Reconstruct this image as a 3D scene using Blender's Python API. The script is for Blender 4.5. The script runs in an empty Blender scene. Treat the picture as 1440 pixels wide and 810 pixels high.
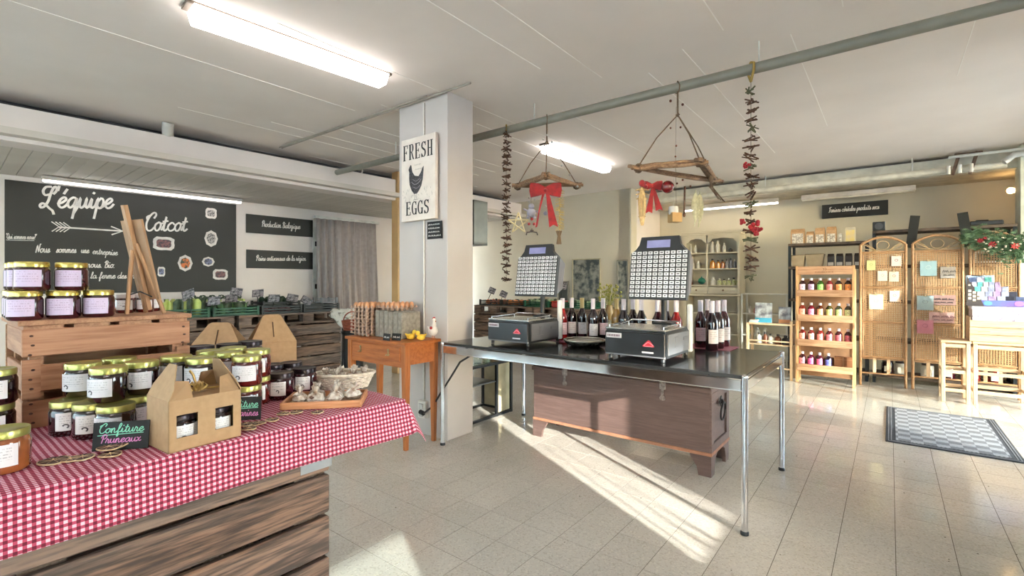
import bpy, bmesh, math, random
from math import sin, cos, pi, radians as R, atan2, hypot
from mathutils import Vector, Matrix
random.seed(7)
SC = bpy.context.scene
COL = SC.collection

# ------------------------------------------------------------------ camera
F, HY, H = 680.0, 396.0, 1.17          # focal length in pixels, horizon row, camera height
cam = bpy.data.cameras.new('camera'); camo = bpy.data.objects.new('camera', cam); COL.objects.link(camo)
camo.location = (0, 0, H); camo.rotation_euler = (pi/2, 0, 0)
cam.sensor_width = 36; cam.lens = F/1440*36; cam.shift_y = (HY-405)/1440; cam.clip_start = .05
SC.camera = camo

# ------------------------------------------------------------------ light and exposure
w = bpy.data.worlds.new('world'); SC.world = w; w.use_nodes = True
wn = w.node_tree; bg = wn.nodes['Background']
sky = wn.nodes.new('ShaderNodeTexSky'); sky.sky_type = 'NISHITA'; sky.sun_disc = False
sky.sun_elevation = R(25); sky.sun_rotation = R(160); sky.air_density = 1.2; sky.dust_density = 1.5
mixs = wn.nodes.new('ShaderNodeMixRGB'); mixs.inputs[0].default_value = .8
mixs.inputs[2].default_value = (.72, .80, 1.0, 1)
wn.links.new(sky.outputs[0], mixs.inputs[1]); wn.links.new(mixs.outputs[0], bg.inputs[0])
bg.inputs[1].default_value = 7.2
sun = bpy.data.lights.new('sun', 'SUN'); suno = bpy.data.objects.new('sun', sun); COL.objects.link(suno)
sun.energy = 6.5; sun.color = (1.0, .96, .90); sun.angle = R(.6)
SUN_EL = R(15.0); SD = Vector((-.41*cos(SUN_EL), .912*cos(SUN_EL), -sin(SUN_EL)))
suno.rotation_euler = SD.to_track_quat('-Z', 'Y').to_euler()
suno.location = (3, -6, 4)
vs = SC.view_settings
SC.display_settings.display_device = 'sRGB'
vs.view_transform = 'Standard'; vs.look = 'None'; vs.exposure = 1.68; vs.gamma = 1; vs.use_curve_mapping = False
SC.cycles.max_bounces = 10; SC.cycles.diffuse_bounces = 8; SC.cycles.glossy_bounces = 4
SC.cycles.transparent_max_bounces = 12; SC.cycles.caustics_reflective = False; SC.cycles.caustics_refractive = False
SC.cycles.sample_clamp_indirect = 6

# ------------------------------------------------------------------ room axes: a = away from the camera along the room, b = rightwards along the back wall
RZ = R(-38.0)
SA, CA = sin(R(38.0)), cos(R(38.0))
def AB(a, b, z=0.0): return Vector((SA*a + CA*b, CA*a - SA*b, z))
def toab(p): return (SA*p[0] + CA*p[1], CA*p[0] - SA*p[1])
def ray_a(px, a):                      # depth at which the sight line of column px meets the plane a
    return a/(SA*(px-720)/F + CA)
def at(px, py, D): return Vector(((px-720)/F*D, D, H-(py-HY)*D/F))
def onz(px, py, z):                    # sight line meets the level z
    return at(px, py, F*(H-z)/(py-HY))
def onz_x(px, D, z): return Vector(((px-720)/F*D, D, z))

# ------------------------------------------------------------------ mesh builder
class B:
    def __init__(s): s.v = []; s.f = []; s.sm = []; s.uv = None
    def add(s, vs, fs, smooth=False, M=None):
        n = len(s.v)
        s.v += [tuple(M @ Vector(v)) if M is not None else tuple(v) for v in vs]
        for f in fs: s.f.append([i+n for i in f]); s.sm.append(smooth)
        return s
    def box(s, c, d, rot=None, bev=0.0):
        hx, hy, hz = d[0]/2, d[1]/2, d[2]/2
        M = Matrix.Translation(c)
        if rot is not None:
            M = M @ (rot if isinstance(rot, Matrix) else Matrix.Rotation(rot[2], 4, 'Z') @ Matrix.Rotation(rot[1], 4, 'Y') @ Matrix.Rotation(rot[0], 4, 'X'))
        if bev <= 0:
            vs = [(x*hx, y*hy, z*hz) for z in (-1, 1) for y in (-1, 1) for x in (-1, 1)]
            return s.add(vs, [(0,2,3,1),(4,5,7,6),(0,1,5,4),(1,3,7,5),(3,2,6,7),(2,0,4,6)], False, M)
        k = min(bev, hx*.9, hy*.9, hz*.9); vs = []; ix = {}
        for sx in (-1, 1):
            for sy in (-1, 1):
                for sz in (-1, 1):
                    for ax in range(3):
                        p = [sx*(hx-k), sy*(hy-k), sz*(hz-k)]; p[ax] = (sx*hx, sy*hy, sz*hz)[ax]
                        ix[(sx, sy, sz, ax)] = len(vs); vs.append(p)
        fs = []
        for ax in range(3):
            o = [i for i in range(3) if i != ax]
            for q in (-1, 1):
                loop = []
                for u, w_ in ((-1,-1),(1,-1),(1,1),(-1,1)):
                    k3 = [0,0,0]; k3[ax] = q; k3[o[0]] = u; k3[o[1]] = w_; loop.append(ix[(*k3, ax)])
                fs.append(loop)
        for ax in range(3):
            o = [i for i in range(3) if i != ax]
            for u in (-1, 1):
                for w_ in (-1, 1):
                    a1 = [0,0,0]; a2 = [0,0,0]; a1[ax] = -1; a2[ax] = 1
                    for t in (a1, a2): t[o[0]] = u; t[o[1]] = w_
                    fs.append([ix[(*a1, o[0])], ix[(*a2, o[0])], ix[(*a2, o[1])], ix[(*a1, o[1])]])
        for sx in (-1, 1):
            for sy in (-1, 1):
                for sz in (-1, 1): fs.append([ix[(sx,sy,sz,0)], ix[(sx,sy,sz,1)], ix[(sx,sy,sz,2)]])
        return s.add(vs, fs, False, M)
    def bb(s, lo, hi, bev=0.0, rot=None):
        return s.box([(lo[i]+hi[i])/2 for i in range(3)], [abs(hi[i]-lo[i]) for i in range(3)], rot, bev)
    def tube(s, pts, r, n=8, cap=True, closed=False):
        pts = [Vector(p) for p in pts]; m = len(pts)
        rs = r if isinstance(r, (list, tuple)) else [r]*m
        ref = None; vs = []
        for i, p in enumerate(pts):
            t = (pts[(i+1) % m]-pts[i-1]) if closed else (pts[min(i+1, m-1)]-pts[max(i-1, 0)])
            if t.length < 1e-9: t = Vector((0, 0, 1))
            t.normalize()
            if ref is None:
                ref = Vector((0, 0, 1)) if abs(t.z) < .9 else Vector((1, 0, 0))
            u = ref - t*ref.dot(t)
            if u.length < 1e-6: u = t.orthogonal()
            u.normalize(); ref = u; v_ = t.cross(u)
            for k in range(n):
                a = 2*pi*k/n; vs.append(p + u*(cos(a)*rs[i]) + v_*(sin(a)*rs[i]))
        fs = []
        for i in range(m if closed else m-1):
            j = (i+1) % m
            for k in range(n): fs.append((i*n+k, i*n+(k+1) % n, j*n+(k+1) % n, j*n+k))
        s.add(vs, fs, True)
        if cap and not closed:
            s.add(vs[:n], [list(range(n))]); s.add(vs[-n:], [list(range(n))])
        return s
    def lathe(s, prof, n=20, c=(0, 0, 0), M=None, sq=None):
        rings = []
        def ring(r, z):
            out = []
            for k in range(n):
                a = 2*pi*k/n; rr = r
                if sq: rr = r*(1+sq*(1/max(abs(cos(a)), abs(sin(a)))-1))
                out.append((c[0]+cos(a)*rr, c[1]+sin(a)*rr, c[2]+z))
            return out
        segs = []
        for i in range(len(prof)-1):
            segs.append((prof[i], prof[i+1]))
        last = None; lastdir = None
        for (r0, z0), (r1, z1) in segs:
            d = atan2(z1-z0, r1-r0)
            share = lastdir is not None and abs((d-lastdir+pi) % (2*pi)-pi) < R(42)
            base = len(s.v)
            if not share:
                s.add(ring(r0, z0), [], True, M); i0 = base; base = len(s.v)
            else: i0 = last
            s.add(ring(r1, z1), [], True, M); i1 = base
            for k in range(n):
                if r0 < 1e-6 and r1 < 1e-6: continue
                s.f.append([i0+k, i0+(k+1) % n, i1+(k+1) % n, i1+k]); s.sm.append(True)
            last = i1; lastdir = d
        return s
    def ball(s, c, r, n=10, m=6, sc=(1, 1, 1)):
        prof = [(r*sin(pi*i/m), -r*cos(pi*i/m)) for i in range(m+1)]
        M = Matrix.Translation(c) @ Matrix.Diagonal((*sc, 1))
        return s.lathe(prof, n, M=M)
    def prism(s, poly, t, M=None):          # polygon in xy, thickness t along z
        n = len(poly)
        vs = [(x, y, -t/2) for x, y in poly] + [(x, y, t/2) for x, y in poly]
        fs = [list(range(n))[::-1], list(range(n, 2*n))] + [(i, (i+1) % n, (i+1) % n+n, i+n) for i in range(n)]
        return s.add(vs, fs, False, M)
    def quad(s, a, b, c, d): return s.add([a, b, c, d], [(0, 1, 2, 3)])
    def ribbon(s, pts, wd, M=None, smooth=3):   # flat pen stroke in the xz plane
        P = [Vector((p[0], p[1])) for p in pts]
        if smooth and len(P) > 2:
            Q = []
            for i in range(len(P)-1):
                p0, p1, p2, p3 = P[max(i-1, 0)], P[i], P[i+1], P[min(i+2, len(P)-1)]
                for k in range(smooth):
                    t = k/smooth
                    Q.append(.5*((2*p1)+(p2-p0)*t+(2*p0-5*p1+4*p2-p3)*t*t+(3*p1-p0-3*p2+p3)*t**3))
            Q.append(P[-1]); P = Q
        vs = []
        for i, p in enumerate(P):
            t = P[min(i+1, len(P)-1)]-P[max(i-1, 0)]
            if t.length < 1e-9: t = Vector((1, 0))
            t.normalize(); n_ = Vector((-t.y, t.x))*wd/2
            e = t*(wd*.35) if i == len(P)-1 else (-t*(wd*.35) if i == 0 else Vector((0, 0)))
            a, b = p+n_+e, p-n_+e; vs += [(a.x, 0, a.y), (b.x, 0, b.y)]
        return s.add(vs, [(2*i, 2*i+1, 2*i+3, 2*i+2) for i in range(len(P)-1)], False, M)

def link(o, parent=None):
    COL.objects.link(o)
    if parent is not None: o.parent = parent
    return o
def mesh(name, b, m):
    me = bpy.data.meshes.new(name); me.from_pydata(b.v, [], b.f)
    me.polygons.foreach_set('use_smooth', b.sm); me.materials.append(m); me.update()
    bm = bmesh.new(); bm.from_mesh(me); bmesh.ops.recalc_face_normals(bm, faces=bm.faces); bm.to_mesh(me); bm.free()
    return me
def obj(name, b, m, parent=None, loc=None, rz=0, me=None):
    o = bpy.data.objects.new(name, me or mesh(name, b, m))
    if loc is not None: o.location = loc
    if rz: o.rotation_euler = (0, 0, rz)
    return link(o, parent)
def tag(o, label, cat, group=None):
    o['label'] = label; o['category'] = cat
    if group: o['group'] = group
    return o
def thing(name, label, cat, loc=(0, 0, 0), rz=0, group=None):
    o = bpy.data.objects.new(name, None); o.empty_display_size = .05
    o.location = loc; o.rotation_euler = (0, 0, rz); COL.objects.link(o)
    return tag(o, label, cat, group)
def stuff(o): o['kind'] = 'stuff'; return o
def struct(name, b, m, parent=None):
    o = obj(name, b, m, parent)
    if parent is None: o['kind'] = 'structure'
    return o
def dup(root, loc, rz=None, label=None, scale=None):
    r = root.copy(); COL.objects.link(r); r.location = loc
    if rz is not None: r.rotation_euler = (0, 0, rz)
    if label: r['label'] = label
    if scale: r.scale = (scale,)*3
    for ch in list(root.children):
        c = ch.copy(); COL.objects.link(c); c.parent = r
        for g in ch.children:
            d = g.copy(); COL.objects.link(d); d.parent = c
    return r

# ------------------------------------------------------------------ materials (all procedural)
def lin(c): return tuple(((x/255)/12.92 if x/255 <= .04045 else ((x/255+.055)/1.055)**2.4) for x in c)
MATS = {}
def M(name, rgb, rough=.6, metal=0.0, rgb2=None, scale=8.0, stretch=(1, 1, 1), bump=0.0, coat=0.0, detail=4, contrast=None, emit=None, spec=None, rnd=0.0, sheen=0):
    if name in MATS: return MATS[name]
    m = bpy.data.materials.new(name); m.use_nodes = True; nt = m.node_tree
    p = nt.nodes['Principled BSDF']
    c1 = lin(rgb); c2 = lin(rgb2 if rgb2 else tuple(max(0, x*.88) for x in rgb))
    tc = nt.nodes.new('ShaderNodeTexCoord'); mp = nt.nodes.new('ShaderNodeMapping'); mp.inputs['Scale'].default_value = stretch
    nz = nt.nodes.new('ShaderNodeTexNoise'); nz.inputs['Scale'].default_value = scale; nz.inputs['Detail'].default_value = detail
    rp = nt.nodes.new('ShaderNodeValToRGB'); lo, hi = contrast or (.35, .65)
    rp.color_ramp.elements[0].position = lo; rp.color_ramp.elements[1].position = hi
    rp.color_ramp.elements[0].color = (*c2, 1); rp.color_ramp.elements[1].color = (*c1, 1)
    L = nt.links.new
    L(tc.outputs['Object'], mp.inputs[0]); L(mp.outputs[0], nz.inputs['Vector']); L(nz.outputs[0], rp.inputs[0])
    out = rp.outputs[0]
    if rnd:
        oi = nt.nodes.new('ShaderNodeObjectInfo'); hs = nt.nodes.new('ShaderNodeHueSaturation')
        mr = nt.nodes.new('ShaderNodeMapRange'); mr.inputs[3].default_value = 1-rnd; mr.inputs[4].default_value = 1+rnd
        L(oi.outputs['Random'], mr.inputs[0]); L(mr.outputs[0], hs.inputs['Value']); L(out, hs.inputs['Color']); out = hs.outputs[0]
    L(out, p.inputs['Base Color'])
    p.inputs['Roughness'].default_value = rough; p.inputs['Metallic'].default_value = metal
    if coat: p.inputs['Coat Weight'].default_value = coat; p.inputs['Coat Roughness'].default_value = .05
    if spec is not None: p.inputs['Specular IOR Level'].default_value = spec
    if sheen: p.inputs['Sheen Weight'].default_value = sheen
    if bump:
        bp = nt.nodes.new('ShaderNodeBump'); bp.inputs['Strength'].default_value = bump; bp.inputs['Distance'].default_value = .004
        L(nz.outputs[0], bp.inputs['Height']); L(bp.outputs[0], p.inputs['Normal'])
    if emit:
        p.inputs['Emission Color'].default_value = (*lin(emit[0]), 1); p.inputs['Emission Strength'].default_value = emit[1]
    MATS[name] = m; return m
def wood(name, rgb, rgb2, axis='x', rough=.6, knots=True, rnd=.10, scale=1.0, bump=.35, grey=None):
    if name in MATS: return MATS[name]
    m = bpy.data.materials.new(name); m.use_nodes = True; nt = m.node_tree; L = nt.links.new
    p = nt.nodes['Principled BSDF']; N = nt.nodes.new
    tc = N('ShaderNodeTexCoord'); oi = N('ShaderNodeObjectInfo'); va = N('ShaderNodeVectorMath'); va.operation = 'MULTIPLY_ADD'
    L(oi.outputs['Random'], va.inputs[0]); va.inputs[1].default_value = (7.3, 3.1, 5.7); L(tc.outputs['Object'], va.inputs[2])
    mp = N('ShaderNodeMapping'); st = {'x': (.7, 10, 10), 'y': (10, .7, 10), 'z': (10, 10, .7)}[axis]
    mp.inputs['Scale'].default_value = tuple(q*scale*1.9 for q in st); L(va.outputs[0], mp.inputs[0])
    n1 = N('ShaderNodeTexNoise'); n1.inputs['Scale'].default_value = 1.2; n1.inputs['Detail'].default_value = 3
    n1.inputs['Distortion'].default_value = .35; L(mp.outputs[0], n1.inputs['Vector'])
    ms = N('ShaderNodeMath'); ms.operation = 'MULTIPLY'; ms.inputs[1].default_value = 24; L(n1.outputs[0], ms.inputs[0])
    sn = N('ShaderNodeMath'); sn.operation = 'SINE'; L(ms.outputs[0], sn.inputs[0])
    n2 = N('ShaderNodeTexNoise'); n2.inputs['Scale'].default_value = 9; n2.inputs['Detail'].default_value = 6; L(mp.outputs[0], n2.inputs['Vector'])
    ad = N('ShaderNodeMath'); ad.operation = 'MULTIPLY_ADD'; ad.inputs[1].default_value = .15; L(sn.outputs[0], ad.inputs[0]); L(n2.outputs[0], ad.inputs[2])
    rp = N('ShaderNodeValToRGB'); rp.color_ramp.elements[0].position = .25; rp.color_ramp.elements[1].position = .72
    rp.color_ramp.elements[0].color = (*lin(rgb2), 1); rp.color_ramp.elements[1].color = (*lin(rgb), 1)
    L(ad.outputs[0], rp.inputs[0]); out = rp.outputs[0]
    if grey:
        ng = N('ShaderNodeTexNoise'); ng.inputs['Scale'].default_value = .45; ng.inputs['Detail'].default_value = 5; L(mp.outputs[0], ng.inputs['Vector'])
        gr = N('ShaderNodeValToRGB'); gr.color_ramp.elements[0].position = .35; gr.color_ramp.elements[1].position = .68; L(ng.outputs[0], gr.inputs[0])
        mg = N('ShaderNodeMixRGB'); mg.inputs[2].default_value = (*lin(grey), 1)
        mf = N('ShaderNodeMath'); mf.operation = 'MULTIPLY'; mf.inputs[1].default_value = .65; L(gr.outputs[0], mf.inputs[0])
        L(mf.outputs[0], mg.inputs[0]); L(out, mg.inputs[1]); 
        mu = N('ShaderNodeMixRGB'); mu.blend_type = 'MULTIPLY'; mu.inputs[0].default_value = .6; L(mg.outputs[0], mu.inputs[1])
        rb = N('ShaderNodeValToRGB'); rb.color_ramp.elements[0].position = .3; rb.color_ramp.elements[0].color = (.35, .33, .32, 1); rb.color_ramp.elements[1].position = .6
        L(ad.outputs[0], rb.inputs[0]); L(rb.outputs[0], mu.inputs[2]); out = mu.outputs[0]
    if knots:
        mk = N('ShaderNodeMapping'); sk = {'x': (2.6, 5, 5), 'y': (5, 2.6, 5), 'z': (5, 5, 2.6)}[axis]; mk.inputs['Scale'].default_value = sk; L(va.outputs[0], mk.inputs[0])
        vo = N('ShaderNodeTexVoronoi'); vo.inputs['Scale'].default_value = 1.3; L(mk.outputs[0], vo.inputs['Vector'])
        kr = N('ShaderNodeValToRGB'); kr.color_ramp.elements[0].position = .05; kr.color_ramp.elements[0].color = (.22, .13, .09, 1); kr.color_ramp.elements[1].position = .17; kr.color_ramp.elements[1].color = (1, 1, 1, 1)
        L(vo.outputs['Distance'], kr.inputs[0]); mm = N('ShaderNodeMixRGB'); mm.blend_type = 'MULTIPLY'; mm.inputs[0].default_value = .85; L(out, mm.inputs[1]); L(kr.outputs[0], mm.inputs[2]); out = mm.outputs[0]
    hs = N('ShaderNodeHueSaturation'); mr = N('ShaderNodeMapRange'); mr.inputs[3].default_value = 1-rnd; mr.inputs[4].default_value = 1+rnd
    L(oi.outputs['Random'], mr.inputs[0]); L(mr.outputs[0], hs.inputs['Value']); L(out, hs.inputs['Color']); L(hs.outputs[0], p.inputs['Base Color'])
    p.inputs['Roughness'].default_value = rough
    bp = N('ShaderNodeBump'); bp.inputs['Strength'].default_value = bump; bp.inputs['Distance'].default_value = .003; L(ad.outputs[0], bp.inputs['Height']); L(bp.outputs[0], p.inputs['Normal'])
    MATS[name] = m; return m
def glassy(name, rgb=(235, 245, 245), tint=.85, ior=1.45):
    if name in MATS: return MATS[name]
    m = bpy.data.materials.new(name); m.use_nodes = True; nt = m.node_tree; N = nt.nodes.new; L = nt.links.new
    nt.nodes.remove(nt.nodes['Principled BSDF']); out = nt.nodes['Material Output']
    t = N('ShaderNodeBsdfTransparent'); c = lin(rgb); t.inputs[0].default_value = tuple(q*tint for q in c)+(1,)
    g = N('ShaderNodeBsdfGlossy'); g.inputs['Roughness'].default_value = .03
    fr = N('ShaderNodeFresnel'); fr.inputs[0].default_value = ior; mx = N('ShaderNodeMixShader')
    ge = N('ShaderNodeNewGeometry'); ib = N('ShaderNodeMath'); ib.operation = 'SUBTRACT'; ib.inputs[0].default_value = 1; L(ge.outputs['Backfacing'], ib.inputs[1]); ff = N('ShaderNodeMath'); ff.operation = 'MULTIPLY'; L(fr.outputs[0], ff.inputs[0]); L(ib.outputs[0], ff.inputs[1])
    L(ff.outputs[0], mx.inputs[0]); L(t.outputs[0], mx.inputs[1]); L(g.outputs[0], mx.inputs[2]); L(mx.outputs[0], out.inputs[0])
    MATS[name] = m; return m
def printed(name, paper, ink, sx=60, sz=26, mark=None):
    """paper with rows of small print, in object coordinates (x along, z up)"""
    if name in MATS: return MATS[name]
    m = bpy.data.materials.new(name); m.use_nodes = True; nt = m.node_tree; N = nt.nodes.new; L = nt.links.new
    p = nt.nodes['Principled BSDF']; tc = N('ShaderNodeTexCoord'); uv = N('ShaderNodeSeparateXYZ'); L(tc.outputs['UV'], uv.inputs[0])
    def math(op, a, b=None, c=None):
        n = N('ShaderNodeMath'); n.operation = op
        for i, q in enumerate((a, b, c)):
            if q is None: continue
            if isinstance(q, (int, float)): n.inputs[i].default_value = q
            else: L(q, n.inputs[i])
        return n.outputs[0]
    rows = math('SINE', math('MULTIPLY', uv.outputs[1], sz)); rows = math('GREATER_THAN', rows, .35)
    mp = N('ShaderNodeMapping'); mp.inputs['Scale'].default_value = (sx, sz/6.28, 1); L(tc.outputs['UV'], mp.inputs[0])
    nz = N('ShaderNodeTexNoise'); nz.inputs['Scale'].default_value = 1; nz.inputs['Detail'].default_value = 1; L(mp.outputs[0], nz.inputs['Vector'])
    txt = math('MULTIPLY', rows, math('GREATER_THAN', nz.outputs[0], .5))
    txt = math('MULTIPLY', txt, math('GREATER_THAN', uv.outputs[1], .3)); txt = math('MULTIPLY', txt, math('LESS_THAN', uv.outputs[1], .9))
    txt = math('MULTIPLY', txt, math('GREATER_THAN', uv.outputs[0], .12)); txt = math('MULTIPLY', txt, math('LESS_THAN', uv.outputs[0], .88))
    txt = math('MULTIPLY', txt, .42)
    if mark:   # small ring-shaped emblem low on the label
        dx = math('SUBTRACT', uv.outputs[0], mark[0]); dy = math('SUBTRACT', uv.outputs[1], mark[1])
        d = math('SQRT', math('ADD', math('MULTIPLY', math('MULTIPLY', dx, dx), 1.8), math('MULTIPLY', dy, dy)))
        ringm = math('MULTIPLY', math('GREATER_THAN', d, .07), math('LESS_THAN', d, .14))
        ringm = math('MULTIPLY', ringm, math('GREATER_THAN', math('ADD', dx, dy), -.06))
        txt = math('MAXIMUM', txt, ringm)
    mx = N('ShaderNodeMixRGB'); mx.inputs[1].default_value = (*lin(paper), 1); mx.inputs[2].default_value = (*lin(ink), 1); L(txt, mx.inputs[0])
    L(mx.outputs[0], p.inputs['Base Color']); p.inputs['Roughness'].default_value = .5
    MATS[name] = m; return m
def uvmesh(name, quads, m):      # quads: list of (4 points, 4 uvs)
    me = bpy.data.meshes.new(name); vs = []; fs = []; uvs = []
    for pts, uu in quads:
        n = len(vs); vs += [tuple(p) for p in pts]; fs.append(tuple(range(n, n+4))); uvs += uu
    me.from_pydata(vs, [], fs); l = me.uv_layers.new(name='UVMap')
    for i, u in enumerate(uvs): l.data[i].uv = u
    me.materials.append(m); me.update(); return me

white_wall = M('wall_paint', (228, 220, 215), .85, rgb2=(220, 212, 207), scale=2, bump=.05)
back_paint = M('back_wall_paint', (204, 197, 178), .85, rgb2=(197, 190, 171), scale=2)
ceil_m = M('ceiling_paint', (240, 232, 225), .9, rgb2=(233, 225, 218), scale=1.5, bump=.12)
soffit_m = M('soffit_boards', (210, 203, 193), .7, rgb2=(202, 195, 185), scale=3, rnd=.04)
chrome = M('chrome', (225, 226, 230), .09, 1.0, rgb2=(205, 206, 210))
black_metal = M('black_metal', (44, 45, 46), .4, .6)
white_metal = M('white_metal', (222, 220, 212), .4)
kraft = M('kraft_board', (174, 140, 102), .75, rgb2=(165, 131, 94), scale=60, bump=.05)
kraft_in = M('kraft_board_inner', (168, 132, 94), .8)
gold = M('gold_lid', (214, 186, 110), .25, .85, rgb2=(196, 190, 100), scale=30)
gold_reflect = M('gold_lid_reflection', (190, 180, 112), .3, .8, rgb2=(168, 170, 96), scale=25)  # greenish reflection on the gold lids put into their colour
dark_lid = M('dark_lid', (52, 36, 42), .3, .5, rgb2=(30, 24, 28), scale=20)
white_lid = M('pale_lid', (206, 190, 186), .4)
jam_dark = M('dark_prune_jam_glass', (38, 14, 14), .12, rgb2=(24, 8, 10), coat=1.0, scale=20)
jam_red = M('red_jam_glass', (96, 26, 22), .12, rgb2=(70, 14, 16), coat=1.0, scale=20)
jam_plum = M('plum_jam_glass', (66, 14, 26), .12, rgb2=(38, 8, 16), coat=1.0, scale=20)
jam_amber = M('amber_jam_glass', (158, 92, 46), .12, rgb2=(120, 62, 34), coat=1.0, scale=20)
black_pl = M('black_plastic', (34, 36, 38), .35, rgb2=(28, 30, 32))
grey_pl = M('grey_plastic', (128, 130, 134), .4)
black_card = M('black_card', (28, 30, 31), .7)
chalk = M('white_lettering', (236, 232, 226), .7)
red_felt = M('red_felt', (158, 14, 22), .8, rgb2=(120, 6, 14), sheen=.5, scale=30)
twine = M('twine', (120, 98, 78), .9, rgb2=(96, 78, 60), scale=120)
twig_m = M('twig_bark', (104, 74, 56), .9, rgb2=(66, 46, 34), scale=60)
driftwood = wood('driftwood', (160, 128, 98), (104, 76, 56), 'x', .8, False)
cream_m = M('cream_paper', (228, 218, 196), .8)
yellow_m = M('yellow', (232, 200, 70), .5)
label_w = printed('white_label', (224, 220, 220), (70, 66, 72), 44, 48, (.3, .25))
label_l = printed('lilac_label', (210, 190, 212), (110, 60, 92), 36, 44)
label_s = printed('small_label', (230, 224, 222), (60, 50, 56), 20, 30, (.5, .3))
pine_x = wood('pine_boards', (196, 156, 122), (166, 122, 90), 'x', .6)
pine_z = wood('pine_posts', (212, 170, 122), (188, 142, 96), 'z', .6)
crate_x = wood('fruit_crate_boards', (182, 136, 100), (154, 106, 76), 'x', .65, rnd=.06)
crate_y = wood('fruit_crate_side', (176, 134, 98), (142, 102, 72), 'y', .65, rnd=.06)
oldwood = wood('weathered_planks', (142, 110, 88), (90, 70, 58), 'x', .75, grey=(114, 106, 99), rnd=.12, bump=.6)
oldwood2 = wood('dark_weathered_planks', (122, 102, 86), (84, 68, 56), 'x', .8, rnd=.12)
honey_x = wood('honey_table_wood', (178, 106, 54), (150, 82, 38), 'x', .45, False, rnd=.03)
honey_z = wood('honey_leg_wood', (182, 112, 60), (156, 90, 44), 'z', .45, False, rnd=.03)
chest_m = wood('chest_wood', (100, 79, 72), (86, 66, 60), 'x', .55, False, rnd=.04, bump=.2)
light_x = wood('light_beech', (200, 174, 142), (182, 152, 118), 'x', .5, False)
light_z = wood('light_beech_posts', (202, 176, 144), (184, 154, 120), 'z', .5, False)
rattan = M('rattan', (176, 138, 100), .6, rgb2=(150, 112, 76), scale=40)
cane = M('cane_webbing', (182, 146, 106), .7, rgb2=(158, 120, 82), scale=60)

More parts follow.
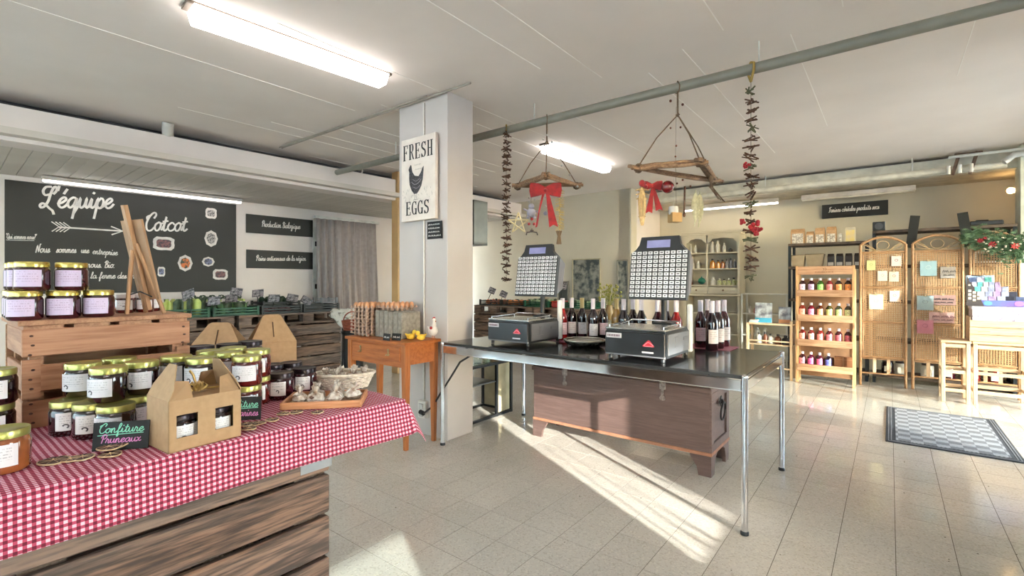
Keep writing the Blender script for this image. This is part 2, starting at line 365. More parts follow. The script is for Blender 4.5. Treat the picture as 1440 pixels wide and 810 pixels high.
# ------------------------------------------------------------------ pen lettering
G = {
'a': (1.35, [[(1,.85),(.6,1),(.15,.7),(.1,.3),(.4,0),(.8,.3),(1,.95),(1,.3),(1.15,0),(1.4,.25)]]),
'b': (1.1, [[(0,.1),(.45,1.3),(.5,1.9),(.3,1.95),(.2,1),(.2,.2),(.5,0),(.85,.3),(.8,.8),(.5,.95),(.25,.6)],[(.8,.8),(1.15,.85)]]),
'c': (1.1, [[(.95,.8),(.6,1),(.15,.7),(.1,.3),(.45,0),(.9,.1),(1.15,.35)]]),
'd': (1.35, [[(1,.85),(.6,1),(.15,.7),(.1,.3),(.4,0),(.8,.3),(1.05,1),(1.15,2)],[(1.15,2),(1.0,.8),(1.0,.2),(1.15,0),(1.4,.25)]]),
'e': (1.05, [[(.05,.35),(.5,.5),(.85,.8),(.6,1),(.2,.75),(.1,.3),(.45,0),(.85,.12),(1.1,.4)]]),
'f': (.9, [[(0,.1),(.5,.9),(.75,1.8),(.5,2),(.35,1.4),(.3,0),(.25,-.8),(.5,-.7),(.45,0),(.95,.25)]]),
'g': (1.3, [[(1,.85),(.6,1),(.15,.7),(.1,.3),(.4,0),(.8,.3),(1,.95),(.98,0),(.8,-.85),(.4,-.8),(.5,-.35),(1.35,.25)]]),
'i': (.75, [[(0,.1),(.25,.95),(.25,.25),(.45,0),(.8,.25)],[(.32,1.45),(.38,1.52)]]),
'l': (.75, [[(0,.1),(.5,1.2),(.55,1.9),(.35,2),(.22,1.2),(.25,.2),(.45,0),(.8,.25)]]),
'm': (1.7, [[(0,.2),(.2,1),(.2,0)],[(.2,.5),(.5,1),(.7,.8),(.7,0)],[(.7,.5),(1,1),(1.22,.8),(1.22,.2),(1.4,0),(1.75,.25)]]),
'n': (1.2, [[(0,.2),(.2,1),(.2,0)],[(.2,.5),(.5,1),(.72,.8),(.72,.2),(.9,0),(1.25,.25)]]),
'o': (1.1, [[(.55,1),(.15,.78),(.05,.4),(.3,.02),(.65,.08),(.88,.5),(.8,.88),(.55,1)],[(.62,.97),(.85,.86),(1.15,.9)]]),
'p': (1.15, [[(0,.1),(.25,1),(.22,0),(.15,-1)],[(.22,.55),(.6,1),(.95,.7),(.85,.1),(.5,0),(.25,.25)],[(.6,0),(1.2,.25)]]),
'q': (1.3, [[(1,.85),(.6,1),(.15,.7),(.1,.3),(.4,0),(.8,.3),(1,.95),(.95,0),(.88,-1)],[(.9,-.6),(1.35,.25)]]),
'r': (.95, [[(0,.1),(.22,1.1),(.3,.9),(.6,.85),(.55,.2),(.75,0),(1,.25)]]),
's': (.85, [[(0,.1),(.45,1),(.6,.5),(.5,.05),(.15,0)],[(.5,.03),(.9,.25)]]),
't': (.8, [[(0,.1),(.35,1),(.4,1.7),(.3,.9),(.3,.2),(.5,0),(.85,.25)],[(.05,1.1),(.7,1.18)]]),
'u': (1.25, [[(0,.3),(.15,1),(.15,.3),(.4,0),(.75,.3),(.88,1),(.88,.3),(1.05,0),(1.3,.25)]]),
'v': (1.05, [[(0,.8),(.2,1),(.45,0),(.8,1),(1.1,.85)]]),
'x': (1.1, [[(0,.9),(.3,.9),(.7,.1),(1.1,.25)],[(.85,1),(.15,0)]]),
'L': (1.6, [[(.75,1.25),(.25,1.15),(-.05,1.5),(.15,1.9),(.7,1.95)],[(1.15,1.3),(1.4,1.6),(1.3,1.95),(1.0,1.85),(.8,1.2),(.7,.6),(.4,.1),(.05,-.02),(-.1,.2),(.12,.38),(.5,.25),(1.0,-.1),(1.35,-.3),(1.55,-.6)]]),
'C': (1.35, [[(1.1,1.5),(1.3,1.9),(1,2.15),(.5,1.8),(.12,.9),(.35,.1),(.9,0),(1.4,.45)],[(.5,1.8),(.05,1.6),(.15,1.3)]]),
'P': (1.2, [[(.45,1.8),(.3,0)],[(.0,1.3),(.35,2),(1,2),(1.15,1.5),(.85,1.05),(.4,1)]]),
'B': (1.25, [[(.45,1.8),(.3,0)],[(0,1.5),(.5,2.05),(1,1.8),(.85,1.2),(.45,1.05),(1.05,.85),(1.05,.2),(.6,-.05),(.3,.1)]]),
'F': (1.1, [[(.6,1.9),(.4,.3),(.05,0)],[(.05,1.6),(.6,2),(1.3,2.05)],[(.3,1),(.85,1.05)]]),
'N': (1.4, [[(.1,0),(.3,1.9),(.9,.05),(1.05,2),(1.3,2.1)]]),
'M': (1.7, [[(.1,0),(.35,1.9),(.8,.5),(1.25,1.9),(1.45,0)]]),
'Q': (1.5, [[(.7,2),(.15,1.5),(.15,.5),(.6,0),(1.15,.5),(1.15,1.5),(.7,2)],[(.7,.4),(1.4,-.2)]]),
"'": (.2, [[(.0,2.0),(-.06,1.65)]]), '.': (.4, [[(.15,.02),(.2,.05)]]), '?': (.8, [[(.1,1.6),(.4,2),(.7,1.5),(.35,1),(.35,.6)],[(.33,.05),(.37,.08)]]),
',': (.4, [[(.2,.1),(.1,-.3)]]), ' ': (.8, []), '"': (.5, [[(.15,2),(.12,1.6)],[(.35,2),(.32,1.6)]]),
}
G['à'] = (1.35, G['a'][1]+[[(.4,1.75),(.65,1.35)]]); G['é'] = (1.05, G['e'][1]+[[(.5,1.35),(.75,1.75)]]); G['è'] = (1.05, G['e'][1]+[[(.35,1.75),(.6,1.35)]])
def pen(b, text, x, z, xh, wd, slant=.2, fit=None, y=0.0, rise=0.0, tr=.0):
    """handwriting in the xz plane: x-height xh, pen width wd; fit = total width"""
    tot = sum(G[c][0]+tr for c in text); k = (fit/(tot*xh)) if fit else 1.0
    cx = 0.0
    for c in text:
        wdt, st = G[c]
        for s_ in st:
            pts = [(x+(cx+px_+slant*pz)*xh*k, z+pz*xh+rise*((cx+px_)*xh*k)) for px_, pz in s_]
            n = len(b.v); b.ribbon(pts, wd)
            for i in range(n, len(b.v)): b.v[i] = (b.v[i][0], y, b.v[i][2])
        cx += wdt+tr
    return b
# ================================================================== SETTING
ROOM = dict(a0=-2.3, a1=8.0, b1=1.25)
# floor: a screed slab, terrazzo tiles 20.3 cm square laid on it
def floor_mat(name, slab=False):
    m = bpy.data.materials.new(name); m.use_nodes = True; nt = m.node_tree; N = nt.nodes.new; L = nt.links.new
    p = nt.nodes['Principled BSDF']; tc = N('ShaderNodeTexCoord'); oi = N('ShaderNodeObjectInfo')
    ge = N('ShaderNodeNewGeometry')
    n1 = N('ShaderNodeTexNoise'); n1.inputs['Scale'].default_value = 1.3; n1.inputs['Detail'].default_value = 3; L(ge.outputs['Position'], n1.inputs['Vector'])
    r1 = N('ShaderNodeValToRGB'); r1.color_ramp.elements[0].position = .3; r1.color_ramp.elements[1].position = .7
    r1.color_ramp.elements[0].color = (*lin((192, 186, 175)), 1); r1.color_ramp.elements[1].color = (*lin((207, 201, 190)), 1); L(n1.outputs[0], r1.inputs[0])
    vo = N('ShaderNodeTexVoronoi'); vo.inputs['Scale'].default_value = 150; L(ge.outputs['Position'], vo.inputs['Vector'])
    sp = N('ShaderNodeSeparateXYZ'); L(vo.outputs['Color'], sp.inputs[0])
    gt = N('ShaderNodeMath'); gt.operation = 'GREATER_THAN'; gt.inputs[1].default_value = .8; L(sp.outputs[0], gt.inputs[0])
    mx = N('ShaderNodeMixRGB'); mx.inputs[2].default_value = (*lin((160, 149, 131)), 1); mf = N('ShaderNodeMath'); mf.operation = 'MULTIPLY'; mf.inputs[1].default_value = .32
    L(gt.outputs[0], mf.inputs[0]); L(mf.outputs[0], mx.inputs[0]); L(r1.outputs[0], mx.inputs[1])
    g2 = N('ShaderNodeMath'); g2.operation = 'GREATER_THAN'; g2.inputs[1].default_value = .85; L(sp.outputs[1], g2.inputs[0])
    m2 = N('ShaderNodeMixRGB'); m2.inputs[2].default_value = (*lin((228, 220, 204)), 1); mf2 = N('ShaderNodeMath'); mf2.operation = 'MULTIPLY'; mf2.inputs[1].default_value = .3
    L(g2.outputs[0], mf2.inputs[0]); L(mf2.outputs[0], m2.inputs[0]); L(mx.outputs[0], m2.inputs[1])
    # small dark pits
    v3 = N('ShaderNodeTexVoronoi'); v3.inputs['Scale'].default_value = 9; L(ge.outputs['Position'], v3.inputs['Vector'])
    lt = N('ShaderNodeMath'); lt.operation = 'LESS_THAN'; lt.inputs[1].default_value = .035; L(v3.outputs['Distance'], lt.inputs[0])
    m3 = N('ShaderNodeMixRGB'); m3.inputs[2].default_value = (*lin((84, 74, 62)), 1); L(lt.outputs[0], m3.inputs[0]); L(m2.outputs[0], m3.inputs[1])
    hs = N('ShaderNodeHueSaturation'); mr = N('ShaderNodeMapRange'); mr.inputs[3].default_value = .965; mr.inputs[4].default_value = 1.035
    L(oi.outputs['Random'], mr.inputs[0]); L(mr.outputs[0], hs.inputs['Value']); L(m3.outputs[0], hs.inputs['Color']); L(hs.outputs[0], p.inputs['Base Color'])
    p.inputs['Roughness'].default_value = .16; p.inputs['Specular IOR Level'].default_value = .55
    nr = N('ShaderNodeMapRange'); nr.inputs[3].default_value = .07; nr.inputs[4].default_value = .18; L(n1.outputs[0], nr.inputs[0]); L(nr.outputs[0], p.inputs['Roughness'])
    return m
tile_m = floor_mat('terrazzo_tile')
b = B(); b.box(AB(2.6, -2.6, -.0512), (15, 15, .1), (0, 0, RZ)); floor = struct('floor', b, M('grout', (86, 76, 63), .9))
T = .203; G0 = .0012
def tile_builder(n=1):
    bb_ = B(); bb_.box((0, 0, -.004), (T-2*G0, T-2*G0, .008)); return bb_
tile_me = mesh('floor_tile', tile_builder(), tile_m)
cells = []
for i in range(-11, 27):
    for j in range(-35, 7):
        a = 2.69+T*(i+.5)-T*0; bb0 = .02+T*(j+.5)
        if a > 8.0 or bb0 > 1.3 or bb0 < -6.9: continue
        a -= 0; p = AB(a, bb0)
        if i < -24: continue
        D = p.y
        vis = D > .9 and abs(p.x/D) < 1.09 and F*H/D+HY < 822
        hid = toab(p)[1] < -1.0 and p.x/D < -.39 and D < 1.9
        cells.append((D if vis and not hid else 99+abs(D), a, bb0))
cells.sort(); rest = B()
for k, (D, a, bb0) in enumerate(cells):
    if k < 300:
        obj('floor_tile', None, tile_m, floor, AB(a, bb0, .000), RZ, me=tile_me)
    else:
        rest.box(AB(a, bb0, -.004), (T-2*G0, T-2*G0, .008), (0, 0, RZ))
# remaining tiles behind the camera
for i in range(-25, -11):
    for j in range(-35, 7):
        rest.box(AB(2.69+T*(i+.5), .02+T*(j+.5), -.004), (T-2*G0, T-2*G0, .008), (0, 0, RZ))
stuff(obj('floor_tile', rest, tile_m, floor))

CZ = 2.57
b = B(); b.box(AB(2.6, -2.6, CZ+.1), (15, 15, .2), (0, 0, RZ)); ceiling = struct('ceiling', b, ceil_m)
seam = M('ceiling_seam', (252, 248, 242), .9, rgb2=(250, 246, 240))
random.seed(3)
for k in range(26):          # raised board-mark seams running with the room
    bb0 = -5.6+.27*k + random.uniform(-.03, .03); a0 = random.uniform(-.5, 3.5); ln = random.uniform(.8, 3.0)
    sb = B(); sb.box((0, 0, 0), (.004, ln, .003)); obj('seam', sb, seam, ceiling, AB(a0+ln/2, bb0, CZ-.0012), RZ)

# left wall and its soffit
P0 = Vector((-4.97, 4.69, 0)); WD = Vector((.662, .749, 0)).normalized(); WN = Vector((WD.y, -WD.x, 0))  # WN points into the room
WRZ = atan2(WD.y, WD.x)
def wl(s, z=0.0, off=0.0): return P0 + WD*s + WN*off + Vector((0, 0, z))
def wl_px(px, py, off=0.0):
    t = (px-720)/F; q = P0+WN*off; s = (t*q.y-q.x)/(WD.x-t*WD.y); D = q.y+WD.y*s
    return s, H-(py-HY)*D/F
b = B(); b.box(wl(1.0, CZ/2, -.1), (9.6, .2, CZ), (0, 0, WRZ)); struct('wall_left', b, white_wall)
Bm0 = Vector((-3.72, 3.51, 0)); BD = Vector((2.21, 2.61, 0)).normalized(); BN = Vector((BD.y, -BD.x, 0)); BRZ = atan2(BD.y, BD.x)
def bm(s, z=0.0, off=0.0): return Bm0+BD*s+BN*off+Vector((0, 0, z))
b = B(); b.box(bm(1.2, 2.335, -.12), (9.6, .24, .262), (0, 0, BRZ)); beam = struct('trim_1', b, white_wall)
b = B(); b.tube([bm(-3.4, 2.515, -.30), bm(5.9, 2.515, -.30)], .05, 12)
obj('duct', b, M('shaded_duct', (84, 84, 86), .5), beam)  # duct colour darkened for the shade in the gap above the beam
b = B(); b.box(bm(1.2, 2.52, -.55), (9.6, .1, .1), (0, 0, BRZ)); obj('back_board', b, M('gap_shadow', (74, 72, 70), .8), beam)  # dark strip in the gap above the beam, its shade put into the colour
b = B(); b.tube([bm(1.02, 2.57, .04), bm(1.02, 2.51, .02), bm(1.05, 2.47, -.08), bm(1.05, 2.4, -.12)], .045, 12); obj('pipe_elbow', b, white_metal, beam)
b = B(); b.tube([bm(2.98, 2.56, .01), bm(2.98, 2.49, .01), bm(2.98, 2.46, -.02)], .008, 8); obj('hook', b, white_metal, beam)
# soffit underside boards, each laid across from beam to wall
b = B(); b.box(bm(1.2, 2.26, -.85), (9.6, 1.9, .05), (0, 0, BRZ)); soff = struct('trim_2', b, soffit_m)
pw = .117; bd = B(); bd.box((0, 0, 0), (pw-.003, 1.62, .014), None, .003); bme = mesh('board', bd, soffit_m)
for k in range(70):
    s = -2.9+pw*k
    obj('board', None, soffit_m, soff, bm(s, 2.222, -.24-.81), BRZ, me=bme)
# tan corner post at the far end of the beam
b = B(); b.box(bm(3.53, CZ/2, -.02), (.13, .13, CZ-.002), (0, 0, BRZ), .004)
struct('trim_3', b, M('tan_post', (196, 162, 112), .6, rgb2=(188, 152, 102), scale=3))
# pillar
b = B(); b.box(AB(2.64, -2.83, CZ/2), (.55, .275, CZ-.002), (0, 0, RZ), .004); pillar = struct('wall_pillar', b, M('pillar_paint', (194, 188, 184), .8, rgb2=(187, 181, 177), scale=2))
b = B(); b.tube([AB(2.492, -2.80, 2.53), AB(2.492, -2.80, .25)], .007, 8); obj('conduit', b, white_metal, pillar)
b = B(); b.box(AB(2.485, -2.80, .2), (.085, .04, .13), (0, 0, RZ), .006); so = obj('socket', b, white_metal, pillar)
b = B(); b.box(AB(2.462, -2.80, .225), (.045, .012, .045), (0, 0, RZ), .004); b.box(AB(2.462, -2.80, .168), (.045, .012, .045), (0, 0, RZ), .004); obj('socket_plate', b, M('socket_grey', (190, 188, 186), .4), so)
# thin conduit fixed under the ceiling in front of the pillar
b = B(); b.tube([AB(2.475, -4.95, 2.553), AB(2.475, -2.3, 2.553)], .009, 8); b.tube([AB(2.45, -4.95, 2.553), AB(2.45, -2.72, 2.553)], .006, 8)
struct('trim_4', b, M('painted_conduit', (176, 168, 156), .6))
# back walls
b = B(); b.box(AB(6.9, -5.1, CZ/2), (4.1, .2, CZ), (0, 0, RZ)); struct('wall_back', b, back_paint)
b = B(); b.box(AB(7.4, -3.16, CZ/2), (.18, 1.2, CZ), (0, 0, RZ)); struct('wall_return', b, white_wall)
b = B(); b.box(AB(8.1, -.8, CZ/2), (4.9, .2, CZ), (0, 0, RZ)); struct('wall_niche', b, back_paint)
# downstand beam and lower ceiling over the niche
NZ = 2.36
b = B(); b.box(AB(7.27, -.9, (NZ+2.535)/2), (4.32, .12, 2.535-NZ), (0, 0, RZ)); struct('trim_5', b, M('beam_paint', (220, 216, 200), .7))
b = B(); b.box(AB(7.62, -.8, NZ+.03), (4.6, .8, .06), (0, 0, RZ)); struct('trim_6', b, M('niche_ceiling', (206, 196, 176), .8))
# white pipes along the niche beam, with the bracket near the column
b = B(); b.tube([AB(7.12, -3.05, 2.39), AB(7.12, .96, 2.39)], .035, 12)
pr = struct('trim_7', b, M('pipe_paint', (226, 222, 206), .5))
b = B(); b.tube([AB(7.02, .5, 2.51), AB(7.02, 1.1, 2.51)], .016, 8); b.tube([AB(7.0, .92, 2.39), AB(7.02, 1.0, 2.46), AB(7.02, 1.25, 2.47)], .03, 10); obj('pipe_branch', b, white_metal, pr)
rust = M('rusty_bracket', (112, 86, 66), .8, rgb2=(80, 60, 48), scale=40)
b = B(); b.box(AB(7.05, .56, 2.43), (.03, .03, .22), (0, R(14), RZ)); b.box(AB(7.05, .70, 2.43), (.03, .03, .24), (0, R(14), RZ)); b.box(AB(7.05, .66, 2.535), (.22, .03, .02), (0, 0, RZ)); obj('bracket', b, rust, pr)
b = B()
for k in range(3): b.tube([AB(7.03, .5+.09*k, 2.33), AB(7.03, .5+.09*k, 2.42)], .018, 8)
obj('valve', b, white_metal, pr)
for bb0 in (-1.3, .2):
    b = B(); b.tube([AB(7.12, bb0, 2.39), AB(7.12, bb0, 2.57)], .008, 6); obj('hanger', b, white_metal, pr)
# column at the window side
b = B(); b.box(AB(7.22, 1.16, CZ/2), (.22, .26, CZ-.002), (0, 0, RZ), .004); struct('wall_column', b, M('column_paint', (214, 218, 202), .7))

# right wall: solid piers and glazing between them
frame_m = M('window_frame', (200, 202, 198), .4)
def pier(n, a0, a1, z0=0, z1=CZ):
    b = B(); b.box(AB((a0+a1)/2, ROOM['b1']+.09, (z0+z1)/2), (.18, a1-a0, z1-z0), (0, 0, RZ)); return struct(n, b, white_wall)
pier('wall_right', 1.63, 4.18); pier('wall_right.001', -.13, .97); pier('wall_right.002', -2.4, -.75); pier('wall_right.003', 7.05, 8.2)
pier('wall_right.004', .97, 1.63, 0, .54); pier('wall_right.005', .97, 1.63, 2.3, CZ); pier('wall_right.006', 4.18, 7.05, 2.45, CZ)
pier('wall_right.007', -.75, -.13, 0, .5); pier('wall_right.008', -.75, -.13, 1.0, CZ)
pane = glassy('window_glass')
clear = glassy('clear_window_glass', (250, 252, 252), 1.0); dimmer = glassy('dimming_door_glass', (228, 234, 234), .78)  # door glass darkened to dim the right side; clear one brightens the sun patch
def window(n, a0, a1, z0, z1, mull=(), pane=pane):
    b = B(); c = ROOM['b1']+.09; t = .045
    for (u0, u1, v0, v1) in [(a0, a1, z0, z0+t), (a0, a1, z1-t, z1), (a0, a0+t, z0, z1), (a1-t, a1, z0, z1)]+[(m-.025, m+.025, z0, z1) for m in mull]:
        b.box(AB((u0+u1)/2, c, (v0+v1)/2), (.06, u1-u0, v1-v0), (0, 0, RZ))
    fr = struct(n, b, frame_m)
    b = B(); b.box(AB((a0+a1)/2, c, (z0+z1)/2), (.008, a1-a0-.02, z1-z0-.02), (0, 0, RZ)); obj('pane', b, pane, fr); return fr
window('window_1', .97, 1.63, .54, 2.3, (), clear); window('window_2', -.75, -.13, .5, 1.0)
window('door_1', 4.18, 5.35, .0, 2.45, (), dimmer); window('window_3', 5.35, 7.05, .0, 2.45, (6.25,), dimmer)
b = B(); b.box(AB(5.7, ROOM['b1']+.95, 2.62), (1.5, 3.4, .08), (0, 0, RZ)); struct('sky_blocker', b, M('sky_blocker_grey', (150, 150, 150), .7))  # unseen roof added outside to cut sky light on the right
# unseen wall behind the camera; wide window added for ambient light
b = B()
for (b0, b1, z0, z1) in ((-6.9, -6.4, 0, CZ), (-6.4, 1.0, 0, .3), (-6.4, 1.0, 2.4, CZ), (1.0, 1.4, 0, CZ)):
    b.box(AB(-2.3, (b0+b1)/2, (z0+z1)/2), (b1-b0, .18, z1-z0), (0, 0, RZ))
struct('wall_front', b, white_wall)
b = B()
for (b0, b1, z0, z1) in [(-6.4, 1.0, .3, .35), (-6.4, 1.0, 2.35, 2.4)]+[(x-.03, x+.03, .3, 2.4) for x in (-6.37, -3.9, -1.45, .97)]:
    b.box(AB(-2.3, (b0+b1)/2, (z0+z1)/2), (b1-b0, .06, z1-z0), (0, 0, RZ))
wf = struct('fill_window', b, frame_m)
b = B(); b.box(AB(-2.3, -2.7, 1.35), (7.38, .008, 2.08), (0, 0, RZ)); obj('pane', b, pane, wf)
b = B(); b.box(AB(-8.2, 0, 2.7), (22, .3, 5.6), (0, 0, RZ)); struct('sun_blocker_wall', b, M('sun_blocker_render', (214, 208, 198), .9))  # unseen building added to keep the sun off the front window
# pavement outside the windows
b = B(); b.box((0, 0, -.12), (60, 60, .04)); o = struct('floor_outside', b, M('pavement', (206, 200, 192), .9))

# ------------------------------------------------------------------ ceiling pipe
b = B(); b.tube([AB(3.1, 1.2, 2.42), AB(3.13, -5.02, 2.42)], .031, 14)
cp = tag(obj('heating_pipe', b, M('grey_pipe', (138, 136, 124), .5, rgb2=(128, 126, 115))), 'long grey pipe running across the room just below the ceiling', 'pipe')
# hangers of the grey pipe
for bb0 in (-3.9, -2.2, -.6):
    b = B(); b.tube([AB(3.1, bb0, 2.45), AB(3.1, bb0, 2.568)], .005, 6); obj('hanger', b, white_metal, cp)

def scrib(b, x, z, w_, h_, wd, y):
    """an unreadable line of small handwriting"""
    rn = random.Random(int((x+z+w_)*9999)); cx = x
    while cx < x+w_:
        k = rn.choice((2, 3, 4)); pts = []
        for i in range(k*2+1): pts.append((cx+h_*.28*i, z+(h_*rn.uniform(.55, 1.0) if i % 2 else 0)))
        n = len(b.v); b.ribbon(pts, wd, smooth=2)
        for i in range(n, len(b.v)): b.v[i] = (b.v[i][0], y, b.v[i][2])
        cx += h_*.28*(k*2+2)
    return b
# ------------------------------------------------------------------ lamps
lamp_e = M('lamp_diffuser', (255, 246, 242), .5, emit=((255, 247, 243), 3.2))
led_e = M('led_tube', (255, 250, 245), .5, emit=((255, 248, 244), 3.0))
def ceiling_lamp(name, label, p0, p1, wdt=.13, h=.085, mat_=None, cat='lamp', group=None):
    p0, p1 = Vector(p0), Vector(p1); c = (p0+p1)/2; d = p1-p0; L_ = d.length
    t = thing(name, label, cat, (c.x, c.y, p0.z), atan2(d.y, d.x), group)
    b = B(); b.box((0, 0, -.008), (L_+.06, wdt*.8, .016), None, .003); obj('base_plate', b, M('lamp_base', (120, 108, 96), .6), t)
    b = B(); prof = [(-wdt/2, -.016), (-wdt/2, -h*.62), (-wdt*.36, -h), (wdt*.36, -h), (wdt/2, -h*.62), (wdt/2, -.016)]
    b.add([(-L_/2+(.012 if z < -.05 else 0), y, z) for y, z in prof]+[(L_/2-(.012 if z < -.05 else 0), y, z) for y, z in prof], [(0,1,2,3,4,5), (6,7,8,9,10,11)]+[(i, (i+1) % 6, (i+1) % 6+6, i+6) for i in range(6)])
    obj('diffuser', b, mat_ or lamp_e, t); return t
def onceil(px, py, z=2.485): q = onz(px, py, z); return q
A = onceil(268, 30); Bq = onceil(540, 122)
A = Vector((*A.xy, CZ-.001)); Bq = Vector((*Bq.xy, CZ-.001))
ceiling_lamp('fluorescent_lamp', 'large lit fluorescent ceiling lamp in front of the white pillar', A, Bq)
A = onceil(766, 214); Bq = onceil(853, 243)
ceiling_lamp('fluorescent_lamp', 'lit fluorescent ceiling lamp behind the left hanging branch decoration', Vector((*A.xy, CZ-.001)), Vector((*Bq.xy, CZ-.001)))
# unseen fill lamps added on the ceiling behind and left of the photographer
for k, (a, b0) in enumerate(((-1.0, -2.6), (-.6, -.2), (-1.2, -5.4))):
    ceiling_lamp('fluorescent_lamp', ['lit fluorescent ceiling lamp behind the camera', 'lit fluorescent ceiling lamp behind the camera near the windows', 'lit fluorescent ceiling lamp behind the camera near the left wall'][k], AB(a-.6, b0, CZ-.001), AB(a+.6, b0, CZ-.001))
def led(name, label, p0, p1, h=.07, wd=.06):
    p0, p1 = Vector(p0), Vector(p1); c = (p0+p1)/2; d = p1-p0; L_ = d.length
    t = thing(name, label, 'lamp', c, atan2(d.y, d.x))
    b = B(); b.box((0, 0, h/2), (L_, wd, h), None, .006); obj('housing', b, M('led_housing', (206, 198, 190), .4), t)
    b = B(); b.box((0, 0, -.008), (L_-.02, wd*.7, .022), None, .006); obj('tube', b, led_e, t); return t
s0, z0 = wl_px(58, 248, .26); s1, z1 = wl_px(340, 286, .26)
led('strip_lamp', 'long lit strip lamp under the soffit above the big blackboard', wl(s0, 2.168, .26), wl(s1, 2.168, .26), .04)
A = at(1010, 280, 6.95); Bq = at(1121, 273, 6.5); zz = 2.29
Aa, Ab = toab(A); Ba, Bb = toab(Bq)
led('strip_lamp', 'lit strip lamp over the cupboard in the niche', AB(7.62, -2.55, zz-.01), AB(7.62, -1.22, zz-.01), .06)
led('strip_lamp', 'narrow strip lamp over the black sign and shelves', AB(7.62, -.95, zz-.01), AB(7.62, .25, zz-.01), .06).children[1].data.materials[0] = M('led_off', (214, 206, 190), .4)
# warm spot bulb by the column
q = at(1421, 268, 5.3)
t = thing('spot_bulb', 'small warm round spot bulb beside the column at the right edge', 'lamp', q)
b = B(); b.ball((0, 0, 0), .032, 12, 8); obj('bulb', b, M('bulb', (255, 224, 170), .4, emit=((255, 208, 140), 18)), t)
b = B(); b.tube([(.03, 0, 0), (.09, -.01, .0)], .03, 12); b.tube([(.09, -.01, 0), (.17, -.03, 0)], .012, 8); obj('socket', b, white_metal, t)

# ------------------------------------------------------------------ black counter table with chrome frame
t = thing('counter_table', 'long black-topped table with chrome frame and legs', 'table', AB(2.91, -1.527), RZ)
hx, hy = 1.013, .5
b = B(); b.bb((-hx+.012, -hy+.012, .716), (hx-.012, hy-.012, .735), .003); obj('table_top', b, M('table_black', (36, 37, 38), .16, rgb2=(30, 31, 32), coat=.3), t)
b = B(); b.bb((-hx+.03, -hy+.006, .665), (hx-.03, -hy+.014, .712)); b.tube([(-hx+.02, -hy+.012, .664), (hx-.02, -hy+.012, .664)], .006, 8); obj('front_rail', b, chrome, t)
b = B(); b.bb((-hx+.03, hy-.014, .665), (hx-.03, hy-.006, .712)); obj('back_rail', b, chrome, t)
for q in (-1, 1):
    b = B(); b.bb((q*(hx-.010)-.004, -hy+.03, .665), (q*(hx-.010)+.004, hy-.03, .712)); b.tube([(q*(hx-.012), -hy+.02, .664), (q*(hx-.012), hy-.02, .664)], .006, 8); obj('side_rail', b, chrome, t)
for sx in (-1, 1):
    for sy in (-1, 1):
        b = B(); b.tube([(0, 0, .014), (0, 0, .728)], .0148, 20); b.ball((0, 0, .726), .0155, 14, 8)
        l = obj('leg', b, chrome, t, (sx*(hx-.015), sy*(hy-.015), 0))
        b = B(); b.lathe([(0, 0), (.018, 0), (.0185, .012), (.015, .018), (0, .018)], 16); obj('foot_cap', b, black_pl, l)

# ------------------------------------------------------------------ old wooden chest under the table
t = thing('wooden_chest', 'old brown wooden chest with bracket feet under the black table', 'chest', AB(3.0, -1.49), RZ)
w2, dp = .64, .40
b = B(); b.bb((-w2, .012, .13), (w2, dp-.01, .50)); obj('body', b, chest_m, t)
b = B(); b.bb((-w2-.004, 0, .13), (w2+.004, .014, .50), .002); obj('front_panel', b, chest_m, t)
b = B()
for z0, z1 in ((.13, .19), (.45, .50)): b.bb((w2-.002, .0, z0), (w2+.014, dp, z1), .003)
for y0, y1 in ((0, .06), (dp-.06, dp)): b.bb((w2-.002, y0, .19), (w2+.014, y1, .45), .003)
obj('side_frame', b, chest_m, t)
b = B(); b.bb((-w2-.016, -.012, .50), (w2+.016, dp+.01, .53), .004); b.bb((-w2-.010, -.006, .53), (w2+.010, dp+.004, .552), .006); obj('lid', b, chest_m, t)
b = B(); b.bb((-w2-.008, -.008, .125), (w2+.018, dp, .145), .003); obj('plinth', b, M('chest_edge', (162, 112, 84), .6, scale=20), t)
for sx, y in ((-1, 0), (1, 0), (1, 1), (-1, 1)):
    b = B(); poly = [(0, 0), (.075, 0), (.085, .05), (.12, .1), (.13, .128), (0, .128)]
    poly = [(-sx*x, z) for x, z in poly]
    Mx = Matrix.Translation((sx*(w2+.012), .012+y*(dp-.03), 0)) @ Matrix.Rotation(pi/2, 4, 'X')
    b.prism(poly, .022, Mx)
    poly2 = [(0, 0), (.07, 0), (.075, .05), (.10, .1), (.15, .128), (0, .128)]
    Mx = Matrix.Translation((sx*(w2+.001), .0 if y == 0 else dp-.005, 0)) @ Matrix.Rotation(pi/2, 4, 'Z') @ Matrix.Rotation(pi/2, 4, 'X')
    b.prism([((x if y == 0 else -x), z) for x, z in poly2], .022, Mx); obj('bracket_foot', b, chest_m, t)
iron = M('dull_iron', (150, 138, 130), .45, .6, rgb2=(110, 96, 90), scale=60)
for x in (-.36, .36):
    b = B(); b.bb((x-.02, -.016, .49), (x+.02, -.010, .56), .002); b.prism([(x-.012, .45), (x+.012, .45), (x+.02, .435), (x+.012, .42), (x-.012, .42), (x-.02, .435)], .004, Matrix.Translation((0, -.014, 0)) @ Matrix.Rotation(pi/2, 4, 'X')); b.bb((x-.008, -.016, .44), (x+.008, -.012, .50)); obj('strap_hinge', b, iron, t)
b = B(); b.tube([(w2+.028+.004*sin(a), .2+.05*cos(a), .38+.055*sin(a)-.02) for a in [k*pi/8 for k in range(16)]], .006, 8, closed=True); b.ball((w2+.02, .2, .42), .014); b.box((w2+.016, .2, .42), (.006, .05, .05), (R(45), 0, 0)); obj('ring_handle', b, M('black_iron', (48, 44, 42), .45, .6), t)

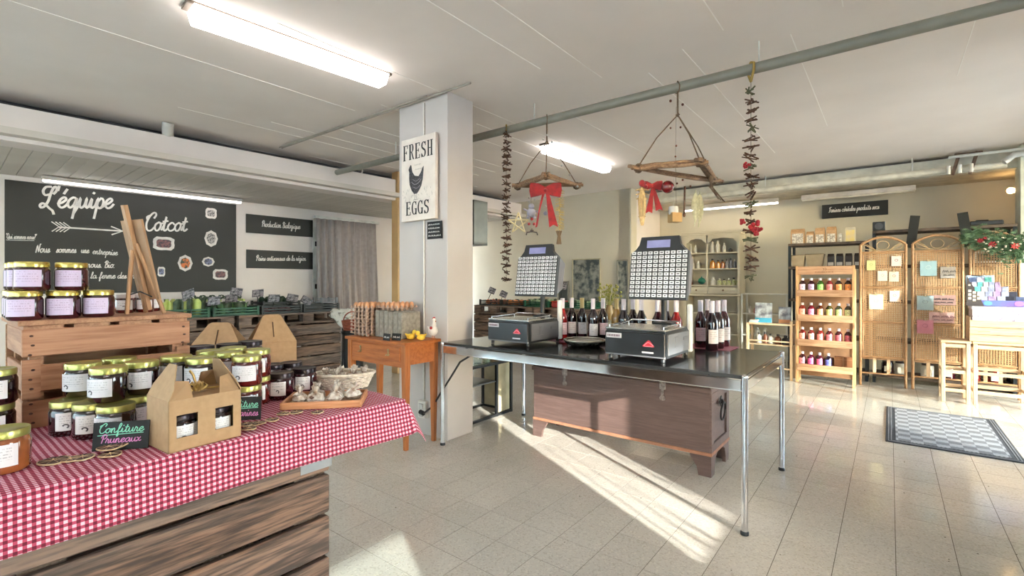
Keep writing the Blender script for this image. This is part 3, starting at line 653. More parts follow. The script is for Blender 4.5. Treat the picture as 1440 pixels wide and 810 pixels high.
# ------------------------------------------------------------------ scales
label_plate = M('pale_plate', (206, 202, 206), .5)
def scale(label, a, b0, lit=1):
    t = thing('shop_scale', label, 'scale', AB(a, b0, .737), RZ)     # origin: front left corner of the base
    W_, D_ = .355, .43
    b = B(); b.prism([(0, .022), (W_, .022), (W_, .15), (W_-.01, .165), (.01, .165), (0, .15)], D_-.02, Matrix.Translation((0, D_/2, 0)) @ Matrix.Rotation(pi/2, 4, 'X'))
    b.bb((.004, -.006, .03), (W_-.004, .012, .155), .004); body = obj('body', b, M('scale_body', (33, 35, 37), .3, rgb2=(29, 31, 33)), t)
    b = B(); b.bb((W_-.006, .03, .035), (W_+.004, D_-.06, .15), .003); b.bb((W_+.002, .12, .07), (W_+.007, .17, .13), .002); b.bb((W_+.002, .26, .10), (W_+.007, .33, .12), .002); obj('side_panel', b, M('scale_side', (98, 100, 104), .35), t)
    b = B(); b.bb((.004, -.003, .022), (W_-.004, D_-.01, .034), .004); obj('base_trim', b, grey_pl, t)
    b = B(); b.bb((.002, 0, .165), (W_-.002, D_-.11, .176), .004); obj('platter', b, M('steel_plate', (206, 206, 200), .25, .9), t)
    b = B(); b.tube([(.02, .02, .185), (.02, .28, .19), (.03, .30, .20), (W_-.03, .30, .20), (W_-.02, .28, .19), (W_-.02, .02, .185)], .004, 6)
    for p in ((.02, .02), (W_-.02, .02), (.02, .28), (W_-.02, .28)): b.tube([(*p, .17), (*p, .19)], .004, 6)
    obj('platter_rail', b, chrome, t)
    for x in (.025, W_-.025):
        for y in (.025, D_-.04):
            b = B(); b.lathe([(0, 0), (.012, 0), (.012, .016), (.006, .024), (0, .024)], 12, (x, y, 0)); obj('foot', b, black_pl, t)
    b = B(); b.bb((.014, -.010, .118), (.105, -.005, .145), .001); pl_ = obj('name_plate', b, label_plate, t)
    b = B()
    for k, x in enumerate([.022+.0075*i for i in range(10)]): b.bb((x, -.0112, .126), (x+.004+.0015*(k % 2), -.0102, .137))
    obj('print', b, M('plate_print', (110, 84, 96), .6), pl_)
    b = B(); b.prism([(.232, .082), (.292, .082), (.294, .086), (.268, .116), (.260, .116), (.230, .087)], .003, Matrix.Translation((0, -.008, 0)) @ Matrix.Rotation(pi/2, 4, 'X'))
    lg = obj('emblem', b, M('emblem_red', (206, 40, 60), .4), t)
    b = B(); b.ribbon([(.238, .088), (.262, .106), (.288, .09)], .004, Matrix.Translation((0, -.0102, 0))); b.ribbon([(.24, .084), (.285, .084)], .003, Matrix.Translation((0, -.0102, 0))); obj('print', b, M('emblem_light', (240, 150, 160), .5), lg)
    b = B(); b.bb((.225, -.009, .046), (.29, -.006, .055), .001); obj('maker_strip', b, label_plate, t)
    # posts
    b = B(); b.bb((.345, .36, .02), (.372, .395, .30), .006); obj('white_post', b, M('post_white', (226, 226, 222), .3), t)
    b = B(); b.tube([(.2, .39, .16), (.2, .39, .34), (.2, .37, .46)], .018, 12); b.box((.2, .39, .17), (.12, .09, .03), None, .006); obj('dark_post', b, black_pl, t)
    # tilted display head
    hd = Matrix.Translation((.185, .315, .325)) @ Matrix.Rotation(R(-9), 4, 'X')
    wtop, wmid = .105, .178; hh = .385
    poly = [(-wmid, 0), (wmid, 0), (wmid, .285), (.150, .305), (.128, .335), (wtop+.012, hh), (-wtop-.012, hh), (-.128, .335), (-.150, .305), (-wmid, .285)]
    b = B(); b.prism(poly, .03, hd @ Matrix.Rotation(pi/2, 4, 'X') ); head = obj('keypad_head', b, black_pl, t)
    b = B(); vs_ = [(-.15, .015, .02), (.178, .015, .02), (.178, .015, .29), (.125, .015, .34), (-.125, .015, .34), (-.15, .015, .29), (-.12, .10, .07), (.165, .10, .07), (.165, .11, .26), (.11, .10, .31), (-.10, .10, .31), (-.12, .10, .27)]
    b.add(vs_, [(0,1,2,3,4,5), (6,7,8,9,10,11)]+[(i, (i+1) % 6, (i+1) % 6+6, i+6) for i in range(6)], False, hd); obj('rear_housing', b, M('scale_grey', (112, 113, 120), .4), t)
    b = B(); b.bb((-.078, -.018, .316), (.066, -.0152, .362), 0); 
    b2 = B(); b2.add(b.v, b.f, False, hd); obj('display', b2, M('lcd', (128, 130, 172), .3, emit=((120, 122, 172), .12)), head)
    b = B(); pr_ = B()
    for i in range(10):
        for j in range(11):
            x = -.158+.0351*i; z = .022+.0262*j
            b.box((x, -.0165, z), (.026, .004, .018)); pr_.box((x, -.0190, z), (.010+.003*((i*7+j*3) % 3), .0008, .006))
    b2 = B(); b2.add(b.v, b.f, False, hd); stuff(obj('keys', b2, M('key_white', (228, 230, 232), .4), head))
    b2 = B(); b2.add(pr_.v, pr_.f, False, hd); stuff(obj('key_print', b2, M('key_print', (60, 62, 70), .6), head))
    return t
scale('black shop scale with white keypad at the left end of the table', 2.585, -2.235)
scale('black shop scale with white keypad in the middle of the table', 2.508, -1.285)

# ------------------------------------------------------------------ shallow oval dish between the scales
t = thing('dish', 'shallow dark dish with a pale rim between the two scales', 'dish', onz(822, 486, .737))
b = B(); b.lathe([(0, 0), (.09, 0), (.128, .018), (.140, .034), (.134, .04), (.11, .028), (0, .022)], 28); obj('bowl', b, M('dish_dark', (60, 58, 54), .2, .5, rgb2=(120, 116, 106), scale=30), t)
b = B(); b.tube([(.137*cos(a), .137*sin(a), .04) for a in [2*pi*k/28 for k in range(28)]], .006, 6, closed=True); obj('rim', b, M('dish_rim', (190, 182, 166), .25, .6), t)
b = B(); b.lathe([(0, .045), (.08, .043), (.12, .035)], 24); obj('pad', b, M('dish_pad', (150, 144, 130), .3), t)

# ------------------------------------------------------------------ bottles
def make_bottle(name, label, cat, gm, cap_m, lab_m, h=.31, r=.038, group=None, neck=.58, rim=.0145, lw=.9):
    t = thing(name, label, cat, (0, 0, 0), 0, group)
    b = B(); b.lathe([(0, .002), (r*.9, 0), (r, .006), (r, h*.52), (r*.93, h*.60), (r*.62, h*.68), (rim*1.05, h*.76), (rim, h*.98), (0, h*.98)], 18); obj('bottle_glass', b, gm, t)
    b = B(); b.lathe([(rim+.001, h*.70), (rim+.002, h*.995), (rim, h), (0, h)], 14); obj('capsule', b, cap_m, t)
    qs = []; n = 10
    for k in range(n):
        a0, a1 = [-pi/2-lw+2*lw*q/n for q in (k, k+1)]; rr = r+.0008
        qs.append(([(rr*cos(a0), rr*sin(a0), h*.14), (rr*cos(a1), rr*sin(a1), h*.14), (rr*cos(a1), rr*sin(a1), h*.42), (rr*cos(a0), rr*sin(a0), h*.42)], [(k/n, 0), ((k+1)/n, 0), ((k+1)/n, 1), (k/n, 1)]))
    link(bpy.data.objects.new('label', uvmesh('label', qs, lab_m)), t); return t
wine = M('dark_wine_glass', (34, 12, 18), .06, rgb2=(20, 8, 12), coat=1.0)
rose = M('red_drink_glass', (150, 24, 22), .06, rgb2=(120, 14, 14), coat=1.0)
plum = M('plum_drink_glass', (72, 14, 30), .06, rgb2=(46, 8, 18), coat=1.0)
cap_w = M('white_capsule', (226, 216, 222), .4); cap_g = M('gold_capsule', (206, 176, 110), .4)
wl_lab = printed('wine_label', (216, 208, 206), (60, 50, 60), 16, 40)
pk_lab = printed('pink_label', (226, 196, 200), (120, 60, 80), 16, 40)
# gingham mat under the bottle cluster
def gingham(name, c1=(216, 186, 198), c2=(178, 66, 92), c3=(108, 18, 44), per=.0125):
    if name in MATS: return MATS[name]
    m = bpy.data.materials.new(name); m.use_nodes = True; nt = m.node_tree; N = nt.nodes.new; L = nt.links.new
    p = nt.nodes['Principled BSDF']; tc = N('ShaderNodeTexCoord'); s_ = N('ShaderNodeSeparateXYZ'); L(tc.outputs['UV'], s_.inputs[0])
    def chk(o):
        a = N('ShaderNodeMath'); a.operation = 'FRACT'; d = N('ShaderNodeMath'); d.operation = 'DIVIDE'; d.inputs[1].default_value = per
        L(o, d.inputs[0]); L(d.outputs[0], a.inputs[0]); g = N('ShaderNodeMath'); g.operation = 'GREATER_THAN'; g.inputs[1].default_value = .5; L(a.outputs[0], g.inputs[0]); return g.outputs[0]
    x, y = chk(s_.outputs[0]), chk(s_.outputs[1])
    ad = N('ShaderNodeMath'); ad.operation = 'ADD'; L(x, ad.inputs[0]); L(y, ad.inputs[1])
    dv = N('ShaderNodeMath'); dv.operation = 'DIVIDE'; dv.inputs[1].default_value = 2; L(ad.outputs[0], dv.inputs[0])
    rp = N('ShaderNodeValToRGB'); rp.color_ramp.interpolation = 'CONSTANT'; e = rp.color_ramp.elements
    e[0].position = 0; e[0].color = (*lin(c1), 1); e[1].position = .4; e[1].color = (*lin(c2), 1); q = e.new(.9); q.color = (*lin(c3), 1)
    L(dv.outputs[0], rp.inputs[0]); L(rp.outputs[0], p.inputs['Base Color']); p.inputs['Roughness'].default_value = .85
    MATS[name] = m; return m
ging = gingham('gingham_cloth')
def flat_cloth(name, label, c, sx, sy, rz, z, cat='cloth'):
    qs = []; n = 6
    for i in range(n):
        for j in range(n):
            x0, x1, y0, y1 = [(-.5+q/n) for q in (i, i+1, j, j+1)]
            pts = [(x0*sx, y0*sy), (x1*sx, y0*sy), (x1*sx, y1*sy), (x0*sx, y1*sy)]
            qs.append(([(x, y, .0015+.001*sin(x*40)*cos(y*33)) for x, y in pts], pts))
    o = bpy.data.objects.new(name, uvmesh(name, qs, ging)); o.location = (c[0], c[1], z); o.rotation_euler = (0, 0, rz); link(o)
    md = o.modifiers.new('s', 'SOLIDIFY'); md.thickness = .001
    return tag(o, label, cat)
q = onz(1000, 488, .737)
flat_cloth('gingham_mat', 'small red gingham mat under the five wine bottles', q, .30, .24, RZ, .736)
q = onz(792, 482, .737)
flat_cloth('gingham_mat', 'red gingham mat under the red bottle behind the dish', (q.x+.05, q.y+.14), .30, .2, RZ, .736)
specs = [  # px, base row or depth, glass, cap, label
 (1001, 492, wine, cap_w, wl_lab, 'dark wine bottle at the front of the cluster on the gingham mat'),
 (985, 488, plum, cap_w, pk_lab, 'plum-coloured bottle with a pink label, leftmost of the cluster on the mat'),
 (1009.5, 489.5, wine, cap_w, wl_lab, 'dark wine bottle just right of the front one in the mat cluster'),
 (1018, 486.5, plum, cap_w, wl_lab, 'plum-coloured bottle at the right end of the mat cluster'),
 (995, 484, plum, cap_w, pk_lab, 'wine bottle hidden behind the front pair of the mat cluster')]
for px, py, gm, cm, lm, lab in specs:
    t = make_bottle('wine_bottle', lab, 'bottle', gm, cm, lm, group='bottles on the gingham mat'); t.location = onz(px, py, .738); t.rotation_euler = (0, 0, random.uniform(-.5, .2))
rowb = [(791, 3.60, rose, cap_w, pk_lab, 'bright red bottle behind the left scale, left of the dark wine bottles'),
 (804, 3.68, wine, cap_w, wl_lab, 'dark wine bottle next to the bright red bottle'),
 (818.5, 3.64, wine, cap_g, wl_lab, 'dark wine bottle under the right side of the framed picture'),
 (834, 3.50, wine, cap_w, wl_lab, 'dark wine bottle with a pale label behind the dish'),
 (848, 3.58, wine, cap_w, pk_lab, 'dark wine bottle at the right end of the row behind the dish'),
 (867, 3.52, M('pale_drink_glass', (176, 130, 60), .08, coat=1), cap_g, wl_lab, 'amber bottle with a gold capsule left of the right scale'),
 (877, 3.40, wine, cap_w, wl_lab, 'dark wine bottle just right of the amber bottle'),
 (890, 3.46, wine, cap_w, wl_lab, 'dark wine bottle seen above the left end of the right scale'),
 (902, 3.36, wine, cap_w, wl_lab, 'dark wine bottle second in the row behind the right scale'),
 (925, 3.20, plum, cap_w, pk_lab, 'plum bottle seen under the keypad of the right scale'),
 (937, 3.26, plum, cap_w, pk_lab, 'plum bottle next to the dark post of the right scale'),
 (951, 3.17, rose, cap_w, pk_lab, 'red bottle beside the white post of the right scale')]
for px, D, gm, cm, lm, lab in rowb:
    t = make_bottle('wine_bottle', lab, 'bottle', gm, cm, lm, group='bottles along the back of the table'); t.location = onz_x(px, D, .737)

# ------------------------------------------------------------------ honey-coloured side table by the pillar
t = thing('side_table', 'small honey-coloured wooden side table with one drawer in front of the pillar', 'table', AB(2.17, -2.965), RZ)
hw, dd = .34, .32
b = B(); b.bb((-hw-.02, -.02, .728), (hw+.02, dd, .750), .004); obj('table_top', b, honey_x, t)
b = B(); b.bb((-hw+.035, 0.004, .57), (hw-.035, .016, .728)); b.bb((-hw, .03, .59), (-hw+.015, dd-.03, .728)); b.bb((hw-.015, .03, .59), (hw, dd-.03, .728)); b.bb((-hw+.03, dd-.016, .59), (hw-.03, dd-.004, .728)); obj('apron', b, honey_x, t)
b = B(); b.bb((-hw+.06, -.004, .612), (hw-.06, .010, .712), .003); dr = obj('drawer', b, honey_x, t)
for x in (-.17, .16):
    b = B(); b.box((x, -.008, .665), (.012, .006, .045), None, .002); b.tube([(x-.016, -.008, .655), (x-.012, -.022, .648), (x+.012, -.022, .648), (x+.016, -.008, .655)], .003, 6); b.ball((x, -.009, .685), .008); b.ball((x, -.009, .648), .007); obj('handle', b, M('brass_handle', (176, 160, 120), .35, .8), dr)
for sx in (-1, 1):
    for y in (.02, dd-.04):
        b = B(); x = sx*(hw-.02); h_ = .022
        b.add([(x+u*.013, y+v*.013, 0) for u, v in ((-1,-1),(1,-1),(1,1),(-1,1))]+[(x+u*h_, y+v*h_, .57) for u, v in ((-1,-1),(1,-1),(1,1),(-1,1))]+[(x+u*h_, y+v*h_, .728) for u, v in ((-1,-1),(1,-1),(1,1),(-1,1))], [(3,2,1,0),(8,9,10,11)]+[(i, (i+1) % 4, (i+1) % 4+4, i+4) for i in range(4)]+[(i+4, (i+1) % 4+4, (i+1) % 4+8, i+8) for i in range(4)])
        obj('leg', b, honey_z, t)
# black cable from the socket up to the table
b = B(); pts = [AB(2.46, -2.79, .19), AB(2.452, -2.75, .185), AB(2.455, -2.66, .25), AB(2.46, -2.58, .36), AB(2.47, -2.49, .48), AB(2.475, -2.40, .60), AB(2.49, -2.30, .66), AB(2.6, -2.2, .69)]
b.tube(pts, .0075, 8); b.tube([AB(2.455, -2.80, .185), AB(2.45, -2.755, .18)], .017, 10)
tag(obj('power_cable', b, black_pl), 'black cable running from the pillar socket up to the black table', 'cable')

# egg trays on the side table
TZ = .751
tray_m = M('egg_tray', (186, 158, 140), .9, rgb2=(164, 138, 122), scale=50); tray_g = M('grey_carton', (150, 144, 134), .9, rgb2=(128, 122, 112), scale=40)
egg_m = M('brown_egg', (206, 152, 112), .5, rgb2=(190, 134, 94), rnd=.12)
def egg_tray_mesh(n, m_, p):
    b = B(); w_ = n*p; d_ = m_*p
    b.bb((-w_/2-.004, -d_/2-.004, .010), (w_/2+.004, d_/2+.004, .014))
    for i in range(n+1):
        for j in range(m_+1):
            x, y = -w_/2+p*i, -d_/2+p*j; r = .42*p*.5
            b.lathe([(r, .012), (r*.5, .030), (0, .031)], 6, (x, y, 0))
    for i in range(n):
        for j in range(m_):
            x, y = -w_/2+p*(i+.5), -d_/2+p*(j+.5); b.lathe([(p*.40, .013), (p*.24, -.008), (0, -.008)], 6, (x, y, 0))
    return b
tme = mesh('egg_tray', egg_tray_mesh(4, 4, .048), tray_m)
cL = AB(2.30, -3.215)
names = ['lowest', 'second from the bottom', 'third from the bottom', 'fourth from the bottom', 'fifth from the bottom', 'sixth from the bottom', 'seventh from the bottom', 'eighth from the bottom', 'topmost']
for k in range(8):
    o = obj('egg_tray', None, tray_m, None, (cL.x, cL.y, TZ+.009+.028*k), RZ+random.uniform(-.02, .02), me=tme)
    tag(o, 'pink-brown egg tray, %s in the tall left stack' % (names[k] if k < 7 else 'topmost'), 'egg tray', 'egg trays stacked on the side table')
eb = B(); eb.lathe([(0, -.026), (.012, -.022), (.0205, -.006), (.0195, .008), (.011, .023), (0, .027)], 12); egg_me = mesh('egg', eb, egg_m)
top = TZ+.009+.028*7
k = 0
for j in range(4):
    for i in range(4):
        p = cL + Matrix.Rotation(RZ, 3, 'Z') @ Vector((-.072+.048*i, -.072+.048*j, 0))
        o = obj('egg', None, egg_m, None, (p.x, p.y, top+.028), 0, me=egg_me)
        tag(o, 'brown egg in the top tray of the left egg stack', 'egg', 'eggs in the top tray of the left stack')
# grey cartons with a tray of eggs on top
cR = AB(2.36, -2.945)
for k in range(3):
    t = thing('egg_carton', 'grey cardboard egg carton standing on edge, %s of three on the side table' % ['left', 'middle', 'right'][k], 'carton', AB(2.36, -3.052+.108*k, TZ), RZ, 'grey egg cartons standing on the side table')
    b = B(); b.bb((-.052, -.09, 0), (-.004, .09, .20), .006); obj('base_half', b, tray_g, t)
    b = B(); b.bb((0.0, -.09, 0), (.050, .09, .195), .006)
    for j in range(5): b.lathe([(.012, 0), (.016, .012)], 6, M=Matrix.Translation((.04, -.07+.035*j, .1)))
    obj('lid_half', b, tray_g, t)
o = obj('egg_tray', None, tray_m, None, (cR.x, cR.y, TZ+.212), RZ+.06, me=tme); tag(o, 'egg tray lying on top of the grey egg cartons', 'egg tray')
for j in range(4):
    for i in range(4):
        p = cR + Matrix.Rotation(RZ+.06, 3, 'Z') @ Vector((-.072+.048*i, -.072+.048*j, 0))
        o = obj('egg', None, egg_m, None, (p.x, p.y, TZ+.24), 0, me=egg_me)
        tag(o, 'brown egg in the tray on top of the grey cartons', 'egg', 'eggs in the tray on the grey cartons')
# small chalk cards
def card(name, label, p, rz, w_, h_, lines, lean=.15, col=chalk, cardm=None, group=None, cat='sign'):
    t = thing(name, label, cat, p, rz, group)
    t.rotation_euler = (-lean, 0, rz)
    b = B(); b.bb((-w_/2, 0, 0), (w_/2, .003, h_)); obj('board', b, cardm or black_card, t)
    for i, (txt, z, xh, fw, cm) in enumerate(lines):
        b = B(); (pen(b, txt, -w_*fw/2, z, xh, xh*.2, fit=w_*fw, y=-.001) if txt else scrib(b, -w_*fw/2, z, w_*fw, xh, xh*.2, -.001)); obj('lettering', b, cm, t)
    return t
face = lambda p: atan2(p[1], p[0])-pi/2
for px, py, lab in ((543, 478, 'small black chalk card leaning at the front of the egg trays, left one'), (557, 477.8, 'small black chalk card beside the yellow ducks, right of the other card')):
    p = onz(px, py+1, TZ); card('chalk_card', lab, p, RZ+.3*(px > 550), .075, .05, [(None, .018, .014, .7, chalk)])
# yellow ducks
duck_m = M('duck_yellow', (236, 200, 72), .6, rgb2=(226, 184, 56), scale=40)
for px, py, ry, lab in ((578, 477.5, .4, 'small yellow duck figure, left of two on the side table'), (592, 478.5, -2.6, 'small yellow duck figure, right of two on the side table')):
    t = thing('duck_figure', lab, 'figurine', onz(px, py, TZ), ry)
    b = B(); b.ball((0, 0, .022), .026, 12, 8, (1.25, .9, .85)); b.ball((.024, 0, .052), .017, 12, 8); b.tube([(-.02, 0, .028), (-.042, 0, .044)], [.014, .003], 8); b.ball((-.002, .02, .026), .015, 8, 6, (1.3, .5, .8)); b.ball((-.002, -.02, .026), .015, 8, 6, (1.3, .5, .8)); obj('body', b, duck_m, t)
    b = B(); b.tube([(.036, 0, .05), (.052, 0, .047)], [.006, .002], 6); obj('beak', b, M('beak_orange', (226, 130, 40), .5), t)
# white hen figurine
p = onz(609, 477, TZ)
t = thing('hen_figurine', 'white ceramic hen figurine with red comb standing by the pillar', 'figurine', p, -.3)
b = B(); b.ball((0, 0, .062), .036, 14, 10, (1.0, .85, 1.1)); b.tube([(.004, 0, .085), (.01, 0, .115), (.008, 0, .135)], [.022, .014, .012], 10); b.ball((.008, 0, .14), .014); b.tube([(-.02, 0, .07), (-.045, 0, .09)], [.018, .004], 8); obj('body', b, M('ceramic_white', (226, 216, 206), .3), t)
b = B(); b.ball((.008, 0, .156), .008, 8, 6, (1.3, .5, 1)); b.ball((.0, 0, .152), .006); b.ball((.02, 0, .13), .005); b.ball((-.002, -.03, .085), .012, 8, 6, (1, .4, 1)); obj('comb', b, M('comb_red', (160, 36, 40), .5), t)
b = B()
for s in (-1, 1): b.tube([(0, s*.012, .035), (.002, s*.014, .004)], .003, 6); b.tube([(-.008, s*.014, .003), (.016, s*.018, .003)], .003, 6)
obj('legs', b, M('leg_orange', (200, 120, 70), .5), t)

# ------------------------------------------------------------------ FRESH EGGS sign on the pillar
SW, SH = .385, .637
t = thing('egg_sign', 'white wooden sign reading FRESH EGGS with a dark hen, hung on the pillar', 'sign', AB(2.487, -2.83, 1.636), RZ)
b = B(); b.bb((-SW/2, -.03, 0), (SW/2, 0, SH), .003); obj('board', b, M('sign_board', (222, 214, 204), .7, rgb2=(212, 202, 192), scale=12), t)
ink = M('sign_ink', (44, 42, 44), .7)
def serif(bd, ch, x, z, w_, h_, th=.18):
    T_, t_ = w_*th*1.35, w_*.085
    def V(x0, z0, z1, k=T_): bd.bb((x+x0-k/2, 0, z+z0), (x+x0+k/2, .0012, z+z1))
    def Hh(x0, x1, z0, k=t_): bd.bb((x+x0, 0, z+z0-k/2), (x+x1, .0012, z+z0+k/2))
    def arc(cx, cz, rx, rz, a0, a1, k0, k1, n=14):
        pts = [(cx+rx*cos(a), cz+rz*sin(a), a) for a in [a0+(a1-a0)*i/n for i in range(n+1)]]; vs_ = []
        for px_, pz_, a in pts:
            kk = k0+(k1-k0)*abs(cos(a)); vs_ += [(x+px_+cos(a)*kk/2, .0, z+pz_+sin(a)*kk/2), (x+px_-cos(a)*kk/2, .0, z+pz_-sin(a)*kk/2)]
        bd.add(vs_, [(2*i, 2*i+1, 2*i+3, 2*i+2) for i in range(n)])
    if ch in 'FE':
        V(w_*.28, 0, h_); Hh(w_*.08, w_*.88, h_-t_/2); Hh(w_*.3, w_*.7, h_*.52); Hh(w_*.08, w_*(.5 if ch == 'F' else .9), t_/2)
        V(w_*.86, h_*.78, h_, t_*1.3); V(w_*.68, h_*.42, h_*.62, t_*1.3)
        if ch == 'E': V(w_*.88, 0, h_*.24, t_*1.3)
    elif ch == 'R':
        V(w_*.25, 0, h_); Hh(w_*.05, w_*.6, h_-t_/2); Hh(w_*.25, w_*.6, h_*.5); Hh(w_*.05, w_*.46, t_/2); arc(w_*.58, h_*.75, w_*.2, h_*.235, -pi/2, pi/2, t_, T_)
        bd.prism([(w_*.45, h_*.5), (w_*.62, h_*.5), (w_*.98, 0), (w_*.78, 0)], .001, Matrix.Translation((x, 0, z)) @ Matrix.Rotation(pi/2, 4, 'X'))
    elif ch == 'H':
        V(w_*.25, 0, h_); V(w_*.78, 0, h_); Hh(w_*.25, w_*.78, h_*.5)
        for q in (.25, .78): Hh(w_*(q-.2), w_*(q+.2), h_-t_/2); Hh(w_*(q-.2), w_*(q+.2), t_/2)
    elif ch == 'S':
        arc(w_*.5, h_*.74, w_*.28, h_*.22, R(30), R(250), t_, T_); arc(w_*.5, h_*.27, w_*.3, h_*.24, R(-160), R(78), t_, T_); V(w_*.82, h_*.72, h_*.98, t_*1.2); V(w_*.16, 0, h_*.26, t_*1.2)
        bd.prism([(w_*.28, h_*.66), (w_*.42, h_*.46), (w_*.78, h_*.36), (w_*.6, h_*.56)], .001, Matrix.Translation((x, 0, z)) @ Matrix.Rotation(pi/2, 4, 'X'))
    elif ch == 'G':
        arc(w_*.52, h_*.5, w_*.36, h_*.46, R(50), R(310), t_, T_); V(w_*.82, 0.02*h_, h_*.44, T_*.9); Hh(w_*.6, w_*.98, h_*.44); V(w_*.82, h_*.72, h_*.98, t_*1.2)
b = B()
for i, ch in enumerate('FRESH'): serif(b, ch, -.172+.069*i, SH-.165, .064, .118)
for i, ch in enumerate('EGGS'): serif(b, ch, -.140+.069*i, .045, .064, .105)
for i in range(len(b.v)): b.v[i] = (b.v[i][0], b.v[i][1]-.0318, b.v[i][2])
obj('lettering', b, ink, t)
b = B(); feather = M('hen_print', (74, 72, 76), .7, rgb2=(40, 38, 42), scale=90, contrast=(.4, .6))
hen = [(-.075, .415), (-.062, .432), (-.052, .428), (-.048, .405), (-.04, .375), (-.015, .345), (.03, .335), (.055, .36), (.075, .395), (.088, .405), (.085, .36), (.078, .31), (.062, .26), (.035, .225), (.012, .205), (-.02, .205), (-.05, .235), (-.072, .28), (-.078, .33), (-.076, .375), (-.085, .40)]
b.prism([(x-.02, z) for x, z in hen], .0008, Matrix.Translation((0, -.0308, 0)) @ Matrix.Rotation(pi/2, 4, 'X'))
hp = obj('hen_print', b, feather, t)
b = B(); MT = Matrix.Translation((0, -.0318, 0))
b.ribbon([(-.07, .30), (-.03, .275), (.02, .29), (.04, .31)], .004, MT); b.ribbon([(-.055, .32), (-.02, .30), (.025, .315)], .003, MT); b.ribbon([(-.05, .26), (-.01, .245), (.03, .265)], .003, MT)
obj('wing_lines', b, M('hen_lines', (150, 146, 150), .7), hp)
b = B(); scrib(b, -.035, .42, .07, .012, .002, -.0316); scrib(b, -.028, .385, .055, .012, .002, -.0316)
for x in (-.035, -.012): b.ribbon([(x, .205), (x+.003, .165), (x-.012, .158)], .004, MT); b.ribbon([(x+.003, .165), (x+.015, .158)], .003, MT)
random.seed(5)
for k in range(46):
    x = random.uniform(-.17, .17); z = random.uniform(.13, .235)
    if abs(x+.02) < .07 and z > .2: continue
    b.ribbon([(x, z), (x+random.uniform(-.012, .012), z+random.uniform(.004, .022))], .0025, MT)
obj('grass_print', b, M('grass_print', (150, 146, 140), .7), t)
# small black card under it
t = thing('black_card', 'small black card with white writing below the FRESH EGGS sign', 'sign', AB(2.495, -2.68, 1.49), RZ)
b = B(); b.bb((-.08, -.006, 0), (.08, 0, .13), .001); obj('board', b, black_card, t)
b = B()
for i in range(4): scrib(b, -.066, .103-.028*i, .095+.012*i, .012, .0026, -.0072)
obj('lettering', b, chalk, t)
# ================================================================== FOREGROUND DISPLAY
CL = .78                                   # level of the cloth
# pallet crate of weathered boards
t = thing('pallet_crate', 'large crate of weathered grey-brown planks carrying the gingham cloth', 'crate', AB(.178, -1.67), RZ)   # local x = b, y = a
ex, ey = .40, .598
for k in range(6):
    z1 = .735-.119*k; z0 = z1-.107
    if z1 < .1: break
    z0 = max(z0, .01)
    for (lo, hi, mt) in (((ex-.022, -ey, z0), (ex, ey, z1), 'y'), ((-ex, -ey, z0), (-ex+.022, ey, z1), 'y')):
        b = B(); n = 14; L_ = hi[1]-lo[1]; c = ((lo[0]+hi[0])/2, 0, (z0+z1)/2)
        b.box((0, 0, 0), (.022, L_-.004, z1-z0), None, .004)
        o = obj('plank', b, wood('weathered_planks_y', (140, 104, 82), (84, 64, 54), 'y', .75, grey=(108, 100, 95), rnd=.12, bump=.6, scale=1.0), t, c)
    for y in (-ey, ey-.022):
        b = B(); b.box((0, 0, 0), (2*ex-.05, .022, z1-z0), None, .004); obj('plank', b, oldwood, t, (0, y+.011, (z0+z1)/2))
for x in (-ex+.06, ex-.06):
    for y in (-ey+.06, 0, ey-.06):
        b = B(); b.bb((x-.035, y-.035, .0), (x+.035, y+.035, .745)); obj('post', b, oldwood2, t)
b = B(); b.bb((ex-.004, ey-.09, .64), (ex+.002, ey+.002, .70)); b.bb((ex-.03, ey-.002, .64), (ex+.002, ey+.003, .70)); b.ball((ex+.002, ey-.03, .665), .005, 8, 5); obj('corner_bracket', b, M('zinc', (176, 180, 184), .4, .7), t)
# board under the cloth
b = B(); b.bb((-.405, -.62, .747), (.398, .862, .774), .003)
o = obj('table_board', b, crate_y, None, AB(.178, -1.67), RZ); tag(o, 'wide wooden board lying on the crate under the gingham cloth', 'board')
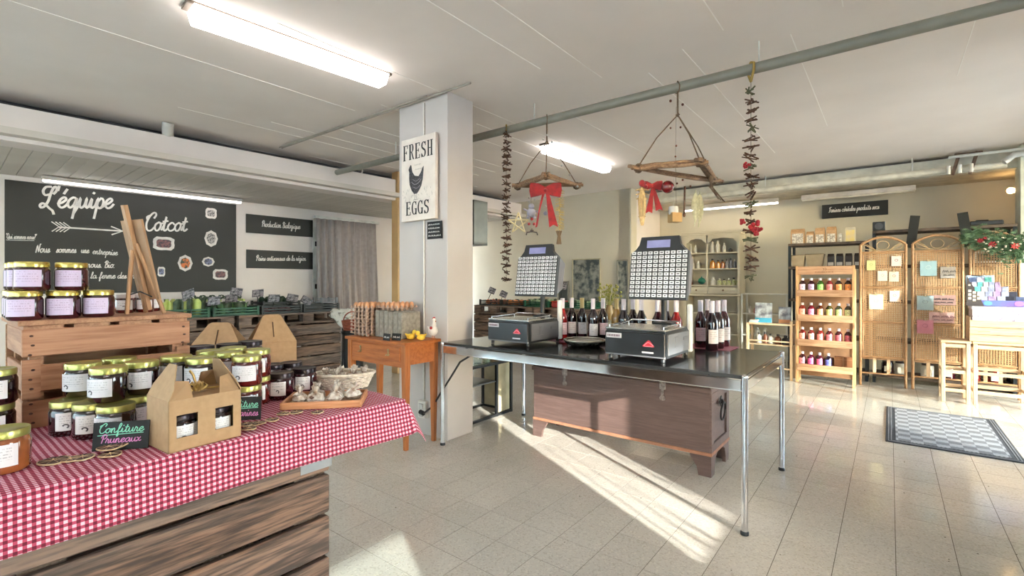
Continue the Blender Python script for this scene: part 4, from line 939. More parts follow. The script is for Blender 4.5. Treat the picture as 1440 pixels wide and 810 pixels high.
# gingham cloth with its drop
def drape():
    us = []; x0, x1, y0, y1 = -.41, .402, -.62, .868; drop = .112
    def axis(lo, hi, d0, d1, step):
        out = []; v = lo-d0
        n0 = int(round(d0/step)); n1 = int(round((hi-lo)/.03)); n2 = int(round(d1/step))
        out += [lo-d0+d0*i/n0 for i in range(n0)] if n0 else []
        out += [lo+(hi-lo)*i/n1 for i in range(n1)]
        out += [hi+d1*i/n2 for i in range(n2+1)] if n2 else [hi]
        return out
    U = axis(x0, x1, .1, drop, .014); V_ = axis(y0, y1, 0, drop, .014)
    def P(u, v):
        du = max(u-x1, 0); dl = max(x0-u, 0); dv = max(v-y1, 0)
        x = min(max(u, x0), x1); y = min(v, y1); z = CL
        wv = .5+.5*sin(v*9.0+1.2*sin(v*4)); wu = .5+.5*sin(u*13.0)
        if du > 0 and dv > 0:
            r = hypot(du, dv); th = atan2(dv, du)
            rr = r*(1.0 if r < drop else 1.0); x += .40*rr*cos(th)+.004; y += .40*rr*sin(th)+.004; z -= .9*rr
        elif du > 0: x += .004+du*(.03+.07*wv*(1 if v > .2 else .6)+max(0, (v-y1+.25))*.6); z -= du
        elif dv > 0: y += .004+dv*(.05+.12*wu); z -= dv
        elif dl > 0: x -= .004+dl*.05; z -= dl
        else: z += .0012*sin(u*31)*sin(v*17)
        return (x, y, z)
    grid = [[P(u, v) for v in V_] for u in U]; qs = []
    for i in range(len(U)-1):
        for j in range(len(V_)-1):
            qs.append(([grid[i][j], grid[i+1][j], grid[i+1][j+1], grid[i][j+1]], [(U[i], V_[j]), (U[i+1], V_[j]), (U[i+1], V_[j+1]), (U[i], V_[j+1])]))
    me = uvmesh('gingham_cloth', qs, ging); bm_ = bmesh.new(); bm_.from_mesh(me); bmesh.ops.remove_doubles(bm_, verts=bm_.verts, dist=1e-5); bmesh.ops.recalc_face_normals(bm_, faces=bm_.faces); bm_.to_mesh(me); bm_.free()
    me.polygons.foreach_set('use_smooth', [True]*len(me.polygons)); return me
o = bpy.data.objects.new('gingham_cloth', drape()); o.location = AB(.178, -1.67); o.rotation_euler = (0, 0, RZ); link(o)
md = o.modifiers.new('s', 'SOLIDIFY'); md.thickness = .0015; md.offset = -1
tag(o, 'large red and white gingham tablecloth hanging over the crate edge', 'tablecloth')
CT = CL+.001

# tall fruit crate at the left
t = thing('fruit_crate', 'tall pale wooden fruit crate with dark slots standing on the gingham cloth', 'crate', AB(.207, -1.787, CT), RZ)   # local x=b (crate extends to -x), y=a
cw, cl, ch = .30, .385, .285
for k, (z0, z1) in enumerate(((.0, .072), (.096, .166), (.190, .262))):
    b = B(); b.box((0, 0, 0), (.012, cl, z1-z0), None, .002); obj('board', b, crate_y if False else wood('fruit_crate_front', (184, 134, 100), (158, 106, 74), 'y', .65, rnd=.05, scale=.9), t, (-.006, cl/2, (z0+z1)/2))
    b = B(); b.box((0, 0, 0), (.012, cl, .087), None, .001); obj('board', b, crate_y, t, (-cw+.006, cl/2, (.044, .131, .218)[k]))  # back and far boards closed up to keep the slots dark
    b = B(); b.box((0, 0, 0), (cw-.03, .012, z1-z0), None, .002); obj('board', b, crate_x, t, (-cw/2, .008, (z0+z1)/2))
    b = B(); b.box((0, 0, 0), (cw-.03, .012, .087), None, .001); obj('board', b, crate_x, t, (-cw/2, cl-.008, (.044, .131, .218)[k]))
for y in (.0, cl-.036):
    b = B(); b.bb((-.014, y+.0, .078), (.0005, y+.036, .182)); obj('end_strip', b, wood('fruit_crate_strip', (182, 134, 100), (156, 106, 74), 'y', .65, rnd=.04), t)
for x in (-.03, -cw+.03):
    for y in (.03, cl-.03):
        b = B(); b.bb((x-.014, y-.014, 0), (x+.014, y+.014, .262)); obj('corner_post', b, crate_x, t)
b = B()
for y in (.018, cl-.018):
    for z in (.015, .04, .065, .105, .13, .155, .195, .22, .245): b.ball((.0008, y+.003*sin(z*90), z), .0030, 6, 4, (.4, 1.6, 1))
stuff(obj('nails', b, M('nail_dark', (92, 60, 44), .5), t))
for y0, y1 in ((.0, .09), (.10, .19), (.20, .29), (.30, .385)):
    b = B(); b.bb((-cw, y0+.003, .262), (0, y1-.008, .272)); obj('top_block', b, crate_x, t)
b = B(); b.bb((-cw-.006, -.008, .272), (.006, cl+.004, .286), .002); obj('lid_board', b, crate_x, t)
TOPZ = CT+.286

# ------------------------------------------------------------------ jars
def make_jar(name, gm, lm, lab_m, r=.041, h=.086, lw=.85, l0=.18, l1=.70, facet=0):
    t = thing(name, 'x', 'jar')
    n = facet or 26
    b = B(); b.lathe([(0, 0), (r*.88, 0), (r, .006), (r, h*.70), (r*.93, h*.78), (r*.88, h*.81), (r*.88, h*.86), (0, h*.86)], n); obj('glass', b, gm, t)
    b = B(); b.lathe([(r*.90, h*.81), (r*.955, h*.82), (r*.965, h*.97), (r*.93, h), (r*.80, h*.995), (r*.76, h*.985), (0, h*.985)], 26); obj('lid', b, lm, t)
    qs = []; k_ = 10; rr = r+.0008
    for k in range(k_):
        a0, a1 = [-pi/2-lw+2*lw*q/k_ for q in (k, k+1)]
        qs.append(([(rr*cos(a0), rr*sin(a0), h*l0), (rr*cos(a1), rr*sin(a1), h*l0), (rr*cos(a1), rr*sin(a1), h*l1), (rr*cos(a0), rr*sin(a0), h*l1)], [(k/k_, 0), ((k+1)/k_, 0), ((k+1)/k_, 1), (k/k_, 1)]))
    link(bpy.data.objects.new('label', uvmesh('label', qs, lab_m)), t); return t
PROTO = {}
def jar(kind, p, rz, label, group=None):
    if kind not in PROTO:
        args = {'prune': ('jam_jar', jam_dark, gold_reflect, label_w), 'red': ('jam_jar', jam_red, gold_reflect, label_w), 'amber': ('jam_jar', jam_amber, gold_reflect, label_w),
                'plum': ('jam_jar', jam_plum, dark_lid, label_s, .041, .086, .6), 'dark': ('jam_jar', jam_dark, dark_lid, label_w),
                'lilac': ('jam_jar', jam_plum, gold, label_l, .037, .078, .85, .14, .72), 'mini': ('jam_jar', jam_red, white_lid, label_s, .026, .06, .9)}[kind]
        t = make_jar(*args); PROTO[kind] = t; t.location = p; t.rotation_euler = (0, 0, rz)
    else: t = dup(PROTO[kind], p, rz)
    t['label'] = label
    if group: t['group'] = group
    elif 'group' in t: del t['group']
    return t
JZ = .0865
gA = 'gold-lidded jars stacked before the fruit crate'
def J(kind, px, D, lvl, rz, label, group): return jar(kind, onz_x(px, D, CT+lvl*JZ), rz, label, group)
for px, D, lv, rz, lab in [
  (98, 1.245, 0, .9, 'dark prune jar with gold lid, leftmost of the lower row before the fruit crate'),
  (130, 1.222, 0, .7, 'gold-lidded prune jar, second from the left in the lower row before the crate'),
  (163, 1.200, 0, .1, 'dark prune jar with gold lid directly behind the Confiture Pruneaux card'),
  (190, 1.290, 0, .5, 'gold-lidded jar in the lower row between the card and the kraft carton'),
  (152, 1.313, 0, .2, 'gold-lidded jar hidden in the back of the lower row before the crate'),
  (196, 1.375, 0, .2, 'gold-lidded jar at the back right of the lower pile, behind the kraft carton'),
  (117, 1.300, 1, .1, 'dark prune jar with white label, left in the upper layer before the crate'),
  (153, 1.235, 1, .0, 'dark prune jar with wide white label, middle front of the upper layer'),
  (199, 1.325, 1, .35, 'dark prune jar with white label, right in the upper layer before the crate'),
  (168, 1.385, 1, .2, 'dark prune jar at the back of the upper layer, touching the crate slot')]:
    J('prune', px, D, lv, rz, lab, gA)
J('amber', 6, 1.0, 0, .45, 'nearest jam jar, amber with gold-green lid, at the lower left edge', 'jars at the left edge')
jar('prune', onz_x(-10, 1.20, CT), .5, 'lower dark jar of the two stacked at the left edge', 'jars at the left edge')
jar('prune', onz_x(-7, 1.20, CT+JZ), .5, 'upper dark jar of the two stacked at the left edge', 'jars at the left edge')
gB = 'two-layer block of jars behind the carton'
sp = [(248, 1.42, 'far left front'), (283, 1.385, 'left of the carton handle'), (347, 1.425, 'front right corner, reddish'), (321.6, 1.50, 'middle'), (296, 1.53, 'middle left'), (361, 1.553, 'right side, second row'), (328, 1.60, 'third row')]
for i, (px, D, nm) in enumerate(sp):
    for lv in (0, 1):
        J('red' if px > 300 else 'prune', px, D, lv, .25 if px > 300 else .1, 'gold-lidded jar in the %s layer behind the gift carton, %s' % (('lower', 'upper')[lv], nm), gB)
for px, D, nm in ((283, 1.634, 'left'), (322, 1.69, 'middle'), (352, 1.768, 'right')):
    for lv in (0, 1):
        J('dark', px, D, lv, .1, 'dark-lidded jar, %s of the row behind the gold-lidded block, %s layer' % (nm, ('lower', 'upper')[lv]), 'dark-lidded jars behind the block')
gC = 'dark-lidded plum jars beside the basket'
for px, D, rz, lab in ((395, 1.617, .2, 'plum jar with black lid and square white label, nearest of the four beside the basket'), (428, 1.705, .25, 'plum jar with dark lid, right of the nearest one and touching the basket'),
                       (384, 1.78, .2, 'plum jar with dark lid, behind left of the four beside the basket'), (409, 1.82, .2, 'plum jar with dark lid, behind right of the four beside the basket')):
    J('plum', px, D, 0, rz, lab, gC)
# jars on top of the fruit crate
gD = 'lilac-labelled jars on the fruit crate'
def cr(a, b0, lv, dz=.0785): return AB(a, b0, TOPZ+lv*dz)
fc = atan2(1.36, -1.2)-pi/2
for a, b0, lv, lab in [(.295, -1.832, 0, 'lilac-labelled jar, middle front of the bottom layer on the fruit crate'), (.372, -1.832, 0, 'lilac-labelled jar, right end of the bottom layer on the fruit crate'),
  (.218, -1.832, 0, 'lilac-labelled jar, left front corner of the fruit crate, bottom layer'), (.222, -1.91, 0, 'lilac-labelled jar in the second row at the left of the crate, bottom layer'), (.226, -1.99, 0, 'lilac-labelled jar in the third row at the left of the crate, bottom layer'), (.305, -1.91, 0, 'jar hidden in the middle of the bottom layer on the fruit crate'),
  (.232, -1.834, 1, 'lilac-labelled jar, left front of the top layer on the fruit crate'), (.313, -1.834, 1, 'lilac-labelled jar with wide label, right front of the top layer'), (.228, -1.915, 1, 'lilac-labelled jar in the second row of the top layer'), (.230, -1.995, 1, 'lilac-labelled jar in the third row of the top layer'), (.330, -1.925, 1, 'jar peeping out behind the right front jar of the top layer'), (.385, -1.925, 0, 'jar supporting the hidden one at the back of the bottom layer')]:
    jar('lilac', cr(a, b0, lv), .45, lab, gD)
for a, b0, lab in [(.47, -1.985, 'small white-lidded jar left of the easel leg'), (.525, -1.99, 'small white-lidded jar between the easel legs'), (.56, -2.045, 'small white-lidded jar behind the right easel leg'), (.50, -2.05, 'small white-lidded jar behind the left easel leg')]:
    jar('mini', cr(a, b0, 0), .6, lab, 'small white-lidded jars by the easel')
# easel seen from behind
ew = wood('easel_wood', (190, 146, 104), (160, 116, 78), 'z', .6, False)
E0 = onz_x(216, 1.55, TOPZ)
t = thing('easel', 'small pale wooden table easel seen from behind on the fruit crate', 'easel', E0, R(-25))
lean = Matrix.Rotation(R(-14), 4, 'Y')
b = B(); b.prism([(-.055, .05), (.055, .05), (.055, .30), (-.055, .30)], .006, Matrix.Rotation(R(12), 4, 'X') @ Matrix.Rotation(pi/2, 4, 'X')); obj('panel', b, M('easel_panel', (178, 136, 98), .7, scale=6), t)
b = B(); b.box((0, 0, 0), (.016, .012, .33), (R(12), 0, 0)); b.v = [(x, y-.048, z+.175) for x, y, z in b.v]; obj('mast', b, ew, t)
for x0, x1 in ((-.012, -.05), (.012, .05)):
    b = B(); b.tube([(x0, -.055, .22), (x1, .004, .003)], .006, 6); obj('leg', b, ew, t)
b = B(); b.tube([(0, -.06, .20), (0, -.075, .003)], .006, 6); obj('rear_leg', b, ew, t)
b = B(); b.tube([(.0, -.075, .06), (.012, -.045, .072), (.03, -.02, .055)], .002, 6); obj('cord', b, black_pl, t)

# ------------------------------------------------------------------ kraft cartons
def carton(label, p, rz, wx, dy, h, windows=True, bow=True, gable=.075, slot=False, cat='carton', lab_rz=0):
    t = thing('kraft_carton', label, cat, p, rz)      # origin: front left bottom corner
    th = .002
    def panel(poly3):                                  # thin panel from 3D polygon
        n = len(poly3); v = [Vector(q) for q in poly3]; nn = (v[1]-v[0]).cross(v[2]-v[0]).normalized()*th
        return [tuple(q) for q in v]+[tuple(q+nn) for q in v], [list(range(n))[::-1], list(range(n, 2*n))]+[(i, (i+1) % n, (i+1) % n+n, i+n) for i in range(n)]
    b = B()
    if windows:      # front wall with two cut-outs, built from strips
        w0 = [(wx*.10, wx*.38), (wx*.62, wx*.88)]; z0, z1 = h*.26, h*.70
        xs = [0, w0[0][0], w0[0][1], w0[1][0], w0[1][1], wx]
        for i in range(5):
            if i in (1, 3): b.bb((xs[i], 0, 0), (xs[i+1], th, z0)); b.bb((xs[i], 0, z1), (xs[i+1], th, h))
            else: b.bb((xs[i], 0, 0), (xs[i+1], th, h))
    else: b.bb((0, 0, 0), (wx, th, h))
    b.bb((0, dy-th, 0), (wx, dy, h)); b.bb((0, 0, 0), (th, dy, h)); b.bb((wx-th, 0, 0), (wx, dy, h)); b.bb((0, 0, 0), (wx, dy, th))
    obj('box_body', b, kraft, t)
    if windows:
        b = B(); b.bb((.006, .004, .003), (wx-.006, .006, h*.95)); 
    b = B()
    if not slot:
        for zz, y0, y1 in ((h, .004, dy*.5-.002), (h, dy*.5+.002, dy-.004)): b.bb((.004, y0, zz-.003), (wx-.004, y1, zz-.001))
        obj('top_flaps', b, kraft, t)
        for x0, dx in ((0, 1), (wx, -1)):
            g = gable; b = B()
            v, f = panel([(x0, 0, h-.001), (x0, dy, h-.001), (x0+dx*g*.16, dy*.97, h+g*.34), (x0+dx*g*.42, dy*.66, h+g), (x0+dx*g*.42, dy*.34, h+g), (x0+dx*g*.16, dy*.03, h+g*.34)]); b.add(v, f); obj('gable_flap', b, kraft, t)
            b = B(); v, f = panel([(x0+dx*.003, 0.002, h*.99), (x0+dx*.05, .002, h*1.0), (x0+dx*.045, .012, h+g*.5), (x0+dx*.02, .02, h+g*.55)]); b.add(v, f); obj('side_tab', b, kraft_in, t); b = B()
            v, f = panel([(x0+dx*.003, dy-.002, h*.99), (x0+dx*.05, dy-.002, h*1.0), (x0+dx*.045, dy-.012, h+g*.5), (x0+dx*.02, dy-.02, h+g*.55)]); b.add(v, f); obj('side_tab', b, kraft_in, t)
    else:
        for y, lean_ in ((.0, .5), (dy, -.5)):
            b = B(); g = gable
            v, f = panel([(0, y, h), (wx, y, h), (wx*.70, y+lean_*dy*.9, h+g), (wx*.64, y+lean_*dy*.93, h+g*1.06), (wx*.36, y+lean_*dy*.93, h+g*1.06), (wx*.30, y+lean_*dy*.9, h+g)]); b.add(v, f); fl = obj('gable_flap', b, kraft, t)
            if y == 0:
                b = B(); b.box((wx*.5, y+lean_*dy*.45-.004, h+g*.5), (.004, .003, g*.62), (R(-math.degrees(atan2(dy*.45, g))) if True else 0, 0, 0)); obj('slot', b, M('slot_dark', (84, 60, 40), .9), fl)
    if bow:
        m_ = M('gold_bow', (206, 172, 104), .3, .6, rgb2=(176, 140, 76), scale=60)
        b = B(); cx, cy, cz = wx*.5, dy*.42, h+.012
        for k in range(10):
            a = 2*pi*k/10+.2; r = .022 if k % 2 else .016
            b.tube([(cx, cy, cz), (cx+r*.6*cos(a), cy+r*.6*sin(a), cz+.012), (cx+r*cos(a), cy+r*sin(a), cz+.004), (cx+r*.5*cos(a), cy+r*.5*sin(a), cz-.006)], .0032, 5)
        b.tube([(cx, cy, cz), (cx-.004, cy+.01, cz+.03), (cx-.012, cy+.01, cz+.042)], .003, 5)
        b.tube([(.01, dy*.45, h+.002), (cx*.5, dy*.44, h+.006), (cx, cy, cz-.004), (wx-.02, dy*.46, h+.004)], .0025, 5); obj('bow', b, m_, t)
    return t
q = onz(237, 639, CT); q2 = onz(339, 613, CT); dd_ = q2-q; cz = atan2(dd_.y, dd_.x)
t = carton('kraft gift carton with two windows and a gold bow, front of the gingham table', q, cz, dd_.length, .125, .118)
for px_, nm in ((.24, 'left'), (.75, 'right')):
    pp = q + Vector((cos(cz), sin(cz), 0))*dd_.length*px_ + Vector((-sin(cz), cos(cz), 0))*.045 + Vector((0, 0, .003))
    jar('dark', pp, cz+(.25 if nm == 'left' else -.2), 'dark jam jar inside the gift carton, seen through its %s window' % nm, 'jars in the gift carton').scale = (.87,)*3
carton('kraft carton with slotted gable flap, left of two at the back', onz_x(262, 2.02, CT), .18, .215, .12, .10, False, False, .105, True)
carton('kraft carton with slotted gable flap, right of two at the back', onz_x(352, 2.12, CT), .62, .19, .12, .115, False, True, .115, True)

# ------------------------------------------------------------------ chalk cards on the cloth
mint = M('mint_chalk', (146, 226, 196), .7); pink = M('pink_chalk', (226, 140, 200), .7)
t = card('chalk_card', 'black card reading Confiture Pruneaux in mint and pink chalk', onz_x(169, 1.118, CT), .24, .112, .064, [('Confiture', .040, .0100, .80, mint), ('Pruneaux', .0175, .0092, .72, pink)], .12)
b = B(); b.ribbon([(-.046, .0345), (.0, .036), (.045, .037)], .0016, Matrix.Translation((0, -.001, 0))); obj('underline', b, mint, t)
t = card('chalk_card', 'black card ending in rines in pink chalk, half hidden behind the gift carton', onz_x(338, 1.355, CT), .18, .105, .064, [('Confiture', .036, .0105, .84, mint), ('Mandarines', .012, .0100, .86, pink)], .1)
b = B(); b.ribbon([(-.046, .0305), (.0, .0322), (.045, .034)], .0018, Matrix.Translation((0, -.001, 0))); obj('underline', b, mint, t)

# ------------------------------------------------------------------ dried citrus slices
rind = M('dried_rind', (206, 184, 150), .8, rgb2=(178, 140, 104), scale=80); pulp = M('dried_pulp', (52, 26, 22), .6, rgb2=(80, 42, 32), scale=120)
def slice_(label, p, r, tilt, rz, grp):
    t = thing('dried_citrus_slice', label, 'dried fruit', p, rz, grp); Mx = Matrix.Rotation(tilt, 4, 'X')
    b = B(); pts = [Mx @ Vector((r*cos(a)*(1+.05*sin(3*a)), r*sin(a), .0030+.0010*sin(2*a))) for a in [2*pi*k/18 for k in range(18)]]; b.tube(pts, .0018, 6, closed=True); obj('rind', b, rind, t)
    b = B(); b.lathe([(0, .0025), (r*.96, .002), (r*.95, .0052), (r*.2, .0050), (0, .0056)], 16, M=Mx); pu = obj('pulp', b, pulp, t)
    b = B()
    for k in range(8): b.tube([Mx @ Vector((r*.12*cos(k*pi/4), r*.12*sin(k*pi/4), .0052)), Mx @ Vector((r*.9*cos(k*pi/4), r*.9*sin(k*pi/4), .0052))], .0005, 4)
    b.ball(Mx @ Vector((0, 0, .0062)), .0026, 6, 4); obj('membrane', b, rind, pu); return t
for px, py, r, ti, rz, lab in [(75, 650, .026, .25, .3, 'large dried citrus slice nearest the amber jar'), (99, 648, .018, -.2, 1, 'dried citrus slice in the middle of the left three'), (116, 645, .020, .2, 0, 'dried citrus slice at the right end of the left three'),
    (153, 636, .022, .1, .4, 'dried citrus slice under the left edge of the pale slice by the card'), (155, 641, .020, .35, .8, 'thick dried citrus slice in front of the Pruneaux card'), (171, 630, .022, .35, 0, 'pale-rimmed dried citrus slice leaning on the others before the card')]:
    z = CT+(.013 if 'leaning' in lab else 0)+(.008 if 'left edge' in lab else 0); slice_(lab, onz(px, py, CT)+Vector((0, 0, z-CT)), r, ti if 'leaning' in lab else 0, rz, 'dried citrus slices near the Pruneaux card')
for i, (px, py) in enumerate([(346, 598), (350, 604), (364, 596.5), (383, 591.5), (398, 583), (417, 581), (446, 581)]):
    slice_('dried citrus slice in the chain, %s' % ['beside the half hidden card', 'nearest the camera', 'third from the card', 'fourth from the card', 'at the tray corner', 'under the left end of the tray front', 'at the right end of the chain'][i], onz(px, py, CT), .017, 0, i, 'chain of dried citrus slices')

# ------------------------------------------------------------------ wooden tray and basket with wrapped sweets
cello = M('cellophane', (226, 220, 210), .18, rgb2=(150, 128, 112), scale=45, contrast=(.3, .7), bump=.8, coat=.6)
t = thing('wooden_tray', 'shallow pale wooden tray of wrapped bags before the basket', 'tray', onz_x(459, 1.555, CT), R(10))
b = B(); b.bb((-.115, -.075, 0), (.115, .075, .006)); obj('base', b, light_x, t)
for x0, x1, y0, y1 in ((-.115, .115, -.078, -.070), (-.115, .115, .070, .078), (-.119, -.111, -.078, .078), (.111, .119, -.078, .078)):
    b = B(); b.bb((x0, y0, 0), (x1, y1, .022), .001); obj('side', b, wood('tray_side', (206, 150, 108), (182, 122, 82), 'x', .55, False), t)
t['label'] = 'shallow pale wooden tray of wrapped bags before the wicker basket'
def bag(p, r, label, grp, seed):
    rn = random.Random(seed); b = B(); prof = [(0, 0), (r*.8, .002), (r, .012), (r*.75, .024), (r*.25, .031)]
    n = 14; vs_ = []
    for (rr, z) in prof:
        for k in range(n):
            a = 2*pi*k/n; q_ = rr*(1+rn.uniform(-.14, .14)); vs_.append((q_*cos(a), q_*.75*sin(a), z*(1+rn.uniform(-.15, .15))))
    tip = [(r*.5*cos(2*pi*k/n)*rn.uniform(.5, 1.1), r*.5*sin(2*pi*k/n), .044+rn.uniform(0, .014)) for k in range(n)]; vs_ += tip
    b.add(vs_, [(i*n+k, i*n+(k+1) % n, (i+1)*n+(k+1) % n, (i+1)*n+k) for i in range(5) for k in range(n)])
    t = thing('sweet_bag', label, 'bag', p, rn.uniform(0, 3), grp); obj('wrapper', b, cello, t)
    b = B()
    for k in range(5): b.ball((rn.uniform(-.5, .5)*r, rn.uniform(-.35, .35)*r, .012+rn.uniform(0, .006)), r*.36, 8, 6, (1, 1, .7))
    obj('sweets', b, M('chocolate', (98, 70, 56), .4), t)
tc = onz_x(459, 1.555, CT)
for i, (dx, dy) in enumerate(((-.075, -.01), (-.025, -.02), (.03, -.01), (.075, .015), (-.04, .035), (.02, .04))):
    bag(tc+Vector((dx, dy+dx*.17, .007)), .030, 'small wrapped bag of brown sweets in the wooden tray, %s' % ['left end', 'left front', 'middle front', 'right end', 'left back', 'middle back'][i], 'wrapped bags in the tray', i)
bc = onz_x(484, 1.78, CT)
t = thing('wicker_basket', 'white oval wicker basket of silvery wrapped bags', 'basket', bc, .25)
wick = M('white_wicker', (226, 216, 200), .7, rgb2=(196, 182, 162), scale=70)
b = B()
for k in range(7):
    z = .004+.007*k; s_ = 1+.022*k*2
    b.tube([((.082*s_)*cos(a), .052*s_*sin(a), z+.0016*(-1)**(j+k)) for j, a in enumerate([2*pi*j/28 for j in range(28)])], .0034, 5, closed=True)
obj('weave', b, wick, t)
b = B()
for j in range(28):
    a = 2*pi*j/28; b.tube([(.082*cos(a), .052*sin(a), 0), (.106*cos(a), .068*sin(a), .052)], .002, 4)
obj('stakes', b, wick, t)
b = B(); b.tube([(.108*cos(a), .07*sin(a), .053) for a in [2*pi*j/28 for j in range(28)]], .0055, 6, closed=True); obj('rim', b, wick, t)
b = B(); b.lathe([(0, .002), (.08, .003), (.08, .0)], 20, M=Matrix.Diagonal((1, .63, 1, 1))); obj('bottom', b, wick, t)
for i, (dx, dy) in enumerate(((-.06, 0), (-.02, .02), (-.015, -.025), (.03, .018), (.035, -.02), (.068, .0))):
    bag(bc+Vector((dx, dy+dx*.25, .022)), .030, 'silvery wrapped bag in the wicker basket, %s' % ['left end', 'left back', 'left front', 'right back', 'right front', 'right end'][i], 'wrapped bags in the basket', 20+i)
# ================================================================== LEFT WALL
board_m = M('blackboard', (40, 41, 38), .55, rgb2=(35, 36, 33), scale=3)
def on_wall(name, label, cat, x0, x1, z0, z1, th=.012):
    """board between two px columns of the left wall; local x along the wall, local -y into the room"""
    s0, _ = wl_px(x0, 300, th); s1, _ = wl_px(x1, 300, th)
    t = thing(name, label, cat, wl((s0+s1)/2, z0, 0), WRZ)
    b = B(); b.bb((-(s1-s0)/2, -th-.003, 0), ((s1-s0)/2, -.003, z1-z0), .001); obj('board', b, board_m, t)
    return t, s1-s0, (s0+s1)/2
t, BW, BC = on_wall('blackboard', 'very large blackboard with L\'équipe Cotcot lettering on the left wall', 'blackboard', 6.5, 332, 1.045, 2.166)
def bl(px, py):                     # px, py of the photograph on the blackboard -> local x, z
    s, z = wl_px(px, py, .016); return s-BC, z-1.045
YB = -.0165
def write(parent, name, text, p0, p1, xh, wd, m_=chalk, slant=.22, fn=bl, y=YB, bold=1):
    x0, z0 = fn(*p0); x1, z1 = fn(*p1)
    b = B(); pen(b, text, x0, z0, xh, wd, slant, x1-x0, y, (z1-z0)/(x1-x0)); return obj(name, b, m_, parent)
write(t, 'lettering', "L'équipe", (57, 291.5), (158, 293), .110, .021)
write(t, 'lettering', 'Cotcot', (203, 324), (262, 325), .098, .019)
write(t, 'lettering', '"Qui sommes nous?"', (8, 335.5), (51, 336.5), .026, .005)
write(t, 'lettering', 'Nous', (50, 355), (70, 355), .040, .008)
write(t, 'lettering', 'sommes', (79, 355), (107, 355.5), .036, .007)
write(t, 'lettering', 'une', (114, 355.5), (125, 356), .034, .007)
write(t, 'lettering', 'entreprise', (130, 357), (165, 359), .034, .007)
write(t, 'lettering', 'nous. Bio.', (122, 376), (161, 376.5), .036, .008)
write(t, 'lettering', 'à la ferme des Prés', (118, 391.5), (196, 391.5), .034, .007)
b = B()
x0, z0 = bl(84, 319.5); x1, z1 = bl(173, 325)
MT = Matrix.Translation((0, YB, 0))
b.ribbon([(x0, z0), (x1, z1)], .016, MT, 0); b.ribbon([(x1-.10, z1+.042), (x1, z1), (x1-.095, z1-.045)], .014, MT, 0)
for k in range(4):
    q = x0-.005+.03*k; b.ribbon([(q-.055, z0+.05), (q, z0+.004), (q-.052, z0-.046)], .010, MT, 0)
obj('arrow', b, chalk, t)
x0, z0 = bl(9, 336.5); x1, z1 = bl(48, 337.5); b = B(); b.ribbon([(x0, z0-.006), (x1, z1-.006)], .005, MT, 0); obj('underline', b, chalk, t)
# small white picture frames stuck on the board
frm_w = M('frame_white', (228, 222, 216), .5); photo_a = M('photo_brown', (128, 84, 84), .5, rgb2=(70, 56, 62), scale=40, contrast=(.45, .55)); photo_b = M('photo_blue', (120, 124, 156), .5, rgb2=(66, 66, 80), scale=40, contrast=(.45, .55)); photo_c = M('photo_orange', (220, 120, 60), .5, rgb2=(58, 70, 56), scale=22, contrast=(.45, .55)); photo_d = M('photo_dark', (70, 68, 70), .5, rgb2=(170, 164, 160), scale=60, contrast=(.5, .56))
def deco_frame(label, cx, cy, wpx, hpx, oval, pm):
    s, z = wl_px(cx, cy, .02); s0, _ = wl_px(cx-wpx/2, cy, .02); s1, _ = wl_px(cx+wpx/2, cy, .02); w_ = s1-s0
    D = wl(s).y; h_ = hpx*D/F
    tt = thing('picture_frame', label, 'picture frame', wl(s, z, .0155), WRZ, 'small frames on the blackboard'); RM = Matrix.Rotation(pi/2, 4, 'X'); b = B()
    if oval:
        n = 24; o_ = [(w_/2*(1+.06*cos(8*a))*cos(a), h_/2*(1+.06*cos(8*a))*sin(a)) for a in [2*pi*k/n for k in range(n)]]; i_ = [(x*.68, y*.68) for x, y in o_]
    else:
        n = 16; o_ = []; 
        for k in range(n):
            a = 2*pi*k/n+pi/n; m_ = max(abs(cos(a)), abs(sin(a))); o_.append((w_/2*cos(a)/m_*(1+.05*(k % 2)), h_/2*sin(a)/m_*(1+.05*(k % 2))))
        i_ = [(x*.70, y*.62) for x, y in o_]
    vs_ = [(x, -.006, y) for x, y in o_]+[(x, -.006, y) for x, y in i_]+[(x, 0, y) for x, y in o_]+[(x, 0, y) for x, y in i_]
    b.add(vs_, [(i, (i+1) % n, (i+1) % n+n, i+n) for i in range(n)]+[(i, (i+1) % n, (i+1) % n+2*n, i+2*n) for i in range(n)]+[(i+n, (i+1) % n+n, (i+1) % n+3*n, i+3*n) for i in range(n)]); obj('frame', b, frm_w, tt)
    b = B(); b.prism(i_, .002, Matrix.Translation((0, -.002, 0)) @ RM); obj('photo', b, pm, tt)
deco_frame('small square white frame at the top right of the blackboard', 297, 300, 15, 14, 0, photo_d)
deco_frame('wide white frame with a reddish photo below the word Cotcot', 230.5, 342.5, 29, 18, 0, photo_a)
deco_frame('oval white frame near the right edge of the blackboard', 297, 335.5, 18, 22, 1, photo_d)
deco_frame('oval white frame with an orange picture low on the blackboard', 260.5, 370, 20, 22, 1, photo_c)
deco_frame('small flat oval frame with a bluish picture', 293, 368, 17, 13, 1, photo_b)
deco_frame('irregular white frame at the lower right corner of the blackboard', 310, 386, 20, 14, 0, photo_a)
deco_frame('small frame half hidden behind the easel', 227, 382, 10, 13, 0, photo_b)
